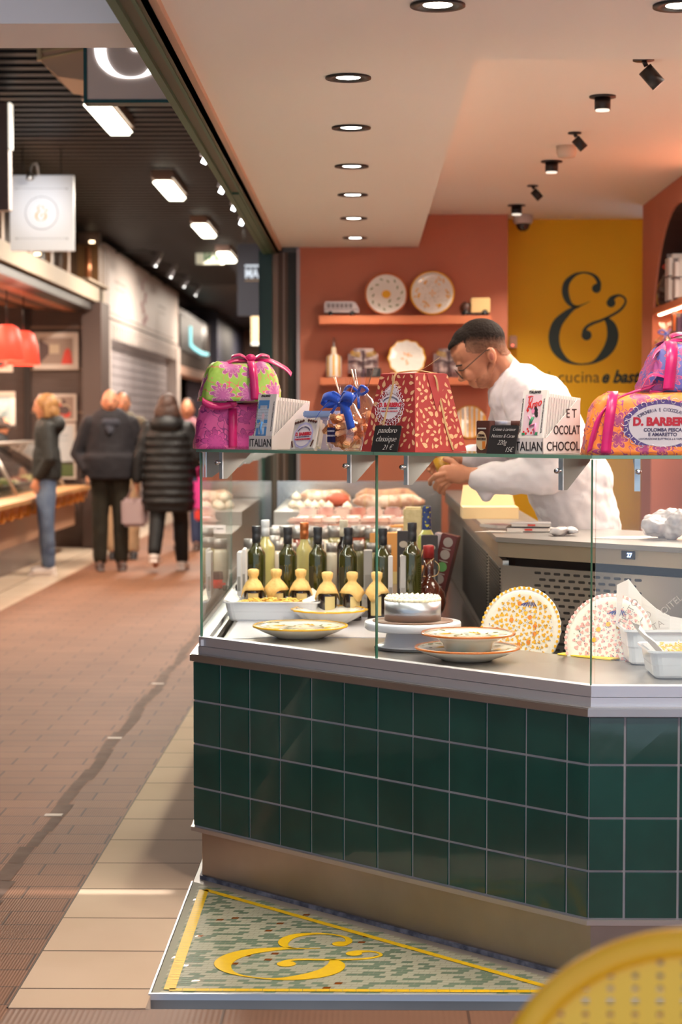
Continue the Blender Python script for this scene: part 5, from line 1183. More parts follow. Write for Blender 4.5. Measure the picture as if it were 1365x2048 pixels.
# --- bags with blue ribbon
amber = mat('amber_foil', rgb(212, 132, 84), .32, metal=.35, col2=rgb(232, 176, 128), scale=30)
b1 = cello_bag('sweet_bag', 'clear bag of amber sweets with navy label and blue ribbon', on(690, .07), 1.12, amber, blue_rib, seed=12, n=34, tall=1.1)
b1.rotation_euler.z = RZ
mb = MB(); mb.bb((-.036, -.037, .025), (-.002, -.036, .068)); nl = mb.build('navy_label', mat('navy_label', rgb(46, 44, 92), .4), b1)
mb = MB(); put_text(mb, 'D. BARBERO', .004, Matrix.Translation((-.019, -.0375, .056)), sx=.9, bold=.0003); put_text(mb, 'GIANDUIOTTI', .0045, Matrix.Translation((-.019, -.0375, .042)), sx=.8, bold=.0003); mb.build('lettering', labw, nl, fixn=False)
mb = MB(); zz = .145
for s in (-1, 1):
    strap([(0, -.02, zz), (s*.03, -.03, zz+.016), (s*.066, -.03, zz+.006), (s*.04, -.026, zz-.008), (0, -.02, zz-.004)], .026, mb, axis=(.1, .3, .95))
strap([(0, -.022, zz), (-.045, -.035, zz-.012), (-.075, -.04, zz-.045)], .026, mb, axis=(.5, .3, .8)); strap([(0.01, -.022, zz), (.045, -.035, zz-.03), (.058, -.03, zz-.08)], .026, mb, axis=(.9, .3, .3))
mods(mb.build('bow', blue_rib, b1), ('SOL', .001))
b2 = cello_bag('sweet_bag', 'second clear bag of sweets half behind the red wrapped cake', on(724, .17), 1.2, amber, blue_rib, seed=15, n=30, tall=1.15); b2.rotation_euler.z = RZ
# --- red wrapped pandoro: truncated pyramid with leaf print and twine
redp = mat('red_paper', rgb(160, 50, 50), .5, bump=.05, bscale=14); leafm = mat('beige_leaf', rgb(216, 168, 126), .5)
pc = on(831, .05); t = thing('wrapped_cake', 'tall red wrapped cake with beige leaf print and twine', 'wrapped cake', pc, RZ)
# local: corner nearest the viewer at origin, base spans x in [-.215,0], y in [0,.215]
s0, s1, hh = .215, .135, .222; cx, cy = -s0/2, s0/2
def ring(s, z, rr_=0.0): return [(cx-s/2, cy-s/2, z), (cx+s/2, cy-s/2, z), (cx+s/2, cy+s/2, z), (cx-s/2, cy+s/2, z)]
mb = MB(); vs = ring(s0, 0)+ring(s0*.985, .01)+ring(s1, hh)+ring(s1*.9, hh+.002)
mb.add(vs, [(0, 1, 2, 3), (12, 13, 14, 15)]+[(l*4+i, l*4+(i+1) % 4, l*4+4+(i+1) % 4, l*4+4+i) for l in range(3) for i in range(4)])
rd = random.Random(8)
def face_leaves(pl, pr, tl, tr, n, skip=None):
    pl, pr, tl, tr = map(Vector, (pl, pr, tl, tr)); nrm = (pr-pl).cross(tl-pl).normalized(); got = []
    for _ in range(n*6):
        if len(got) >= n: break
        u, v = rd.uniform(.03, .97), rd.uniform(.02, .98)
        c = (pl*(1-u)+pr*u)*(1-v)+(tl*(1-u)+tr*u)*v
        L_ = rd.uniform(.014, .026)
        if any((c-q).length < (L_+l2)*.42 for q, l2 in got): continue
        if skip and skip(c): continue
        got.append((c, L_)); a = rd.gauss(.35, .9); ux = (pr-pl).normalized(); uz = nrm.cross(ux).normalized()
        d = ux*math.sin(a)+uz*math.cos(a); e = nrm.cross(d)
        W_ = L_*rd.uniform(.36, .6)
        pts = [d*(-L_/2), d*(-L_*.25)+e*W_/2, d*(L_*.05)+e*W_*.46, d*(L_/2), d*(L_*.05)-e*W_*.46, d*(-L_*.25)-e*W_/2]
        mb.add([c+q+nrm*.0004 for q in pts], [(0, 1, 2, 3, 4, 5)], 1)
b_, t_ = ring(s0*.985, .01), ring(s1, hh)
lc = Vector((cx-.012, 0, .128))
face_leaves(b_[0], b_[1], t_[0], t_[1], 130, skip=lambda c: math.hypot(c.x-lc.x, (c.z-lc.z)*.9) < .050)
face_leaves(b_[1], b_[2], t_[1], t_[2], 140)
mb.build('paper', [redp, leafm], t)
lean = math.atan((s0*.985-s1)/2/(hh-.01))
# folded flap on the right face
mb = MB(); mb.add([(cx+s1/2+.001, cy-.02, hh), (cx+s1/2+.004, cy+s1/2-.004, hh), (cx+s0/2*.80+.004, cy+.0, .115)], [(0, 1, 2)]); mods(mb.build('paper_flap', redp, t), ('SOL', .0012))
ylab = cy-s0*.985/2+(s0*.985-s1)/2*((.128-.01)/(hh-.01))
Ml = Matrix.Translation((lc.x, ylab-.0012, lc.z)) @ Euler((-lean, 0, 0)).to_matrix().to_4x4()
brand_label(t, Ml, .047, .043, [('D. BARBERO', .0115, -.0005, 1, .0008, .95), ('TORRONERIA CIOCCOLATERIA', .0048, (-1.0, 1.0, .58, 1), 0, 0, .85), ('DAL MDCCCLXXXIII IN ASTI', .0032, -.007, 0, 0, 1), ('TORRONERIA E CIOCCOLATO', .0042, -.0155, 1, 0, .8)], sc=.8, frame=mat('label_wine', rgb(150, 60, 70), .4))
mb = MB(); scroll_ring(mb, Ml @ Matrix.Translation((0, 0, .0)), .050, .052, -.0006, 0, n=26, s=.010, r=.0008)
for a in range(3): scroll_ring(mb, Ml @ Matrix.Translation((0, 0, .048)), .02-.005*a, .012-.003*a, -.0006, 0, n=12, s=.008, r=.0007)
mb.build('white_scrollwork', mat('scroll_white', rgb(226, 214, 220), .4), t)
twine = mat('jute_twine', rgb(196, 160, 112), .8)
mb = MB()
def fy(z, o=.002): return cy-(s0*.985/2-(s0*.985-s1)/2*((z-.01)/(hh-.01)))-o
def fxx(z, o=.002): return cx+(s0*.985/2-(s0*.985-s1)/2*((z-.01)/(hh-.01)))+o
for k in range(2):
    o = k*.004; x0 = cx-.014+o
    mb.tube(smooth_path([(x0-.03, fy(.004), .004), (x0-.02, fy(.06), .06), (x0-.01, fy(.12), .12), (x0, fy(.17), .17), (x0+.004, fy(.215), .217), (x0+.01, cy-s1/2+.02, hh+.006), (cx+.02, cy, hh+.009), (cx+.03, cy+s1/2, hh+.002)], 4), .0017, 6)
    y0 = cy+.012+o
    mb.tube(smooth_path([(fxx(.004), y0+.035, .004), (fxx(.06), y0+.02, .06), (fxx(.12), y0+.012, .12), (fxx(.17), y0+.004, .17), (fxx(.215), y0-.004, .217), (cx+.02, cy, hh+.009), (x0, cy-.02, hh+.006), (cx-s1/2, cy-.03, hh+.003)], 4), .0017, 6)
mb.tube(smooth_path([(cx+.03, cy-.01, hh+.008), (cx+.07, cy-.02, hh+.02), (cx+.1, cy, hh+.045)], 4), .0007, 5)
mb.build('twine', twine, t)
# --- chalk price cards
chalk = mat('chalk', rgb(214, 210, 206), .8); bcard = mat('chalk_black', rgb(34, 32, 32), 0.5)
def card(px, d, w, h, label, lines, lean=-14):
    t = thing('price_card', label, 'price card', on(px, d), rot=(R(lean), 0, RZ))
    mb = MB(); M = Matrix(((1, 0, 0, 0), (0, 0, 1, 0), (0, 1, 0, 0), (0, 0, 0, 1))); r = .005
    pts = [(-w/2, 0), (w/2, 0)]+[(w/2-r+r*math.cos(a), h-r+r*math.sin(a)) for a in (0, .5, 1.0, 1.57)]+[(-w/2+r+r*math.cos(a), h-r+r*math.sin(a)) for a in (1.57, 2.1, 2.6, 3.14)]
    mb.prism(pts, 0, .003, M=M); mb.build('card', bcard, t)
    mb = MB()
    for (txt, hh_, x, z, sx) in lines: put_text(mb, txt, hh_, Matrix.Translation((x, -.0008, z)), shear=.35, sx=sx, bold=-.00035)
    mb.build('chalk_writing', chalk, t, fixn=False); MB().bb((-.01, .002, 0), (.01, .02, .004)).build('foot', bcard, t)
card(768, .012, .103, .077, 'black chalk price card reading pandoro classique 21 euros', [('pandoro', .0165, 0, .055, .9), ('classique', .0165, 0, .030, .95), ('21 €', .015, .012, .006, .9)])
card(1001, .012, .098, .078, 'black chalk price card reading crème à tartiner 15 euros', [('Crème à tartiner', .0096, .0, .062, .84), ('Noisette & Cacao', .0096, .0, .044, .80), ('220g', .0125, .0, .025, .9), ('15€', .0135, .028, .005, .85)])
# --- spread jars in brown sleeves
t = thing('spread_box', 'brown boxed jar of hazelnut spread beside the chalk card', 'jar box', on(966, .06), RZ-R(8))
MB().bb((-.028, 0, 0), (.028, .056, .088), bev=.002).build('box', mat('choc_sleeve', rgb(88, 50, 42), .5), t)
mb = MB(); oval(mb, Matrix.Translation((-.004, -.001, .034)), .022, .026, 0, 0); mb.bb((-.02, -.0012, .065), (.015, -.0008, .069), 1); put_text(mb, 'CREMA', .006, Matrix.Translation((-.004, -.0016, .045)), 2, bold=.0004); put_text(mb, 'NOCCIOLE', .005, Matrix.Translation((-.004, -.0016, .036)), 2, bold=.0003); mb.bb((.0, -.0018, .012), (.012, -.0012, .032), 3)
mb.build('label', [mat('tan_label', rgb(220, 190, 150), .5), chalk, mat('choc_ink', rgb(60, 36, 30), .5), mat('jar_orange', rgb(224, 130, 50), .5)], t, fixn=False)
for k, (px, d) in enumerate(((990, .12), (1010, .10), (1030, .12))):
    t = thing('spread_jar', ['glass jar with pale lid, leftmost behind the chalk card', 'glass jar with silver lid, middle one behind the chalk card', 'brown lidded jar, rightmost behind the chalk card'][k], 'jar', on(px, d))
    MB().lathe([(0, .001), (.028, .001), (.03, .006), (.03, .062), (.026, .07), (0, .07)], 24).build('jar_body', mat('choc_jar', rgb(84, 48, 34), .15, coat=1), t)
    MB().lathe([(0, .07), (.0285, .07), (.0285, .086), (.0275, .088), (0, .088)], 24).build('lid', [mat('lid_silver', rgb(200, 196, 204), .3, metal=.6), mat('lid_silver', rgb(200, 196, 204), .3), mat('choc_sleeve', rgb(88, 50, 42), .5)][k], t)

# ================================================================== goods inside the vitrine
DZ = 0.7655
def deck(px, py, z=DZ): return PZ(px, py, z)
# white pasta tray, long side towards the viewer
trayw = mat('melamine_white', rgb(226, 226, 232), .25, coat=.5); pasta = mat('fresh_pasta', rgb(238, 198, 100), .5, col2=rgb(224, 178, 80), scale=40); paperm = mat('printed_paper', rgb(232, 224, 218), .7)
def tray(name, label, loc, rz, w, d, h, parent=None):
    t = thing(name, label, 'tray', loc, rz); n = 0
    mb = MB()
    def rrect(w, d, r, z):
        out = []
        for (sx, sy, a0) in ((1, 1, 0), (-1, 1, 90), (-1, -1, 180), (1, -1, 270)):
            for k in range(5): a = R(a0+22.5*k); out.append((sx*(w/2-r)+r*math.cos(a), sy*(d/2-r)+r*math.sin(a), z))
        return out
    L = [rrect(w*.84, d*.8, .02, 0), rrect(w*.88, d*.84, .025, .006), rrect(w*.91, d*.88, .027, h*.45), rrect(w*.92, d*.89, .027, h*.5), rrect(w*.95, d*.93, .028, h*.9), rrect(w, d, .02, h*.93), rrect(w, d, .02, h), rrect(w*.94, d*.92, .028, h*.985), rrect(w*.87, d*.83, .025, .012)]
    vs = [q for l in L for q in l]; m = 20
    fs = [(i*m+k, i*m+(k+1) % m, (i+1)*m+(k+1) % m, (i+1)*m+k) for i in range(len(L)-1) for k in range(m)]+[tuple(range(m))[::-1], tuple((len(L)-1)*m+k for k in range(m))]
    mb.add(vs, fs); mb.build('tray_body', trayw, t, fixn=True); return t
p = PZ(547, 1243, DZ+.0015); ty = p.y+.09
t = tray('serving_tray', 'long white tray heaped with fresh pasta, front left of the vitrine', (PY(547, 1240, ty).x, ty, DZ+.0015), R(-2), .335, .20, .068)
rd = random.Random(2); mb = MB()
mb.ell((0, 0, .04), (.125, .07, .022), nu=24, nv=10)
for k in range(70):
    x, y = rd.uniform(-.125, .125), rd.uniform(-.07, .07); r = rd.uniform(.006, .011); z = .052+.014*(1-(x/.13)**2)*(1-(y/.08)**2)+rd.uniform(0, .006)
    a0 = rd.uniform(0, 6.28); tl = rd.uniform(-.4, .4)
    mb.tube([(x+r*math.cos(a0+j*.7), y+r*math.sin(a0+j*.7), z+tl*r*math.sin(j*.7)) for j in range(8)], .0028, 6)
tag(mb.build('pasta', pasta, t), kind='stuff')
def sheet(pts_grid, name, m, parent, th=.0006):
    mb = MB(); nx = len(pts_grid[0]); vs = [p for row in pts_grid for p in row]
    mb.add(vs, [(j*nx+i, j*nx+i+1, (j+1)*nx+i+1, (j+1)*nx+i) for j in range(len(pts_grid)-1) for i in range(nx-1)], 0, False)
    return mods(mb.build(name, m, parent), ('SOL', th))
sheet([[(-.165, -.06, .072), (-.13, -.07, .062)], [(-.158, 0, .085), (-.125, 0, .058)], [(-.15, .07, .10), (-.125, .08, .062)]], 'paper_corner', paperm, t)
sheet([[(.16, -.05, .070), (.11, -.07, .060)], [(.15, 0, .088), (.10, 0, .064)], [(.16, .07, .08), (.11, .08, .062)], [(.13, .09, .1), (.09, .09, .07)]], 'paper_corner', paperm, t)
# plates on the deck
def deco_olive(mb, r, z):
    rd = random.Random(6)
    for k in range(34):
        a = rd.uniform(0, 6.28); q = r*rd.uniform(.2, .86); leaf(mb, q*math.cos(a), q*math.sin(a), z(q)+.0012, r*.15, r*.055, rd.uniform(0, 3.1), 0)
    for k in range(5):
        a = 1.1+k*1.25; q = r*.55
        for j in range(3): leaf(mb, (q+.0)*math.cos(a+j*.12), q*math.sin(a+j*.12), z(q)+.0014, r*.3, r*.05, a+.7+j*.2, 1)
    return [olive_g, yel_g]
def place_plate(px, py_foot, rpx, label, deco, trim, depth, tilt=(0, 0), z=DZ, name='serving_plate', cat='plate', foot=.45, **k):
    Y = PZ(px, py_foot, z).y; Y += 0.0
    r0 = rpx*Y/3800; yc = Y+r0*foot; r = rpx*yc/3800; p = PY(px, py_foot, yc)
    return plate(name, label, (p.x, yc, z), r, (R(tilt[0]), R(tilt[1]), 0), deco, trim, depth=depth, foot=foot, cat=cat, **k)
place_plate(601, 1280, 96, 'white footed plate with yellow rim and olive sprigs', deco_olive, ytrim, .035, foot=.5)
def deco_dots(mb, r, z):
    for k in range(34): a = k*2*math.pi/34; q = r*.86; disc(mb, q*math.cos(a), q*math.sin(a), z(q)+.002, r*.025, 0, 8)
    return [ytrim]
place_plate(659, 1252, 76, 'scalloped white bowl with yellow dotted rim, behind the sprig plate', deco_dots, ytrim, .048, foot=.45, name='serving_bowl', cat='bowl', wob=lambda a, r: .022*math.cos(14*a) if r > .06 else 0)
pl1 = place_plate(935, 1326, 106, 'lower of two stacked orange rimmed dishes', deco_olive, otrim, .034, foot=.48, name='serving_dish', cat='dish')
L1 = pl1.location
r2 = 95*L1.y/3800
plate('serving_bowl', 'upper footed bowl stacked on the orange rimmed dish', (PY(937, 1300, L1.y).x, L1.y, DZ+.013), r2, (0, 0, 0), deco_olive, otrim, depth=.062, foot=.42, cat='bowl')
# cake turntable with ring and piped cake
p = PZ(826, 1303, DZ); yc = p.y+.085
CK = thing('cake_turntable', 'white plastic cake turntable on a conical foot', 'cake stand', (PY(826, 1290, yc).x, yc, DZ))
wp = mat('white_plastic', rgb(222, 222, 232), .3, coat=.3)
MB().lathe([(0, 0), (.112, 0), (.114, .006), (.104, .012), (.088, .016), (.075, .058), (.0, .058)], 48).build('foot', wp, CK)
MB().lathe([(.0, -.0), (.115, .0), (.117, .003), (.112, .008)], 48, cap=False).build('rubber_ring', mat('rubber_grey', rgb(90, 88, 90), .6), CK)
rT = 97*yc/3800
MB().lathe([(0, .058), (rT*.96, .058), (rT, .063), (rT, .078), (rT*.985, .082), (0, .082)], 64).build('turning_plate', wp, CK)
CZ0 = DZ+.082
ck = thing('cream_cake', 'round white cream cake in a steel ring on the turntable', 'cake', (CK.location.x, yc, CZ0+.0005)); rc = 57*yc/3800
MB().lathe([(0, 0), (rc*1.42, 0), (rc*1.42, .002), (0, .003)], 48).build('cake_board', mat('brown_board', rgb(120, 84, 66), .5), ck)
MB().lathe([(rc*.985, .003), (rc, .003), (rc, .062), (rc*.985, .062)], 56, cap=False).build('steel_ring', mat('cake_ring_steel', (.62, .64, .7), .34, metal=1), ck)
cream_m = mat('whipped_cream', rgb(244, 232, 206), .45, sss=.1)
mb = MB(); mb.lathe([(0, .004), (rc*.975, .004), (rc*.975, .062), (0, .064)], 40)
nr_ = 0; rr_ = rc*.90
while rr_ > .006:
    n = max(1, int(2*math.pi*rr_/.0165))
    for k in range(n):
        a = 2*math.pi*k/n+rr_*40; c = (rr_*math.cos(a), rr_*math.sin(a))
        mb.ell((c[0], c[1], .066), (.0095, .0095, .0085), nu=10, nv=6); mb.ell((c[0], c[1], .0735), (.0045, .0045, .005), nu=8, nv=5)
    rr_ -= .0165
mb.build('piped_cream', cream_m, ck)
# big standing plates
def deco_splash(main, acc, seed):
    def f(mb, r, z):
        rd = random.Random(seed)
        for k in range(130):
            a = k*2.39996; q = r*.80*math.sqrt((k+.5)/130); s = r*rd.uniform(.028, .052)
            for j in range(3): disc(mb, q*math.cos(a)+s*.6*math.cos(j*2.1+k), q*math.sin(a)+s*.6*math.sin(j*2.1+k), z(q)+.0012+.00002*k, s*.62, 0, 8)
        for k in range(9):
            a = k*.72+.3; q = r*rd.choice((.35, .62)); leaf(mb, q*math.cos(a), q*math.sin(a), z(q)+.004, r*.12, r*.11, rd.uniform(0, 6), 1)
        for k in range(240):
            a = rd.uniform(0, 6.28); q = r*math.sqrt(rd.uniform(.0, .66)); disc(mb, q*math.cos(a), q*math.sin(a), z(q)+.0045, r*.010, 2 if k % 3 else 3, 6)
        for a in (1.35, 5.2):
            for j in range(7): leaf(mb, r*.62*math.cos(a)+(j-3)*r*.05, r*.62*math.sin(a), z(r*.62)+.0048, r*.15, r*.028, a+(j-3)*.28, 2)
        for k in range(52): a = 2*math.pi*k/52; q = r*.975; disc(mb, q*math.cos(a), q*math.sin(a), z(q)+.002, r*.036, 0, 8)
        return [main, acc, blue_g, olive_g]
    return f
def stand_plate(px, pyc, rpx, sumc, label, deco, trim, tilt, rim_base):
    p = PC(px, pyc, sumc); r = rpx*p.y/3800
    t = plate('standing_plate', label, p, r, (R(90-tilt), 0, R(-28)), deco, trim, depth=.03, base=rim_base, wob=lambda a, q: .012*math.cos(26*a) if q > .08 else 0)
    return t, r
cerw = mat('ivory_ceramic', rgb(240, 230, 216), .15, coat=.6)
st1, r1 = stand_plate(1050, 1262, 86, 6.36, 'large standing plate splashed with yellow blossoms', deco_splash(yel_g, mat('orange_dab', rgb(236, 140, 50), .2), 4), cerw, 14, cerw)
st2, r2_ = stand_plate(1226, 1283, 93, 6.22, 'large standing plate splashed with pink blossoms', deco_splash(pink_g, yel_g, 7), cerw, 14, cerw)
for o, r in ((st1, r1), (st2, r2_)):       # wire easel under each plate, reaching the vitrine floor
    zb = o.location.z-r*math.cos(R(14))
    h = zb-.62
    if h > 0.01:
        s = thing('plate_easel', 'black wire easel holding the '+('yellow' if o is st1 else 'pink')+' blossom plate', 'plate stand', (o.location.x, o.location.y, .62), R(-28))
        mb = MB()
        for x in (-.06, .06): mb.tube([(x, -.05, 0), (x, -.03, h), (x, .03, h), (x, .07, h+.06), (x, .1, 0)], .004, 6)
        mb.tube([(-.06, .07, h+.06), (.06, .07, h+.06)], .004, 6); mb.build('wire_frame', black, s)
t = thing('folded_cloth', 'white folded cloth roll behind the stacked bowl', 'cloth', PZ(997, 1262, .84)); t.location.z = .77
t.location.y = 5.93; t.location.x = PY(997, 1262, 5.93).x
MB().bb((-.035, -.03, -.148), (.05, .03, .03), bev=.006).build('grater_box', mat('grater_grey', rgb(200, 196, 196), .3, metal=.3), t)
mb = MB(); mb.tube([(-.04, 0, .04), (0, .005, .043), (.045, 0, .04)], .012, 10); mb.build('cloth_roll', mat('cloth_white', rgb(240, 232, 224), .8), t)
t = thing('enamel_saucer', 'small white saucer with blue rim beside the blossom plate', 'saucer', (PY(1040, 1290, 5.95).x, 5.95, .62))
MB().lathe([(0, 0), (.03, 0), (.03, .10), (.065, .125), (.066, .128), (.03, .112), (0, .11)], 28).build('saucer', cerw, t); MB().lathe([(.0645, .1262), (.0672, .1285), (.0645, .1292)], 28, cap=False).build('rim', blue_g, t)
tag(MB().prism([(0.56, 5.55), (0.70, 5.42), (.735, 5.46), (.60, 5.59)], DZ-.0195+.02, DZ+.004).build('yellow_napkin', mat('napkin_yellow', rgb(240, 206, 70), .8)), 'folded yellow napkin on the deck below the plates', 'napkin')
# right-hand paper-lined trays
tr1 = tray('serving_tray', 'white tray with printed paper and grated yellow food, front right', (PY(1400, 1365, 5.12).x, 5.12, DZ+.0015), R(0), .31, .22, .075)
tr2 = tray('serving_tray', 'white paper-lined tray tucked behind the front right tray', (PY(1352, 1340, 5.40).x, 5.40, DZ-.02), R(0), .32, .20, .10)
tr2.location.z = DZ+.0015; 
rd = random.Random(12); mb = MB(); mb.ell((.02, 0, .046), (.11, .07, .03), nu=20, nv=8)
for k in range(140): x, y = rd.uniform(-.11, .13), rd.uniform(-.08, .07); mb.box((x, y, .07+rd.uniform(-.008, .014)), (.012, .003, .003), 0, rot=(rd.uniform(-.5, .5), rd.uniform(-.5, .5), rd.uniform(0, 3)))
tag(mb.build('grated_food', pasta, tr1), kind='stuff')
def printed(parent, rows, name='lining_paper'):
    o = sheet(rows, name, paperm, parent); return o
g = []
rd = random.Random(3)
for j in range(7):
    row = []
    for i in range(9):
        u = i/8; v = j/6; row.append((-.16+.30*u, .085-.02*v+.03*math.sin(u*9), .055+.150*v*(.75+.35*math.sin(u*7+1))+.01*math.sin(u*17)))
    g.append(row)
o = printed(tr2, g)
g = [[(-.175+.05*math.sin(j*.9), -.08+.16*i/5, .06+.018*j+.012*math.sin(i*1.7+j)) for i in range(6)] for j in range(6)]; printed(tr1, [[(-.10-.015*j+.008*math.sin(i*2), -.07+.15*i/5, .055+.016*j+.006*math.sin(i*1.7+j)) for i in range(6)] for j in range(6)])
mb = MB()
for k, (x, z, a, s) in enumerate(((-.12, .10, 60, 'TETTO'), (-.07, .085, 60, 'TO'), (-.0, .12, 40, 'OITEL'), (.07, .11, 30, 'ONIC'), (-.04, .06, 30, 'TA'))): put_text(mb, s, .019, Matrix.Translation((x, .046, z+.03)) @ Euler((0, R(-a), 0)).to_matrix().to_4x4(), bold=-.0002)
mb.build('paper_print', mat('print_grey', rgb(150, 138, 130), .6), tr2, fixn=False)
# ------------------------------------------------ bottles
paper_y = mat('yellow_paper', rgb(226, 184, 112), .6, bump=.3, bscale=60); darkg = mat('dark_vinegar', rgb(34, 22, 20), .06, coat=1); olg = mat('olive_glass', rgb(72, 70, 14), .05, coat=1, spec=.8, col2=rgb(48, 52, 12), scale=14, trans=.25); capk = mat('bottle_cap_black', rgb(38, 40, 46), .35); cream_l = mat('cream_label', rgb(212, 190, 132), .5)
def small_bottle(px, py_top, Y, label, seed):
    p = PY(px, 1200, Y); t = thing('vinegar_bottle', label, 'bottle', (p.x, Y, DZ), rz=rd.uniform(-.4, .4))
    MB().lathe([(0, 0), (.031, 0), (.033, .004), (.033, .085), (.030, .1), (.018, .118), (.013, .125), (.013, .16), (0, .16)], 28).build('bottle_body', darkg, t)
    w = random.Random(seed); ph = w.uniform(0, 6)
    prof = [(.0425, .096), (.036, .108), (.025, .122), (.0145, .133), (.0138, .139), (.0180, .148), (.0190, .164), (.012, .168), (0, .166)]
    o = MB(); n = 30; vs = []; 
    for i, (r, z) in enumerate(prof):
        for k in range(n):
            a = 2*math.pi*k/n; q = r*(1+.05*math.sin(7*a+ph)+.03*math.sin(13*a)); zz = z-(.030*max(0, math.sin(2*a+ph))**2*(1 if i == 0 else .4 if i == 1 else 0)); vs.append((q*math.cos(a), q*math.sin(a), zz))
    o.add(vs, [(i*n+k, i*n+(k+1) % n, (i+1)*n+(k+1) % n, (i+1)*n+k) for i in range(len(prof)-1) for k in range(n)], 0, True); mods(o.build('paper_hood', paper_y, t), ('SOL', .0006))
    mb = MB()
    vs = []
    for k in range(8): a = -math.pi/2-.3+k*.16; vs += [(.0336*math.cos(a), .0336*math.sin(a), .02), (.0336*math.cos(a), .0336*math.sin(a), .085)]
    mb.add(vs, [(2*i, 2*i+2, 2*i+3, 2*i+1) for i in range(7)], 0, True); mb.build('label', cream_l, t)
    return t
for k, (px, s) in enumerate(((507, 1), (553, 2), (602, 3), (655, 4), (705, 5), (754, 6))):
    small_bottle(px, 1138, 6.62 if k < 3 else 6.50, ['first', 'second', 'third', 'fourth', 'fifth', 'sixth'][k]+' small dark bottle with yellow paper hood from the aisle side', s)
def oil_bottle(px, py_top, Y, label, zb=DZ, body=olg, cap=capk, rb=.033, capz=None):
    top = PY(px, py_top, Y); H = top.z-zb; s = H/.295
    t = thing('oil_bottle', label, 'bottle', (top.x, Y, zb), rz=0.3)
    MB().lathe([(0, 0), (rb-.003, 0), (rb, .005), (rb, .195*s), (rb*.95, .205*s), (rb*.55, .222*s), (.0145, .232*s), (.0135, .25*s), (0, .25*s)], 32).build('glass_body', body, t)
    MB().lathe([(0, .238*s), (.0155, .238*s), (.0158, .262*s), (.0150, .264*s), (.0150, .272*s), (.0162, .275*s), (.0162, .293*s), (.015, .295*s), (0, .295*s)], 24).build('cap', cap, t)
    mb = MB(); a = 1.05; mb.tube([((rb+.0008)*math.cos(-a), (rb+.0008)*math.sin(-a), z) for z in (.03, .17*s)], .0008, 4); return t
for k, (px, py) in enumerate(((513, 1052), (576, 1054), (636, 1054), (697, 1055), (766, 1056))):
    t = oil_bottle(px, py, 6.82-.04*k, ['first', 'second', 'third', 'fourth', 'fifth'][k]+' green olive oil bottle of the front row from the aisle side')
    mb = MB(); vs = []
    for q in range(5): a = math.pi+.2+q*.16; vs += [(.0336*math.cos(a), .0336*math.sin(a), .06), (.0336*math.cos(a), .0336*math.sin(a), .17)]
    mb.add(vs, [(2*i, 2*i+2, 2*i+3, 2*i+1) for i in range(4)], 0, True); mb.build('label', mat('dark_label', rgb(60, 54, 34), .5), t)
t = oil_bottle(825, 1045, 6.55, 'green olive oil bottle behind the red capped flask', cap=capk)
MB().lathe([(0, .296), (.0145, .296), (.0145, .31), (0, .31)], 18).build('stopper', mat('cream_stopper', rgb(200, 190, 170), .4), t)
t = oil_bottle(609, 1045, 6.95, 'clear pale wine bottle with copper capsule', body=mat('pale_wine', rgb(214, 200, 130), .05, coat=1, trans=.35), cap=mat('copper_foil', rgb(200, 116, 66), .3, metal=.7), rb=.030)
t = oil_bottle(531, 1040, 7.1, 'clear bottle with long white capsule behind the first oil bottle', body=mat('pale_wine', rgb(214, 200, 130), .05), cap=mat('white_capsule', rgb(200, 200, 206), .4), rb=.036)
t = oil_bottle(688, 1040, 7.1, 'slim black bottle between third and fourth oil bottles', body=mat('black_glass', rgb(22, 18, 18), .06, coat=1), cap=mat('cream_stopper', rgb(200, 190, 170), .4), rb=.026)
t = oil_bottle(854, 1012, 6.95, 'tall bottle with blue capsule dotted yellow and green', body=mat('limoncello', rgb(196, 196, 110), .1, coat=1), cap=mat('blue_dotted', rgb(36, 60, 120), .4, col2=rgb(214, 200, 60), scale=90, ramp=(.6, .62)), rb=.034)
MB().lathe([(.0148, .20), (.0168, .26), (.0168, .346), (.016, .35), (0, .35)], 20).build('foil', mat('blue_dotted', rgb(36, 60, 120), .4), t)
# red capped round flask with cork on a string
p = PZ(858, 1234, DZ); t = thing('liqueur_flask', 'round amber flask with red wax cap and hanging cork', 'bottle', (PY(858, 1200, p.y).x, p.y+.02, DZ))
MB().lathe([(0, 0), (.035, 0), (.054, .02), (.062, .05), (.056, .085), (.032, .118), (.019, .135), (.0185, .16), (.016, .21), (0, .21)], 36).build('glass_body', mat('amber_glass', rgb(66, 22, 12), .05, coat=1, col2=rgb(110, 44, 14), scale=9), t)
MB().lathe([(0, .205), (.0195, .205), (.0195, .245), (.0185, .249), (0, .249)], 24).build('wax_cap', mat('red_wax', rgb(168, 44, 44), .4), t)
mb = MB(); mb.tube([(-.020, -.008, .235), (-.028, -.02, .20), (-.027, -.022, .185)], .0015, 6); mb.tube([(.018, -.012, .205), (-.01, -.022, .182)], .0015, 6); mb.tube(smooth_path([(.022, 0, .195), (.036, -.01, .18), (.034, -.01, .155), (.018, -.014, .142), (-.02, -.014, .142)], 5), .0017, 6); mb.build('string', twine, t)
mb = MB(); mb.lathe([(0, -.02), (.010, -.02), (.012, .018), (0, .018)], 16, M=Matrix.Translation((-.032, -.026, .165)) @ Euler((0, R(12), 0)).to_matrix().to_4x4()); mb.build('cork', mat('cork', rgb(206, 150, 92), .8, col2=rgb(180, 124, 70), scale=120), t)
MB().bb((-.034, -.058, .03), (-.026, -.04, .10)).build('paper_tag', cream_l, t)
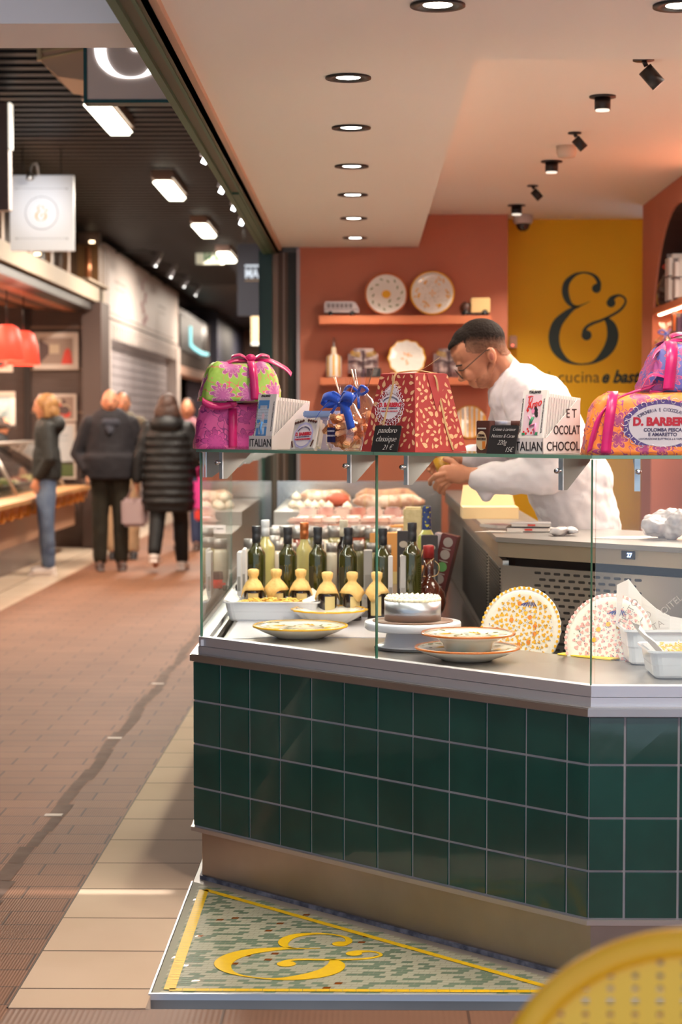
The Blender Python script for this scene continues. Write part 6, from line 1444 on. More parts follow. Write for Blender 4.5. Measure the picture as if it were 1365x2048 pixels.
# ------------------------------------------------ deeper goods: jars, boxes, cheese, cured meats (out of focus)
ZR = .8005
rd = random.Random(21)
t = thing('rear_tier', 'raised steel tier at the far end of the vitrine', 'display tier', (0, 0, 0))
MB().bb((-.44, 8.3, .80), (.24, 10.5, .955)).build('lower_step', deckM, t); MB().bb((-.44, 9.0, .956), (.24, 10.5, 1.02)).build('upper_step', deckM, t)
t = thing('end_panel', 'mirror polished steel end panel of the vitrine', 'panel', (0, 0, 0)); MB().bb((-.50, 10.62, .62), (.42, 10.66, 1.115)).build('panel', mat('mirror_steel', (.6, .6, .62), .18, metal=1), t)
jarg = mat('jar_glass', rgb(176, 180, 176), .1, coat=1, trans=.4); grey_lid = mat('grey_lid', rgb(140, 134, 132), .35, metal=.5)
def jar(px, Y, z, py_top, label, group, content, w=.034):
    top = PY(px, py_top, Y); h = max(top.z-z, .05); t = thing('preserve_jar', label, 'jar', (top.x, Y, z), group=group)
    MB().lathe([(0, 0), (w, 0), (w, h*.7), (w*.8, h*.8), (0, h*.8)], 18).build('jar_body', content, t)
    MB().lathe([(0, h*.8), (w*.85, h*.8), (w*.85, h), (0, h)], 18).build('lid', grey_lid, t)
cont = [mat('jar_c%d' % i, c, .15, coat=1) for i, c in enumerate([rgb(196, 186, 168), rgb(150, 140, 100), rgb(214, 196, 176), rgb(130, 60, 40), rgb(96, 92, 60)])]
k = 0
for px in range(502, 560, 22): jar(px, 7.45, ZR, 1078-(k % 3)*3, ['first','second','third','fourth','fifth','sixth'][k]+' small lidded jar by the aisle side glass, behind the oil bottles', 'lidded jars at the aisle side', cont[k % 3]); k += 1
k = 0
for px in range(550, 800, 24): jar(px, 7.75, ZR, 1056-(k % 2)*4, ORD[k]+' grey lidded jar from the aisle in the middle row', 'preserve jars in the middle row', cont[(k+1) % 5], .038); k += 1
k = 0
for px in range(556, 790, 27):
    jar(px, 7.42, ZR, 1082+(k % 3)*4, ORD[k]+' small capped jar just behind the oil bottles from the aisle', 'small jars behind the oil bottles', cont[(k*2+2) % 5], .026); k += 1
# boxes and cartons standing between bottles
def goods_box(px0, py_t, px1, Y, z, label, m, dp=.05, rz=0, name='goods_box', band=None):
    a = PY(px0, py_t, Y); b = PY(px1, py_t, Y); t = thing(name, label, 'box', ((a.x+b.x)/2, Y, z), rz); w = b.x-a.x; h = a.z-z
    MB().bb((-w/2, -dp/2, 0), (w/2, dp/2, h), bev=.002).build('carton', m, t)
    if band: mb = MB(); oval(mb, Matrix.Translation((0, -dp/2-.0012, h*.82)), w*.34, .012, 0, 0); mb.build('oval_label', band, t, fixn=False)
    mb = MB(); mb.bb((-w*.35, -dp/2-.001, h*.2), (w*.35, -dp/2-.0004, h*.5)); mb.build('printed_panel', mat('print_dim', rgb(150, 144, 140), .5), t)
wbx = mat('white_carton', rgb(212, 206, 208), .5)
goods_box(476, 1103, 484, 6.9, ZR, 'narrow white carton behind the pasta tray by the side glass', wbx, .10, name='white_carton')
goods_box(486, 1097, 493, 6.98, ZR, 'second narrow white carton behind the first near the side glass', wbx, .10, name='white_carton')
goods_box(795, 1062, 819, 6.80, ZR, 'black boxed product with oval label left of the flask', mat('box_black', rgb(60, 56, 58), .5), .05, band=mat('oval_cream', rgb(190, 176, 160), .5))
goods_box(843, 1070, 876, 6.80, ZR, 'black boxed product with oval label right of the flask', mat('box_black', rgb(60, 56, 58), .5), .05, band=mat('oval_cream', rgb(190, 176, 160), .5))
goods_box(801, 1110, 812, 6.55, DZ, 'grey carton with red side between the oil bottles', mat('box_grey', rgb(180, 174, 172), .5), .06)
goods_box(777, 1112, 786, 6.62, DZ, 'slim pale carton behind the fifth oil bottle', wbx, .06)
goods_box(728, 1100, 745, 6.95, ZR, 'pale grey carton behind the fourth oil bottle', mat('box_grey', rgb(180, 174, 172), .5), .06)
goods_box(558, 1105, 566, 7.1, ZR, 'thin white carton between first and second oil bottles', wbx, .05)
t = thing('chocolate_box', 'tall leaning burgundy box with four round windows', 'box', PY(872, 1120, 6.9)); t.location.z = ZR; t.rotation_euler = (0, R(14), R(-15))
MB().bb((-.03, -.03, 0), (.03, .03, .245), bev=.002).build('carton', mat('burgundy', rgb(104, 44, 44), .45), t); MB().bb((-.056, -.028, 0), (-.031, .03, .24), bev=.002).build('side_flap', mat('flap_pale', rgb(196, 180, 184), .4), t)
mb = MB()
for k, z in enumerate((.218, .172, .126, .08)): oval(mb, Matrix.Translation((0, -.0312, z)), .018, .018, 0, 1 if k == 2 else 0, n=20); mb.bb((-.016, -.0312, z-.027), (.016, -.0306, z-.023), 0)
mb.build('round_window', [mat('window_silver', rgb(170, 156, 150), .4), mat('window_green', rgb(110, 170, 100), .4)], t, fixn=False)
t = thing('toy_car', 'shiny red toy car beside the white cartons', 'toy car', PY(497, 1170, 7.25)); t.location.z = ZR; t.rotation_euler.z = 1.2
MB().bb((-.05, -.03, .012), (.05, .03, .045), bev=.012).build('body', mat('car_red', rgb(206, 34, 26), .15, coat=1), t); MB().prism([(-.03, .045), (.03, .045), (.012, .075), (-.02, .075)], -.024, .024, M=Matrix(((1, 0, 0, 0), (0, 0, 1, 0), (0, 1, 0, 0), (0, 0, 0, 1)))).build('cabin', mat('car_glass', rgb(50, 34, 40), .1), t)
mb = MB()
for x in (-.03, .03):
    for y in (-.03, .03): MB().lathe([(0, -.005), (.013, -.005), (.013, .005), (0, .005)], 14, M=Matrix.Translation((x, y, .0135)) @ Euler((R(90), 0, 0)).to_matrix().to_4x4()).build('wheel', black, t)
if 0: tr3 = tray('serving_tray', 'white tray against the aisle side glass', (PY(416, 1203, 6.5).x+.03, 6.42, DZ+.0015), 0, .085, .16, .05)
# cheese
t = thing('cheese_piece', 'tall pale cheese wedge with speckled rind behind the bottles', 'cheese', PY(828, 1050, 7.35)); t.location.z = ZR
MB().bb((-.040, -.04, 0), (.036, .04, PY(828, 1014, 7.35).z-ZR), bev=.008).build('cheese_body', mat('cheese_pale', rgb(222, 204, 160), .6, col2=rgb(206, 186, 140), scale=60), t); MB().bb((.037, -.038, 0), (.044, .038, PY(828, 1012, 7.35).z-ZR)).build('rind', mat('rind_dark', rgb(76, 70, 62), .7), t)
for k, (px, py) in enumerate(((770, 1065), (790, 1050))):
    t = thing('cheese_wedge', ['front orange cheese wedge at right of the jars', 'rear orange cheese wedge at right of the jars'][k], 'cheese', PY(px, py, 7.6+.25*k)); t.location.z = ZR; MB().prism([(-.06, -.04), (.06, -.05), (.05, .05)], 0, PY(px, py, 7.6+.25*k).z-ZR).build('cheese_body', mat('cheese_orange', rgb(214, 150, 84), .5), t); 
    t.rotation_euler.z = .3*k; MB().prism([(-.061, -.041), (.061, -.051), (.061, -.0515), (-.061, -.0425)], 0, .05).build('rind', cream_l, t)
# salami and hams
sal = mat('salami_white', rgb(226, 200, 180), .6, col2=rgb(190, 140, 116), scale=18, ramp=(.45, .6)); sal2 = mat('salami_brown', rgb(204, 160, 128), .6, col2=rgb(166, 108, 82), scale=22); ham = mat('ham_red', rgb(190, 88, 62), .45)
def sausage(px0, px1, py, Y, r, label, m, zf, tie=True):
    a = PY(px0, py, Y); b = PY(px1, py, Y); L = b.x-a.x; t = thing('salami', label, 'salami', ((a.x+b.x)/2, Y, a.z-r))
    n = 12; pts = [(-L/2+L*k/n, .004*math.sin(k), r+.003*math.sin(k*.9)) for k in range(n+1)]; rs = [r*min(1, .25+1.6*math.sin(math.pi*min(k, n-k)/n+.02)) for k in range(n+1)]
    MB().tube(pts, rs, 16).build('meat', m, t)
    mb = MB()
    for k in range(2, n-1, 2): mb.lathe([(rs[k]+.0015, -.002), (rs[k]+.0015, .002)], 16, M=Matrix.Translation(pts[k]) @ Euler((0, R(90), 0)).to_matrix().to_4x4(), cap=False)
    mb.build('string', twine, t); return t
# heights come from stacking on the tiers (1.02 / .955)
def zpx(z, Y, px=700): 
    lo, hi = 800, 1400
    for _ in range(40):
        m_ = (lo+hi)/2
        if PY(px, m_, Y).z > z: lo = m_
        else: hi = m_
    return lo
Yb = 9.7
for k, (x0, x1, zc, Y, r, m, lb) in enumerate([(712, 836, 1.066, 9.6, .042, sal2, 'long brown salami with pale band on the far pile'), (706, 850, 1.056, 9.3, .034, sal, 'long white salami in front of the brown one'), (600, 690, 1.058, 9.75, .036, sal, 'white salami lying behind the pale bulbs'), (612, 700, 1.054, 10.0, .034, sal2, 'brown salami at the very back behind the bulbs')]):
    sausage(x0, x1, zpx(zc, Y), Y, r, lb, m, 0)
for k, (px, Y, rr, lb) in enumerate([(676, 9.5, .045, 'smooth red ham half in the middle of the far pile')]):
    p = PY(px, 1000, Y); t = thing('ham', lb, 'ham', (p.x, Y, 1.0205)); MB().ell((0, 0, rr*.8), (rr*1.35, rr*1.1, rr*.8)).build('meat', ham, t); MB().lathe([(rr*.3, 0), (rr*.32, .01)], 16, M=Matrix.Translation((rr*1.2, 0, rr*.8)) @ Euler((0, R(90), 0)).to_matrix().to_4x4()).build('cut_ring', sal, t)
k = 0
for kb_, (px, Y, dz) in enumerate([(586, 9.3, 0), (600, 9.2, 0), (593, 9.25, .042), (616, 9.4, 0), (630, 9.25, 0), (644, 9.35, 0), (658, 9.2, 0), (636, 9.3, .042), (695, 9.15, 0)]):
    p = PY(px, 1000, Y); t = thing('garlic_bulb', ORD[kb_]+' pale round bulb from the aisle on the far tier', 'garlic', (p.x, Y, 1.0205+dz), group='pale bulbs on the far tier')
    MB().lathe([(0, 0), (.018, .002), (.024, .015), (.018, .03), (.006, .038), (0, .046)], 14, wob=lambda a, r: .05*math.cos(6*a)).build('bulb', mat('garlic_skin', rgb(232, 214, 194), .5), t)
vac = [mat('vacuum_%d' % i, c, .18, coat=1, col2=d, scale=9) for i, (c, d) in enumerate([(rgb(222, 176, 164), rgb(236, 214, 200)), (rgb(206, 140, 130), rgb(232, 200, 190)), (rgb(228, 206, 190), rgb(206, 160, 150)), (rgb(196, 110, 96), rgb(222, 180, 160))])]
k = 0
for row, (Y, z) in enumerate(((8.45, .9555), (8.62, .985), (8.80, 1.0105-.03), (8.93, .9555))):
    kv = -1
    for px in range(418+row*9, 820, 34):
        if 552 < px < 590: continue
        if PY(px, 1050, Y).x < -.395: continue
        kv += 1
        p = PY(px+rd.uniform(-3, 3), 1050, Y); t = thing('vacuum_pack', ORD[kv]+' vacuum packed meat from the aisle in the '+['front', 'second', 'third', 'upright rear'][row]+' row', 'meat pack', (p.x, Y, z+.0 if row != 2 else .9555), group='vacuum packed meats')
        t.rotation_euler = (R(14) if row == 2 else 0, 0, rd.uniform(-.3, .3)); hgt = (.026, .026, .05, .088)[row]; t.location.y += .03*(row == 3)
        MB().bb((-.042, -.05 if row < 3 else -.02, 0), (.042, .05 if row < 3 else .025, hgt), bev=.01).build('packet', vac[k % 4], t); MB().bb((-.018, -.015, hgt), (.02, .015, hgt+.001)).build('label', labw, t); k += 1
# black price tags with silver edge in front of the packs
for k, (px, lb) in enumerate(((556, 'first'), (575, 'second'), (600, 'third'), (730, 'fourth'))):
    p = PY(px, 1070, 8.315); t = thing('price_tag', lb+' small white price tag along the middle tier edge', 'price tag', (max(p.x, -.40), 8.315, .956)); MB().box((0, 0, .02), (.05, .002, .036), rot=(R(-15), 0, 0)).build('card', labw, t); mb = MB(); mb.box((0, -.003, .022), (.03, .001, .004)); mb.build('print', ink, t)
# bright vitrine lighting under the shelf
for (x, y, sx_, sy_, rz_, pw) in (((A.x+B.x)/2+.12, (A.y+B.y)/2+.12, 1.4, .02, R(-45), 5.5), (-.40, 8.2, .02, 4.2, 0, 15), (1.35, 5.0, 1.3, .02, 0, 4)):
    l = light('vitrine_light', 'AREA', (x, y, SZ-.02), pw, (1, .94, .84), sx_, sy_, rot=(0, 0, rz_))
# ------------------------------------------------ things on the staff worktop
WZt = WZ+.0005
p = PY(982, 1030, 7.55); t = thing('cardboard_box', 'open pale cardboard pastry box on the staff worktop', 'box', (p.x+.0, 7.55, WZt))
kb = mat('pale_card', rgb(226, 196, 150), .7); w = .115
MB().bb((-w, -.1, 0), (w*.9, .1, .045)).build('tray_part', kb, t); mb = MB(); mb.add([(-w, .1, .045), (w*.9, .1, .045), (w*.75, .13, .125), (-w*.9, .13, .125)], [(0, 1, 2, 3)]); mods(mb.build('raised_lid', kb, t), ('SOL', .003))
def onW(px, py): return PZ(px, py, WZt)
def book(px, py, w, d, h, rz, label, z=0, spine=True):
    p = onW(px, py); t = thing('notebook', label, 'notebook', (p.x, p.y, WZt+z), rz)
    MB().bb((-w/2, -d/2, 0), (w/2, d/2, .002)).build('cover', black, t); MB().bb((-w/2+.004, -d/2+.003, .002), (w/2-.002, d/2-.003, h-.002)).build('pages', mat('page_white', rgb(226, 214, 206), .6), t); MB().bb((-w/2, -d/2, h-.002), (w/2, d/2, h)).build('cover', mat('cover_grey', rgb(176, 170, 172), .5) if not spine else mat('cover_dark', rgb(70, 64, 66), .4), t)
    MB().bb((-.01, -d/2-.0008, h*.35), (.016, -d/2+.003, h*.7)).build('red_mark', mat('red_mark', rgb(214, 60, 44), .5), t)
book(1058, 1062, .15, .14, .016, R(-8), 'lower black notebook of the pair on the worktop')
book(1062, 1062, .14, .13, .014, R(-5), 'upper white notebook of the pair on the worktop', z=.0165, spine=False)
p = onW(1000, 1056); t = thing('leaflet', 'slanted stack of white leaflets left of the notebooks', 'leaflet', (p.x, p.y+.05, WZt), R(20)); MB().bb((-.04, -.08, 0), (.05, .08, .010)).build('sheets', mat('page_white', rgb(226, 214, 206), .6), t); MB().bb((-.03, -.06, .010), (.04, .06, .0108)).build('printed_face', mat('leaflet_print', rgb(190, 150, 150), .5), t)
mb = MB(); p = onW(985, 1064); mb.add([(p.x-.06, p.y-.0, WZt+.001), (p.x+.1, p.y-.03, WZt+.001), (p.x+.12, p.y+.04, WZt+.001), (p.x+.0, p.y+.06, WZt+.001)], [(0, 1, 2, 3)]); tag(mods(mb.build('paper_sheet', mat('page_white', rgb(226, 214, 206), .6)), ('SOL', .001)), 'loose white paper sheet at the worktop corner', 'paper')
t = thing('tablet_stand', 'thin black folding stand behind the notebooks', 'stand', onW(1020, 1040)); t.location.y += .25; t.location.z = WZt
MB().tube([(-.04, 0, .004), (.02, 0, .035), (.028, 0, .004)], .003, 6).build('bent_rod', black, t)
def crumple(name, label, loc, s, m, seed):
    t = thing(name, label, 'bag', loc); rd = random.Random(seed); mb = MB()
    for k in range(9): mb.ell((rd.uniform(-.6, .6)*s[0], rd.uniform(-.5, .5)*s[1], s[2]*rd.uniform(.35, .6)), (s[0]*rd.uniform(.35, .6), s[1]*rd.uniform(.4, .6), s[2]*rd.uniform(.3, .45)), nu=14, nv=8, rot=(0, rd.uniform(-.4, .4), rd.uniform(0, 3)))
    mods(mb.build('crumpled_film', m, t), ('REM', .005), ('DIS', .03, .018)); return t
film = mat('plastic_film', rgb(206, 198, 196), .25, coat=.6, col2=rgb(170, 166, 172), scale=25)
p = onW(1128, 1072); crumple('plastic_bag', 'small crumpled clear bag beside the notebooks', (p.x, p.y+.02, WZt), (.06, .04, .03), film, 3)
p = onW(1345, 1080); crumple('plastic_bag', 'large crumpled grey plastic bag at the worktop end', (p.x, p.y+.05, WZt), (.085, .07, .10), film, 5)
mb = MB(); p = onW(1250, 1078); mb.add([(p.x-.11, p.y+.02, WZt+.001), (p.x+.13, p.y-.04, WZt+.001), (p.x+.18, p.y+.12, WZt+.001), (p.x+.0, p.y+.14, WZt+.001)], [(0, 1, 2, 3)]); tag(mods(mb.build('paper_sheet', mat('page_white', rgb(226, 214, 206), .6)), ('SOL', .001)), 'white wrapping paper sheet beside the plastic bag', 'paper')

# ================================================================== people
def blob_obj(mb, name, m, parent, vox=.012, smo=3, dis=None):
    o = mb.build(name, m, parent, fixn=True); ms = [('REM', vox), ('SMO', smo)]
    if dis: ms.append(('DIS', dis[0], dis[1]))
    return mods(o, *ms)
skin = mat('skin', rgb(204, 140, 106), .5, sss=.06, col2=rgb(192, 126, 94), scale=12)
def walker(px, py, label, H=1.68, rz=0.0, coat=None, trou=None, shoe=None, hair=None, hairk='short', coat_len=.5, coatw=1.0, hands='down', stride=0.0, extra=None, hood=False, name='person', skinm=None, bald=False, puffer=False, slim=1.0, hat=False, foot_w=.10):
    """a standing figure built facing local -Y; px,py is the pixel of the ground between the feet"""
    skinm = skinm or skin
    p = PZ(px, py, 0.0); t = thing(name, label, 'person', (p.x, p.y, 0), rz); s = H/1.70; W = slim
    b = MB(); hz = 1.58*s
    b.ell((0, -.012, hz), (.075*s, .095*s, .115*s)); b.cone((0, -.02*s, hz-.07*s), .045*s, (0, -.045*s, hz-.095*s), .03*s); b.ell((0, -.098*s, hz-.02*s), (.014*s, .022*s, .026*s))
    for q in (-1, 1): b.ell((q*.074*s, .01*s, hz-.01*s), (.012*s, .02*s, .03*s))
    b.cone((0, .015, hz-.09*s), .052*s, (0, .02, 1.40*s), .06*s)
    b.cone((0, .01, 1.30*s), .13*s*W, (0, 0, 1.0*s), .12*s*W, flat=.7)
    sh = 1.38*s; arm = []
    for q in (-1, 1):
        S = (q*.17*s*W, .01, sh); swing = q*stride*.5
        if hands == 'pocket': El = (q*.27*s*W, .04, 1.10*s); Hn = (q*.19*s*W, -.08, .92*s)
        elif hands == 'front': El = (q*.23*s*W, .02, 1.10*s); Hn = (q*.10*s, -.22, 1.05*s)
        else: El = (q*.25*s*W, .02+swing*.3, 1.10*s); Hn = (q*.27*s*W, -.03+swing*.8, .86*s)
        arm.append((S, El, Hn)); b.cone(S, .045*s, El, .036*s); b.cone(El, .036*s, Hn, .026*s)
        b.cone(Hn, .032*s, (Hn[0], Hn[1]-.015, Hn[2]-.07*s), .028*s, flat=.5, axis=(1, 0, 0))
        for f in range(4): b.cone((Hn[0], Hn[1]-.035+.02*f, Hn[2]-.08*s), .009, (Hn[0]-q*.01, Hn[1]-.04+.018*f, Hn[2]-(.145-.008*abs(f-1.5))*s), .007)
        b.cone((Hn[0], Hn[1]-.03, Hn[2]-.03*s), .010, (Hn[0]-q*.015, Hn[1]-.06, Hn[2]-.085*s), .008)
    legs = []
    for q in (-1, 1):
        y = q*stride; hip = (q*.085*s, 0, .92*s); kn = (q*.095*s, y*.55-(.03 if stride else 0), .50*s); lift = .10 if (stride and q*stride > 0) else 0.0
        an = (q*foot_w*s, y+.02, .09+lift); legs.append((hip, kn, an)); b.cone(hip, .085*s, kn, .055*s); b.cone(kn, .055*s, an, .035*s); b.cone(an, .035, (an[0]+q*.01, an[1]-.12, .03+lift*.4), .03)
    blob_obj(b, 'body', skinm, t, .013, 2)
    c = MB(); zt = 1.46*s; zb = (1.46-coat_len)*s
    c.cone((0, .01, 1.33*s), .185*s*W, (0, .01, 1.05*s), .18*s*W*coatw, flat=.66); c.cone((0, .01, 1.1*s), .17*s*W*coatw, (0, .01, max(zb+.22*s, .75)), .195*s*W*coatw, flat=.72); c.cone((-.12*s*W, .01, 1.345*s), .072*s, (.12*s*W, .01, 1.345*s), .072*s)
    c.lathe([(.0, zb), (.205*s*W*coatw, zb), (.208*s*W*coatw, zb+.02), (.205*s*W*coatw, zb+.2*s), (.0, zb+.3*s)], 28, sy=.70, M=Matrix.Translation((0, .01, 0)))
    for S, El, Hn in arm: c.cone(S, .075*s, El, .062*s); c.cone(El, .062*s, tuple(Hn[i]*.85+El[i]*.15 for i in range(3)), .05*s)
    c.cone((-.04, .035, 1.41*s), .055*s, (.04, .035, 1.41*s), .055*s)
    if hood: c.ell((0, .10*s, 1.42*s), (.15*s, .09*s, .095*s))
    if puffer:
        for k in range(9): c.lathe([(.186*s*W*coatw*(1.0+.015*k), -.040), (.199*s*W*coatw*(1.0+.018*k), 0), (.186*s*W*coatw*(1.0+.015*k), .040)], 28, M=Matrix.Translation((0, .01, (1.30-.078*k)*s)), sy=.70)
    blob_obj(c, 'coat', coat, t, .013, 2, dis=(.09, .012))
    g = MB(); g.cone((-.06*s, 0, .93*s), .12*s, (.06*s, 0, .93*s), .12*s, flat=.85)
    for hip, kn, an in legs: g.cone(hip, .105*s, kn, .078*s); g.cone(kn, .078*s, (an[0], an[1], an[2]+.03), .066*s)
    blob_obj(g, 'trousers', trou, t, .013, 2, dis=(.08, .01))
    for hip, kn, an in legs:
        f = MB(); f.cone((an[0], an[1]+.02, an[2]-.035), .05, (an[0]+math.copysign(.01, an[0]), an[1]-.13, max(.038, an[2]-.05)), .042); f.box((an[0], an[1]-.055, max(.012, an[2]-.078)), (.09, .27, .022), bev=.009)
        blob_obj(f, 'shoe', shoe, t, .009, 1)
    if hair:
        h = MB()
        if hairk == 'long':
            h.ell((0, .02*s, hz+.025*s), (.098*s, .112*s, .112*s)); h.ell((0, .065*s, hz-.06*s), (.125*s, .075*s, .13*s)); h.ell((0, .075*s, hz-.15*s), (.13*s, .06*s, .08*s))
            for q in (-1, 1): h.cone((q*.075*s, .01, hz), .035*s, (q*.10*s, .03, hz-.15*s), .035*s)
        elif hairk == 'bob':
            h.ell((0, .02*s, hz+.03*s), (.098*s, .112*s, .10*s)); h.ell((0, .06*s, hz-.05*s), (.10*s, .075*s, .10*s))
            for q in (-1, 1): h.cone((q*.08*s, -.0, hz+.02), .03*s, (q*.085*s, .01, hz-.08*s), .032*s)
        elif hairk == 'fringe_bald':
            for q in (-1, 1): h.ell((q*.066*s, .035*s, hz-.01*s), (.016*s, .05*s, .035*s))
            h.ell((0, .08*s, hz-.02*s), (.05*s, .02*s, .03*s))
        else: h.ell((0, .018*s, hz+.03*s), (.083*s, .104*s, .095*s)); h.ell((0, .055*s, hz-.02*s), (.075*s, .06*s, .07*s))
        blob_obj(h, 'hair', hair, t, .010, 1, dis=(.03, .008))
    if hairk not in ('none',):       # eyes and mouth
        e = MB()
        for q in (-1, 1): e.ell((q*.030*s, -.093*s, hz+.010*s), (.016*s, .010*s, .010*s), nu=10, nv=6)
        e.ell((0, -.090*s, hz-.058*s), (.026*s, .012*s, .007*s), nu=10, nv=6); e.build('face_features', mat('face_dark', rgb(104, 58, 50), .5), t)
    return t, s, arm
blackcoat = mat('black_puffer', rgb(15, 13, 14), .55, bump=.3, bscale=10); darkcoat = mat('dark_coat', rgb(26, 24, 21), .7, bump=.2, bscale=14); navyc = mat('plum_navy_coat', rgb(22, 16, 22), .8, bump=.2, bscale=10)
jeans = mat('blue_jeans', rgb(78, 92, 120), .8, col2=rgb(110, 126, 150), scale=7); olive_t = mat('olive_trousers', rgb(46, 40, 25), .8, col2=rgb(36, 31, 20), scale=6); blk_t = mat('black_trousers', rgb(11, 9, 10), .7); wsh = mat('white_shoe', rgb(222, 206, 196), .5); bsh = mat('brown_shoe', rgb(70, 46, 38), .5)
blond = mat('blond_hair', rgb(170, 122, 70), .55, col2=rgb(130, 88, 48), scale=22); brown_h = mat('brown_hair', rgb(74, 46, 34), .6, col2=rgb(50, 30, 22), scale=20); grey_h = mat('grey_hair', rgb(150, 130, 116), .6); dk_h = mat('dark_hair', rgb(52, 38, 32), .6)
t1, s, _ = walker(76, 1151, 'person with blond bob in dark hooded coat and light jeans at the deli', 1.70, R(-80), darkcoat, jeans, wsh, blond, 'bob', .56, 1.0, hands='pocket', hood=True, slim=.95, foot_w=.05); t1.location.x += .08
t2, s, _ = walker(222, 1141, 'bald person facing us in dark plum coat and olive trousers', 1.76, R(10), navyc, olive_t, bsh, grey_h, 'fringe_bald', .60, 1.18, hands='pocket', slim=1.15)
mb = MB(); mb.cone((-.07, -.06, 1.46), .035, (-.02, -.13, 1.36), .035); mb.cone((.07, -.06, 1.46), .03, (-.01, -.14, 1.34), .03); mb.cone((-.05, -.10, 1.43), .045, (.05, -.10, 1.43), .045); blob_obj(mb, 'scarf', mat('grey_scarf', rgb(56, 55, 64), .9, col2=rgb(38, 38, 46), scale=5), t2, .01, 1)
t3, s, _ = walker(300, 1118, 'person in khaki coat and beige trousers behind the bald one', 1.76, R(5), mat('khaki_coat', rgb(92, 80, 62), .8), mat('beige_trousers', rgb(176, 148, 116), .8), mat('black_shoe', rgb(30, 28, 32), .5), dk_h, 'short', .62, 1.0, hands='down')
t3.location.x -= .28
t4, s, arm = walker(338, 1143, 'person seen from behind in long black puffer coat, walking away', 1.70, R(176), blackcoat, blk_t, wsh, brown_h, 'long', .88, 1.05, hands='down', stride=.20, hood=True, puffer=True, slim=1.12)
# bags they carry
p4 = t4.location
t = thing('shopping_bag', 'pale carrier bag hanging from the puffer coat person\'s hand', 'bag', (p4.x-.33, p4.y+.02, .44))
mb = MB(); mb.box((0, 0, .13), (.26, .09, .28), bev=.03); mods(mb.build('bag_body', mat('pale_bag', rgb(176, 150, 148), .5), t), ('DIS', .08, .03)); mb = MB()
for q in (-1, 1): mb.tube([(q*.07, 0, .26), (q*.02, 0, .38), (0, 0, .42)], .008, 6)
mb.build('handle', mat('pale_bag', rgb(176, 150, 148), .5), t)
t = thing('shopping_bag', 'bright pink bag with red base beside the puffer coat', 'bag', (p4.x+.33, p4.y-.03, .50)); MB().box((0, 0, .24), (.17, .1, .34), bev=.04).build('bag_body', mat('pink_bag', rgb(222, 60, 140), .5), t); MB().box((0, 0, .05), (.15, .09, .12), bev=.02).build('base', mat('red_bag', rgb(220, 60, 50), .5), t); mb = MB(); mb.tube([(-.04, 0, .4), (-.05, 0, .5), (0, 0, .52), (.04, 0, .4)], .008, 6); mb.build('handle', mat('pink_bag', rgb(222, 60, 140), .5), t)
t5, s, _ = walker(0, 1108, 'person in dark cap and black jacket at the deli edge', 1.50, R(90), mat('black_jacket', rgb(28, 26, 28), .7), blk_t, mat('black_shoe', rgb(30, 28, 32), .5), dk_h, 'short', .5, 1.0, hands='front')
t5.location = (-3.99, 20.7, 0)
mb = MB(); mb.ell((0, .01, 1.40), (.092, .112, .062)); mb.ell((0, -.10, 1.38), (.075, .07, .014)); blob_obj(mb, 'cap', mat('dark_cap', rgb(60, 42, 34), .8), t5, .01, 1)
t6, s, _ = walker(376, 1100, 'distant person with pinkish jacket and blue trousers behind the puffer coat', 1.70, R(0), mat('pink_jacket', rgb(150, 96, 104), .8), mat('blue_trousers', rgb(60, 74, 110), .8), mat('brown_shoe', rgb(70, 46, 38), .5), brown_h, 'short', .5, 1.0)
# ------------------------------------------------ the chef behind the counter
YC = 6.90; kC = YC/FPX
CH = thing('person', 'staff member in white jacket and glasses bending over a yellow jar', 'person', (PY(1130, 900, YC).x, YC, 0.15))
L0 = Vector(CH.location)
def cp_(px, py, dy=0.0): q = PY(px, py, YC+dy); return tuple(q-L0)
mm = kC
b = MB()
# skull, face and jaw (head pitched forward, facing the left of the frame)
b.ell(cp_(963, 689), (.086, .074, .083)); b.ell(cp_(941, 700), (.072, .068, .076), rot=(0, R(-35), 0)); b.ell(cp_(983, 700), (.052, .064, .060))
b.ell(cp_(949, 728), (.058, .060, .070), rot=(0, R(-40), 0)); b.ell(cp_(968, 745), (.052, .056, .048), rot=(0, R(-10), 0))
b.ell(cp_(966, 768), (.021, .024, .017)); b.ell(cp_(953, 760), (.030, .036, .030)); b.ell(cp_(945, 765), (.0125, .022, .0095)); b.ell(cp_(949.5, 770), (.012, .020, .0085))
b.cone(cp_(921, 736), .010, cp_(925, 757), .0125); b.ell(cp_(923.5, 758.5), (.013, .0125, .0105)); b.ell(cp_(929, 758, -.010), (.010, .008, .008)); b.ell(cp_(929, 758, .010), (.010, .008, .008))
b.cone(cp_(921, 728, -.030), .011, cp_(917, 728, 0), .010); b.cone(cp_(921, 728, .030), .011, cp_(917, 728, 0), .010); b.ell(cp_(938, 748, -.032), (.026, .022, .024)); b.ell(cp_(938, 748, .032), (.026, .022, .024))
b.cone(cp_(985, 738), .050, cp_(1012, 768), .064); b.cone(cp_(990, 712), .050, cp_(1020, 756), .062)
# ear
b.ell(cp_(984, 711, -.075), (.018, .010, .031), rot=(R(8), R(-12), 0)); b.ell(cp_(984, 710, .069), (.018, .008, .030), rot=(0, R(-12), 0))
# trunk, hips, legs (hidden by the counter, but one continuous figure)
b.cone(cp_(1040, 800), .08, cp_(1120, 930), .09, flat=1.2); b.cone(cp_(1120, 930), .09, cp_(1155, 1040), .10, flat=1.1)
hipz = .90
for q in (-1, 1): hx = cp_(1175, 1000)[0]; b.cone((hx-.03, q*.08, .82), .08, (hx-.04, q*.1, .48), .06); b.cone((hx-.04, q*.1, .48), .055, (hx+.02, q*.1, .09), .04); b.cone((hx+.02, q*.1, .06), .04, (hx-.13, q*.1, .035), .032)
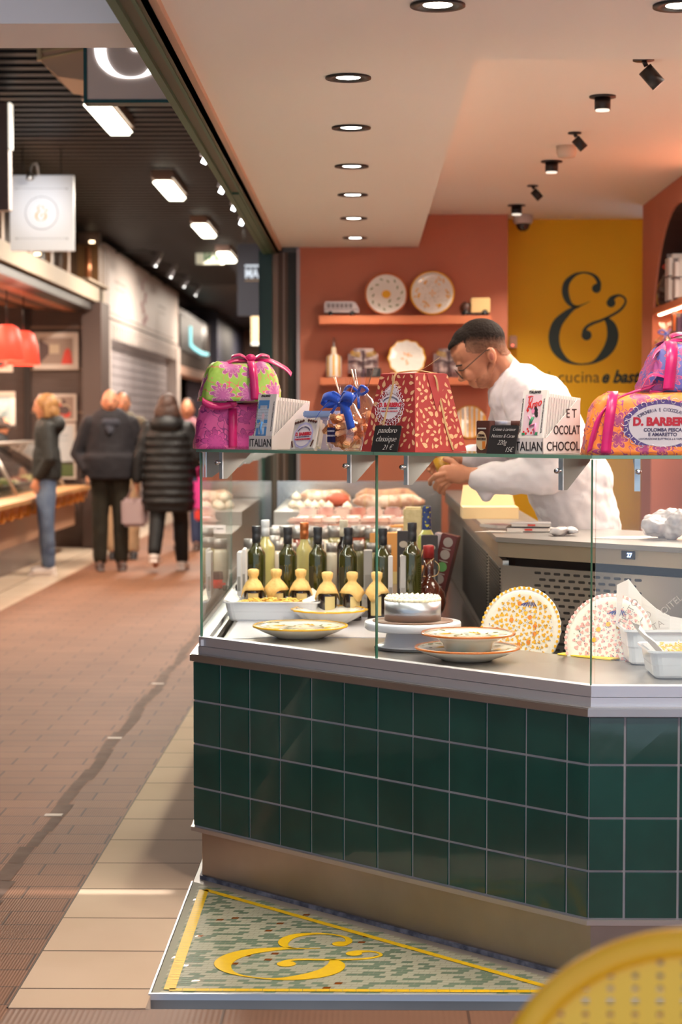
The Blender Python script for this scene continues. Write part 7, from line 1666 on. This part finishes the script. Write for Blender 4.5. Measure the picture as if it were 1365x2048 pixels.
# arms: near (left) and far (right)
nS, nE, nW = cp_(1062, 800, -.17), cp_(1085, 965, -.20), cp_(945, 950, -.13)
fS, fE, fW = cp_(1040, 800, .15), cp_(1010, 930, .17), cp_(915, 918, .06)
b.cone(nS, .050, nE, .040); b.cone(nE, .040, nW, .028, flat=.85); b.cone(fS, .050, fE, .040); b.cone(fE, .040, fW, .027)
body = blob_obj(b, 'body', skin, CH, .0042, 3)
# inner ear hollow
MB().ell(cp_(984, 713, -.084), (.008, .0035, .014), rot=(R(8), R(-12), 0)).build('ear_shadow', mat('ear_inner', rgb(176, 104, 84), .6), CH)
# hands: near hand cups the jar from below, far hand from behind
def hand(wr, palm, fingers, thumb, rp, name='hand'):
    h = MB(); h.cone(wr, .027, palm[0], .030, flat=.75); h.cone(palm[0], rp, palm[1], rp*.86, flat=.62)
    for ch_ in fingers+[thumb]:
        pts, r = ch_
        for a, c in zip(pts[:-1], pts[1:]): h.cone(a, r, c, r*.90); r *= .9
    blob_obj(h, name, skin, CH, .0030, 2)
jarc = cp_(885, 925, -.075)
near = [([cp_(890, 948, -.155), cp_(872, 951, -.150), cp_(861, 961, -.125), cp_(861, 968, -.10)], .0105), ([cp_(892, 955, -.150), cp_(877, 962, -.145), cp_(870, 973, -.12), cp_(872, 978, -.10)], .0105),
        ([cp_(896, 960, -.14), cp_(883, 970, -.14), cp_(878, 981, -.12), cp_(881, 985, -.10)], .0098), ([cp_(902, 963, -.13), cp_(892, 974, -.13), cp_(887, 983, -.115), cp_(889, 988, -.10)], .0088)]
hand(nW, (cp_(920, 948, -.135), cp_(893, 947, -.14)), near, ([cp_(918, 936, -.135), cp_(903, 922, -.125), cp_(891, 918, -.115)], .0125), .036)
far = [([cp_(880, 912, -.02), cp_(864, 913, -.035), cp_(857, 921, -.06)], .0105), ([cp_(878, 918, -.02), cp_(861, 921, -.04), cp_(855, 930, -.065)], .0105), ([cp_(878, 926, -.02), cp_(861, 930, -.04), cp_(858, 940, -.065)], .0100), ([cp_(880, 933, -.02), cp_(866, 939, -.04), cp_(864, 946, -.06)], .009)]
hand(fW, (cp_(903, 918, .03), cp_(888, 922, -.01)), far, ([cp_(900, 912, .0), cp_(893, 906, -.04), cp_(886, 905, -.065)], .0115), .034)
# hair: short on top, cropped closer towards ears and nape, cut along the hairline
h = MB(); h.ell(cp_(963, 677), (.088, .076, .074)); h.ell(cp_(938, 680), (.070, .067, .054), rot=(0, R(-32), 0)); h.ell(cp_(913, 688), (.036, .054, .023), rot=(0, R(-44), 0)); h.ell(cp_(987, 684), (.043, .060, .048))
h.ell(cp_(963, 689), (.089, .0775, .085)); h.ell(cp_(941, 700), (.074, .0715, .078), rot=(0, R(-35), 0)); h.ell(cp_(984, 700), (.055, .0675, .062)); h.cone(cp_(990, 712), .0525, cp_(1008, 738), .060)
o = blob_obj(h, 'hair_volume', wsh, None, .0035, 2)
dg_ = bpy.context.evaluated_depsgraph_get(); me = bpy.data.meshes.new_from_object(o.evaluated_get(dg_)); bpy.data.objects.remove(o)
HL = [(880, 706), (897, 704), (904, 696), (917, 687), (926, 683), (929, 694), (932, 706), (958, 709), (970, 701), (992, 699), (996, 705), (1004, 711), (1014, 711), (1030, 700)]
def hairline(x):
    for (x0, y0), (x1, y1) in zip(HL[:-1], HL[1:]):
        if x <= x1: return y0+(y1-y0)*max(0, min(1, (x-x0)/(x1-x0)))
    return 690
bm = bmesh.new(); bm.from_mesh(me); kill = []
zz0 = cp_(960, 700)[2]; xx0 = cp_(960, 700)[0]
for f in bm.faces:
    c = f.calc_center_median(); X_ = 960+(c.x-xx0)/kC; Y_ = 700-(c.z-zz0)/kC
    if Y_ > hairline(X_): kill.append(f)
bmesh.ops.delete(bm, geom=kill, context='FACES')
for f in bm.faces: f.smooth = True
bm.to_mesh(me); bm.free(); me.materials.clear()
hm = mat('chef_hair', rgb(30, 21, 16), .75, bump=.4, bscale=120, spec=.15); nt = hm.node_tree; N = nt.nodes; L = nt.links
tc = N.new('ShaderNodeTexCoord'); sx = N.new('ShaderNodeSeparateXYZ'); L.new(tc.outputs['Object'], sx.inputs[0])
def MN(op, a, b_):
    q = N.new('ShaderNodeMath'); q.operation = op
    for i, v in enumerate((a, b_)):
        if isinstance(v, (int, float)): q.inputs[i].default_value = v
        else: L.new(v, q.inputs[i])
    return q.outputs[0]
ns = N.new('ShaderNodeTexNoise'); ns.inputs['Scale'].default_value = 70; L.new(tc.outputs['Object'], ns.inputs['Vector'])
val = MN('ADD', MN('ADD', sx.outputs[2], MN('MULTIPLY', MN('MAXIMUM', MN('SUBTRACT', cp_(932, 700)[0], sx.outputs[0]), 0.0), 3.0)), MN('MULTIPLY', MN('SUBTRACT', ns.outputs[0], .5), .03))
mr = N.new('ShaderNodeMapRange'); mr.inputs['From Min'].default_value = cp_(960, 711)[2]; mr.inputs['From Max'].default_value = cp_(960, 674)[2]; L.new(val, mr.inputs['Value'])
r_ = N.new('ShaderNodeValToRGB'); r_.color_ramp.elements[0].color = rgb(150, 106, 84); r_.color_ramp.elements[1].color = rgb(30, 21, 16); L.new(mr.outputs[0], r_.inputs[0]); L.new(r_.outputs[0], N['Principled BSDF'].inputs['Base Color'])
me.materials.append(hm); ho = bpy.data.objects.new('hair', me); COL.objects.link(ho); ho.parent = CH
# stubble, eyebrow, eye, mouth line
s_ = MB(); s_.ell(cp_(970, 752, -.004), (.050, .0525, .034), rot=(0, R(-48), 0)); s_.cone(cp_(985, 728, -.045), .014, cp_(978, 745, -.04), .016); blob_obj(s_, 'stubble', mat('stubble', rgb(178, 118, 88), .75, col2=rgb(160, 104, 78), scale=60), CH, .004, 1)
f_ = MB()
for q in (-1,): f_.cone(cp_(914, 732, -.038), .0035, cp_(924, 730, -.052), .0028); f_.cone(cp_(919, 741, -.044), .0028, cp_(927, 741, -.052), .0022)
f_.build('eyebrow', mat('brow_dark', rgb(62, 42, 34), .6), CH)
MB().cone(cp_(944, 767.5, -.018), .0022, cp_(953, 763, -.034), .0018).build('mouth_line', mat('lip_dark', rgb(140, 72, 62), .5), CH)
# glasses
g = MB(); gm_ = mat('glasses_metal', rgb(96, 80, 70), .3, metal=.6)
for dy in (-.034, .034):
    c = Vector(cp_(925, 743, dy)); ring_ = []
    for k in range(20): a = 2*math.pi*k/20; d1 = Vector((.66, 0, -.75))*.023*math.cos(a); d2 = Vector((0, 1, 0))*.025*math.sin(a); ring_.append(c+d1+d2+Vector((-.012, 0, -.010)))
    g.tube(ring_, .0013, 6, closed=True)
g.tube([Vector(cp_(922, 742, -.010))+Vector((-.016, 0, -.004)), Vector(cp_(922, 742, .010))+Vector((-.016, 0, -.004))], .0014, 6)
g.tube([cp_(925, 742, -.062), cp_(935, 734, -.070), cp_(972, 701, -.081), cp_(980, 699, -.086)], .0020, 6); g.tube([cp_(925, 742, .062), cp_(935, 734, .070), cp_(972, 701, .077)], .0020, 6)
g.build('glasses_frame', gm_, CH)
# white jacket
wj = mat('white_jacket', rgb(226, 218, 222), .75, bump=.35, bscale=9, sheen=.2); j = MB()
j.cone(cp_(1040, 792), .118, cp_(1075, 850), .150, flat=1.25); j.cone(cp_(1075, 850), .150, cp_(1130, 950), .150, flat=1.15); j.cone(cp_(1130, 950), .150, cp_(1165, 1050), .140, flat=1.1)
j.cone(cp_(1165, 1050), .140, (cp_(1165, 1000)[0], 0, .62), .15, flat=1.1); j.cone(cp_(1090, 800, 0), .09, cp_(1180, 960, 0), .085, flat=1.5)
j.cone(cp_(1050, 790, -.12), .085, cp_(1078, 865, -.17), .086); j.cone(cp_(1078, 865, -.17), .086, cp_(1098, 945, -.195), .072); j.cone(cp_(1098, 948, -.195), .070, cp_(1020, 955, -.165), .062); j.cone(cp_(1020, 955, -.165), .062, cp_(972, 957, -.135), .056)
j.cone(cp_(966, 953, -.135), .042, cp_(958, 958, -.13), .044); j.cone(cp_(968, 970, -.13), .036, cp_(974, 988, -.13), .026)
j.cone(cp_(1030, 800, .12), .085, cp_(1010, 925, .16), .075); j.cone(cp_(1010, 925, .16), .072, cp_(945, 915, .08), .055)
# collar
jk = blob_obj(j, 'jacket', wj, CH, .0075, 3, dis=(.07, .022))
c = MB(); cen = Vector(cp_(1013, 752)); dirn = (Vector(cp_(1026, 718))-Vector(cp_(990, 780))).normalized(); vs = []; n = 28
upd = Vector((-.62, 0, .78)).normalized()
for q, off_ in ((0, -.028), (1, .010)):
    for k in range(n):
        a = 2*math.pi*k/n; vs.append(cen+dirn*math.cos(a)*(.070-.004*q)+Vector((0, 1, 0))*math.sin(a)*(.072-.004*q)+upd*off_)
c.add(vs, [(k, (k+1) % n, n+(k+1) % n, n+k) for k in range(n)], 0, True); mods(c.build('collar', wj, CH), ('SOL', .006))
mb = MB(); mb.cone((cp_(1185, 1000)[0], 0, .80), .14, (cp_(1185, 1000)[0], 0, .78), .14)
for q in (-1, 1): hx = cp_(1185, 1000)[0]; mb.cone((hx, q*.09, .80), .105, (hx-.04, q*.1, .48), .08); mb.cone((hx-.04, q*.1, .48), .08, (hx+.02, q*.1, .10), .065)
blob_obj(mb, 'trousers', blk_t, CH, .013, 2)
for q in (-1, 1): hx = cp_(1185, 1000)[0]; f = MB(); f.cone((hx+.03, q*.1, .05), .048, (hx-.13, q*.1, .04), .04); blob_obj(f, 'shoe', mat('black_shoe', rgb(30, 28, 32), .5), CH, .01, 1)
# jar of yellow sweets in the hands
q = Vector(L0)+Vector(jarc); t = thing('sweet_jar', 'small glass jar with yellow filling held by the staff member', 'jar', q, rot=(0, R(-20), 0))
MB().lathe([(0, -.032), (.026, -.032), (.029, -.027), (.029, .022), (.0, .022)], 26).build('yellow_filling', mat('yellow_filling', rgb(226, 170, 50), .35), t)
MB().lathe([(.0, -.0335), (.0285, -.0335), (.0312, -.028), (.0312, .024), (.026, .034), (.0, .034)], 26).build('glass', glassmat('jar_clear', (.97, .97, .95), 1.5), t); MB().lathe([(0, .034), (.027, .034), (.027, .044), (0, .044)], 24).build('lid', mat('lid_silver', rgb(200, 196, 204), .3, metal=.6), t)

# ================================================================== yellow bistro chair close to the camera
YCH = 2.12; s = YCH/FPX
pc_ = PY(1395, 1852, YCH); topz = pc_.z
BC = thing('bistro_chair', 'yellow woven bistro chair with rounded back close to the camera', 'chair', (pc_.x, YCH, 0))
ym_ = mat('yellow_cane', rgb(238, 178, 34), .38, col2=rgb(230, 166, 26), scale=9); ywv = mat('yellow_weave', rgb(242, 190, 60), .5)
wd = .215; zs = .46
def arcp(r, k=0): return [(-r*math.sin(a), k+.05*math.cos(a)*0, 0) for a in ()]
out = []
for i in range(33):
    a = math.pi*i/32; x = -wd*math.cos(a); z = topz-.018-.20+(.20)*math.sin(a)**0.9; out.append((x, .0, z))
out = [(-wd+.02, -.02, zs)]+out+[(wd-.02, -.02, zs)]
MB().tube(smooth_path(out, 3), .0165, 12).build('back_frame', ym_, BC)
# woven back panel with small eyelets
mb = MB(); M = BC.location; k = 0
def inside(x, z): 
    zt = topz-.218+.20*math.sqrt(max(0, 1-(x/wd)**2))**.9-.012
    return abs(x) < wd-.012 and z < zt and z > zs
z = zs+.01; st = .028; sz = .0148; hl = .0045; row = 0
cells = []
while z < topz:
    x = -wd+.006
    while x < wd:
        if inside(x, z): cells.append((x, z, row))
        x += st
    z += sz; row += 1
hole = MB()
for i, (x, z, rw) in enumerate(cells):
    a = st/2; az = sz/2; h_ = .0034
    o = [(x-a, 0, z-az), (x+a, 0, z-az), (x+a, 0, z+az), (x-a, 0, z+az)]; n_ = [(x-h_, 0, z-h_), (x+h_, 0, z-h_), (x+h_, 0, z+h_), (x-h_, 0, z+h_)]
    mb.add(o+n_, [(0, 1, 5, 4), (1, 2, 6, 5), (2, 3, 7, 6), (3, 0, 4, 7)])
mods(mb.build('woven_back', ywv, BC), ('SOL', .003))
mb = MB(); 
for zz in (0, 1): mb.tube([(-wd+.01, -.004, zs+.14+.01*zz), (wd-.01, -.004, zs+.14+.01*zz)], .004, 6)
mb.build('back_band', mat('white_cane', rgb(236, 226, 200), .5), BC)
mb = MB(); xw = .026
for q in range(30):
    z = zs+.06+q*.0118
    if inside(-.0+xw*0+.11*0, z): mb.box((-.004, -.0035, z), (.008, .003, .006))
mb.build('white_stitch', mat('white_cane', rgb(236, 226, 200), .5), BC)
MB().lathe([(0, -.012), (wd-.02, -.012), (wd, 0), (wd-.02, .014), (0, .016)], 40, M=Matrix.Translation((0, -wd, zs-.01))).build('seat', ywv, BC)
for q in (-1, 1):
    for y in (-.01, -.38): MB().tube(smooth_path([(q*(wd-.02), y, zs), (q*(wd+.0), y+(.03 if y > -.1 else -.02), .2), (q*(wd+.02), y+(.06 if y > -.1 else -.04), .0)], 4), .014, 10).build('leg', ym_, BC)
MB().tube([(wd*.8*math.cos(a*.3927), -.2+wd*.8*math.sin(a*.3927), .2) for a in range(16)], .009, 8, closed=True).build('stretcher', ym_, BC)
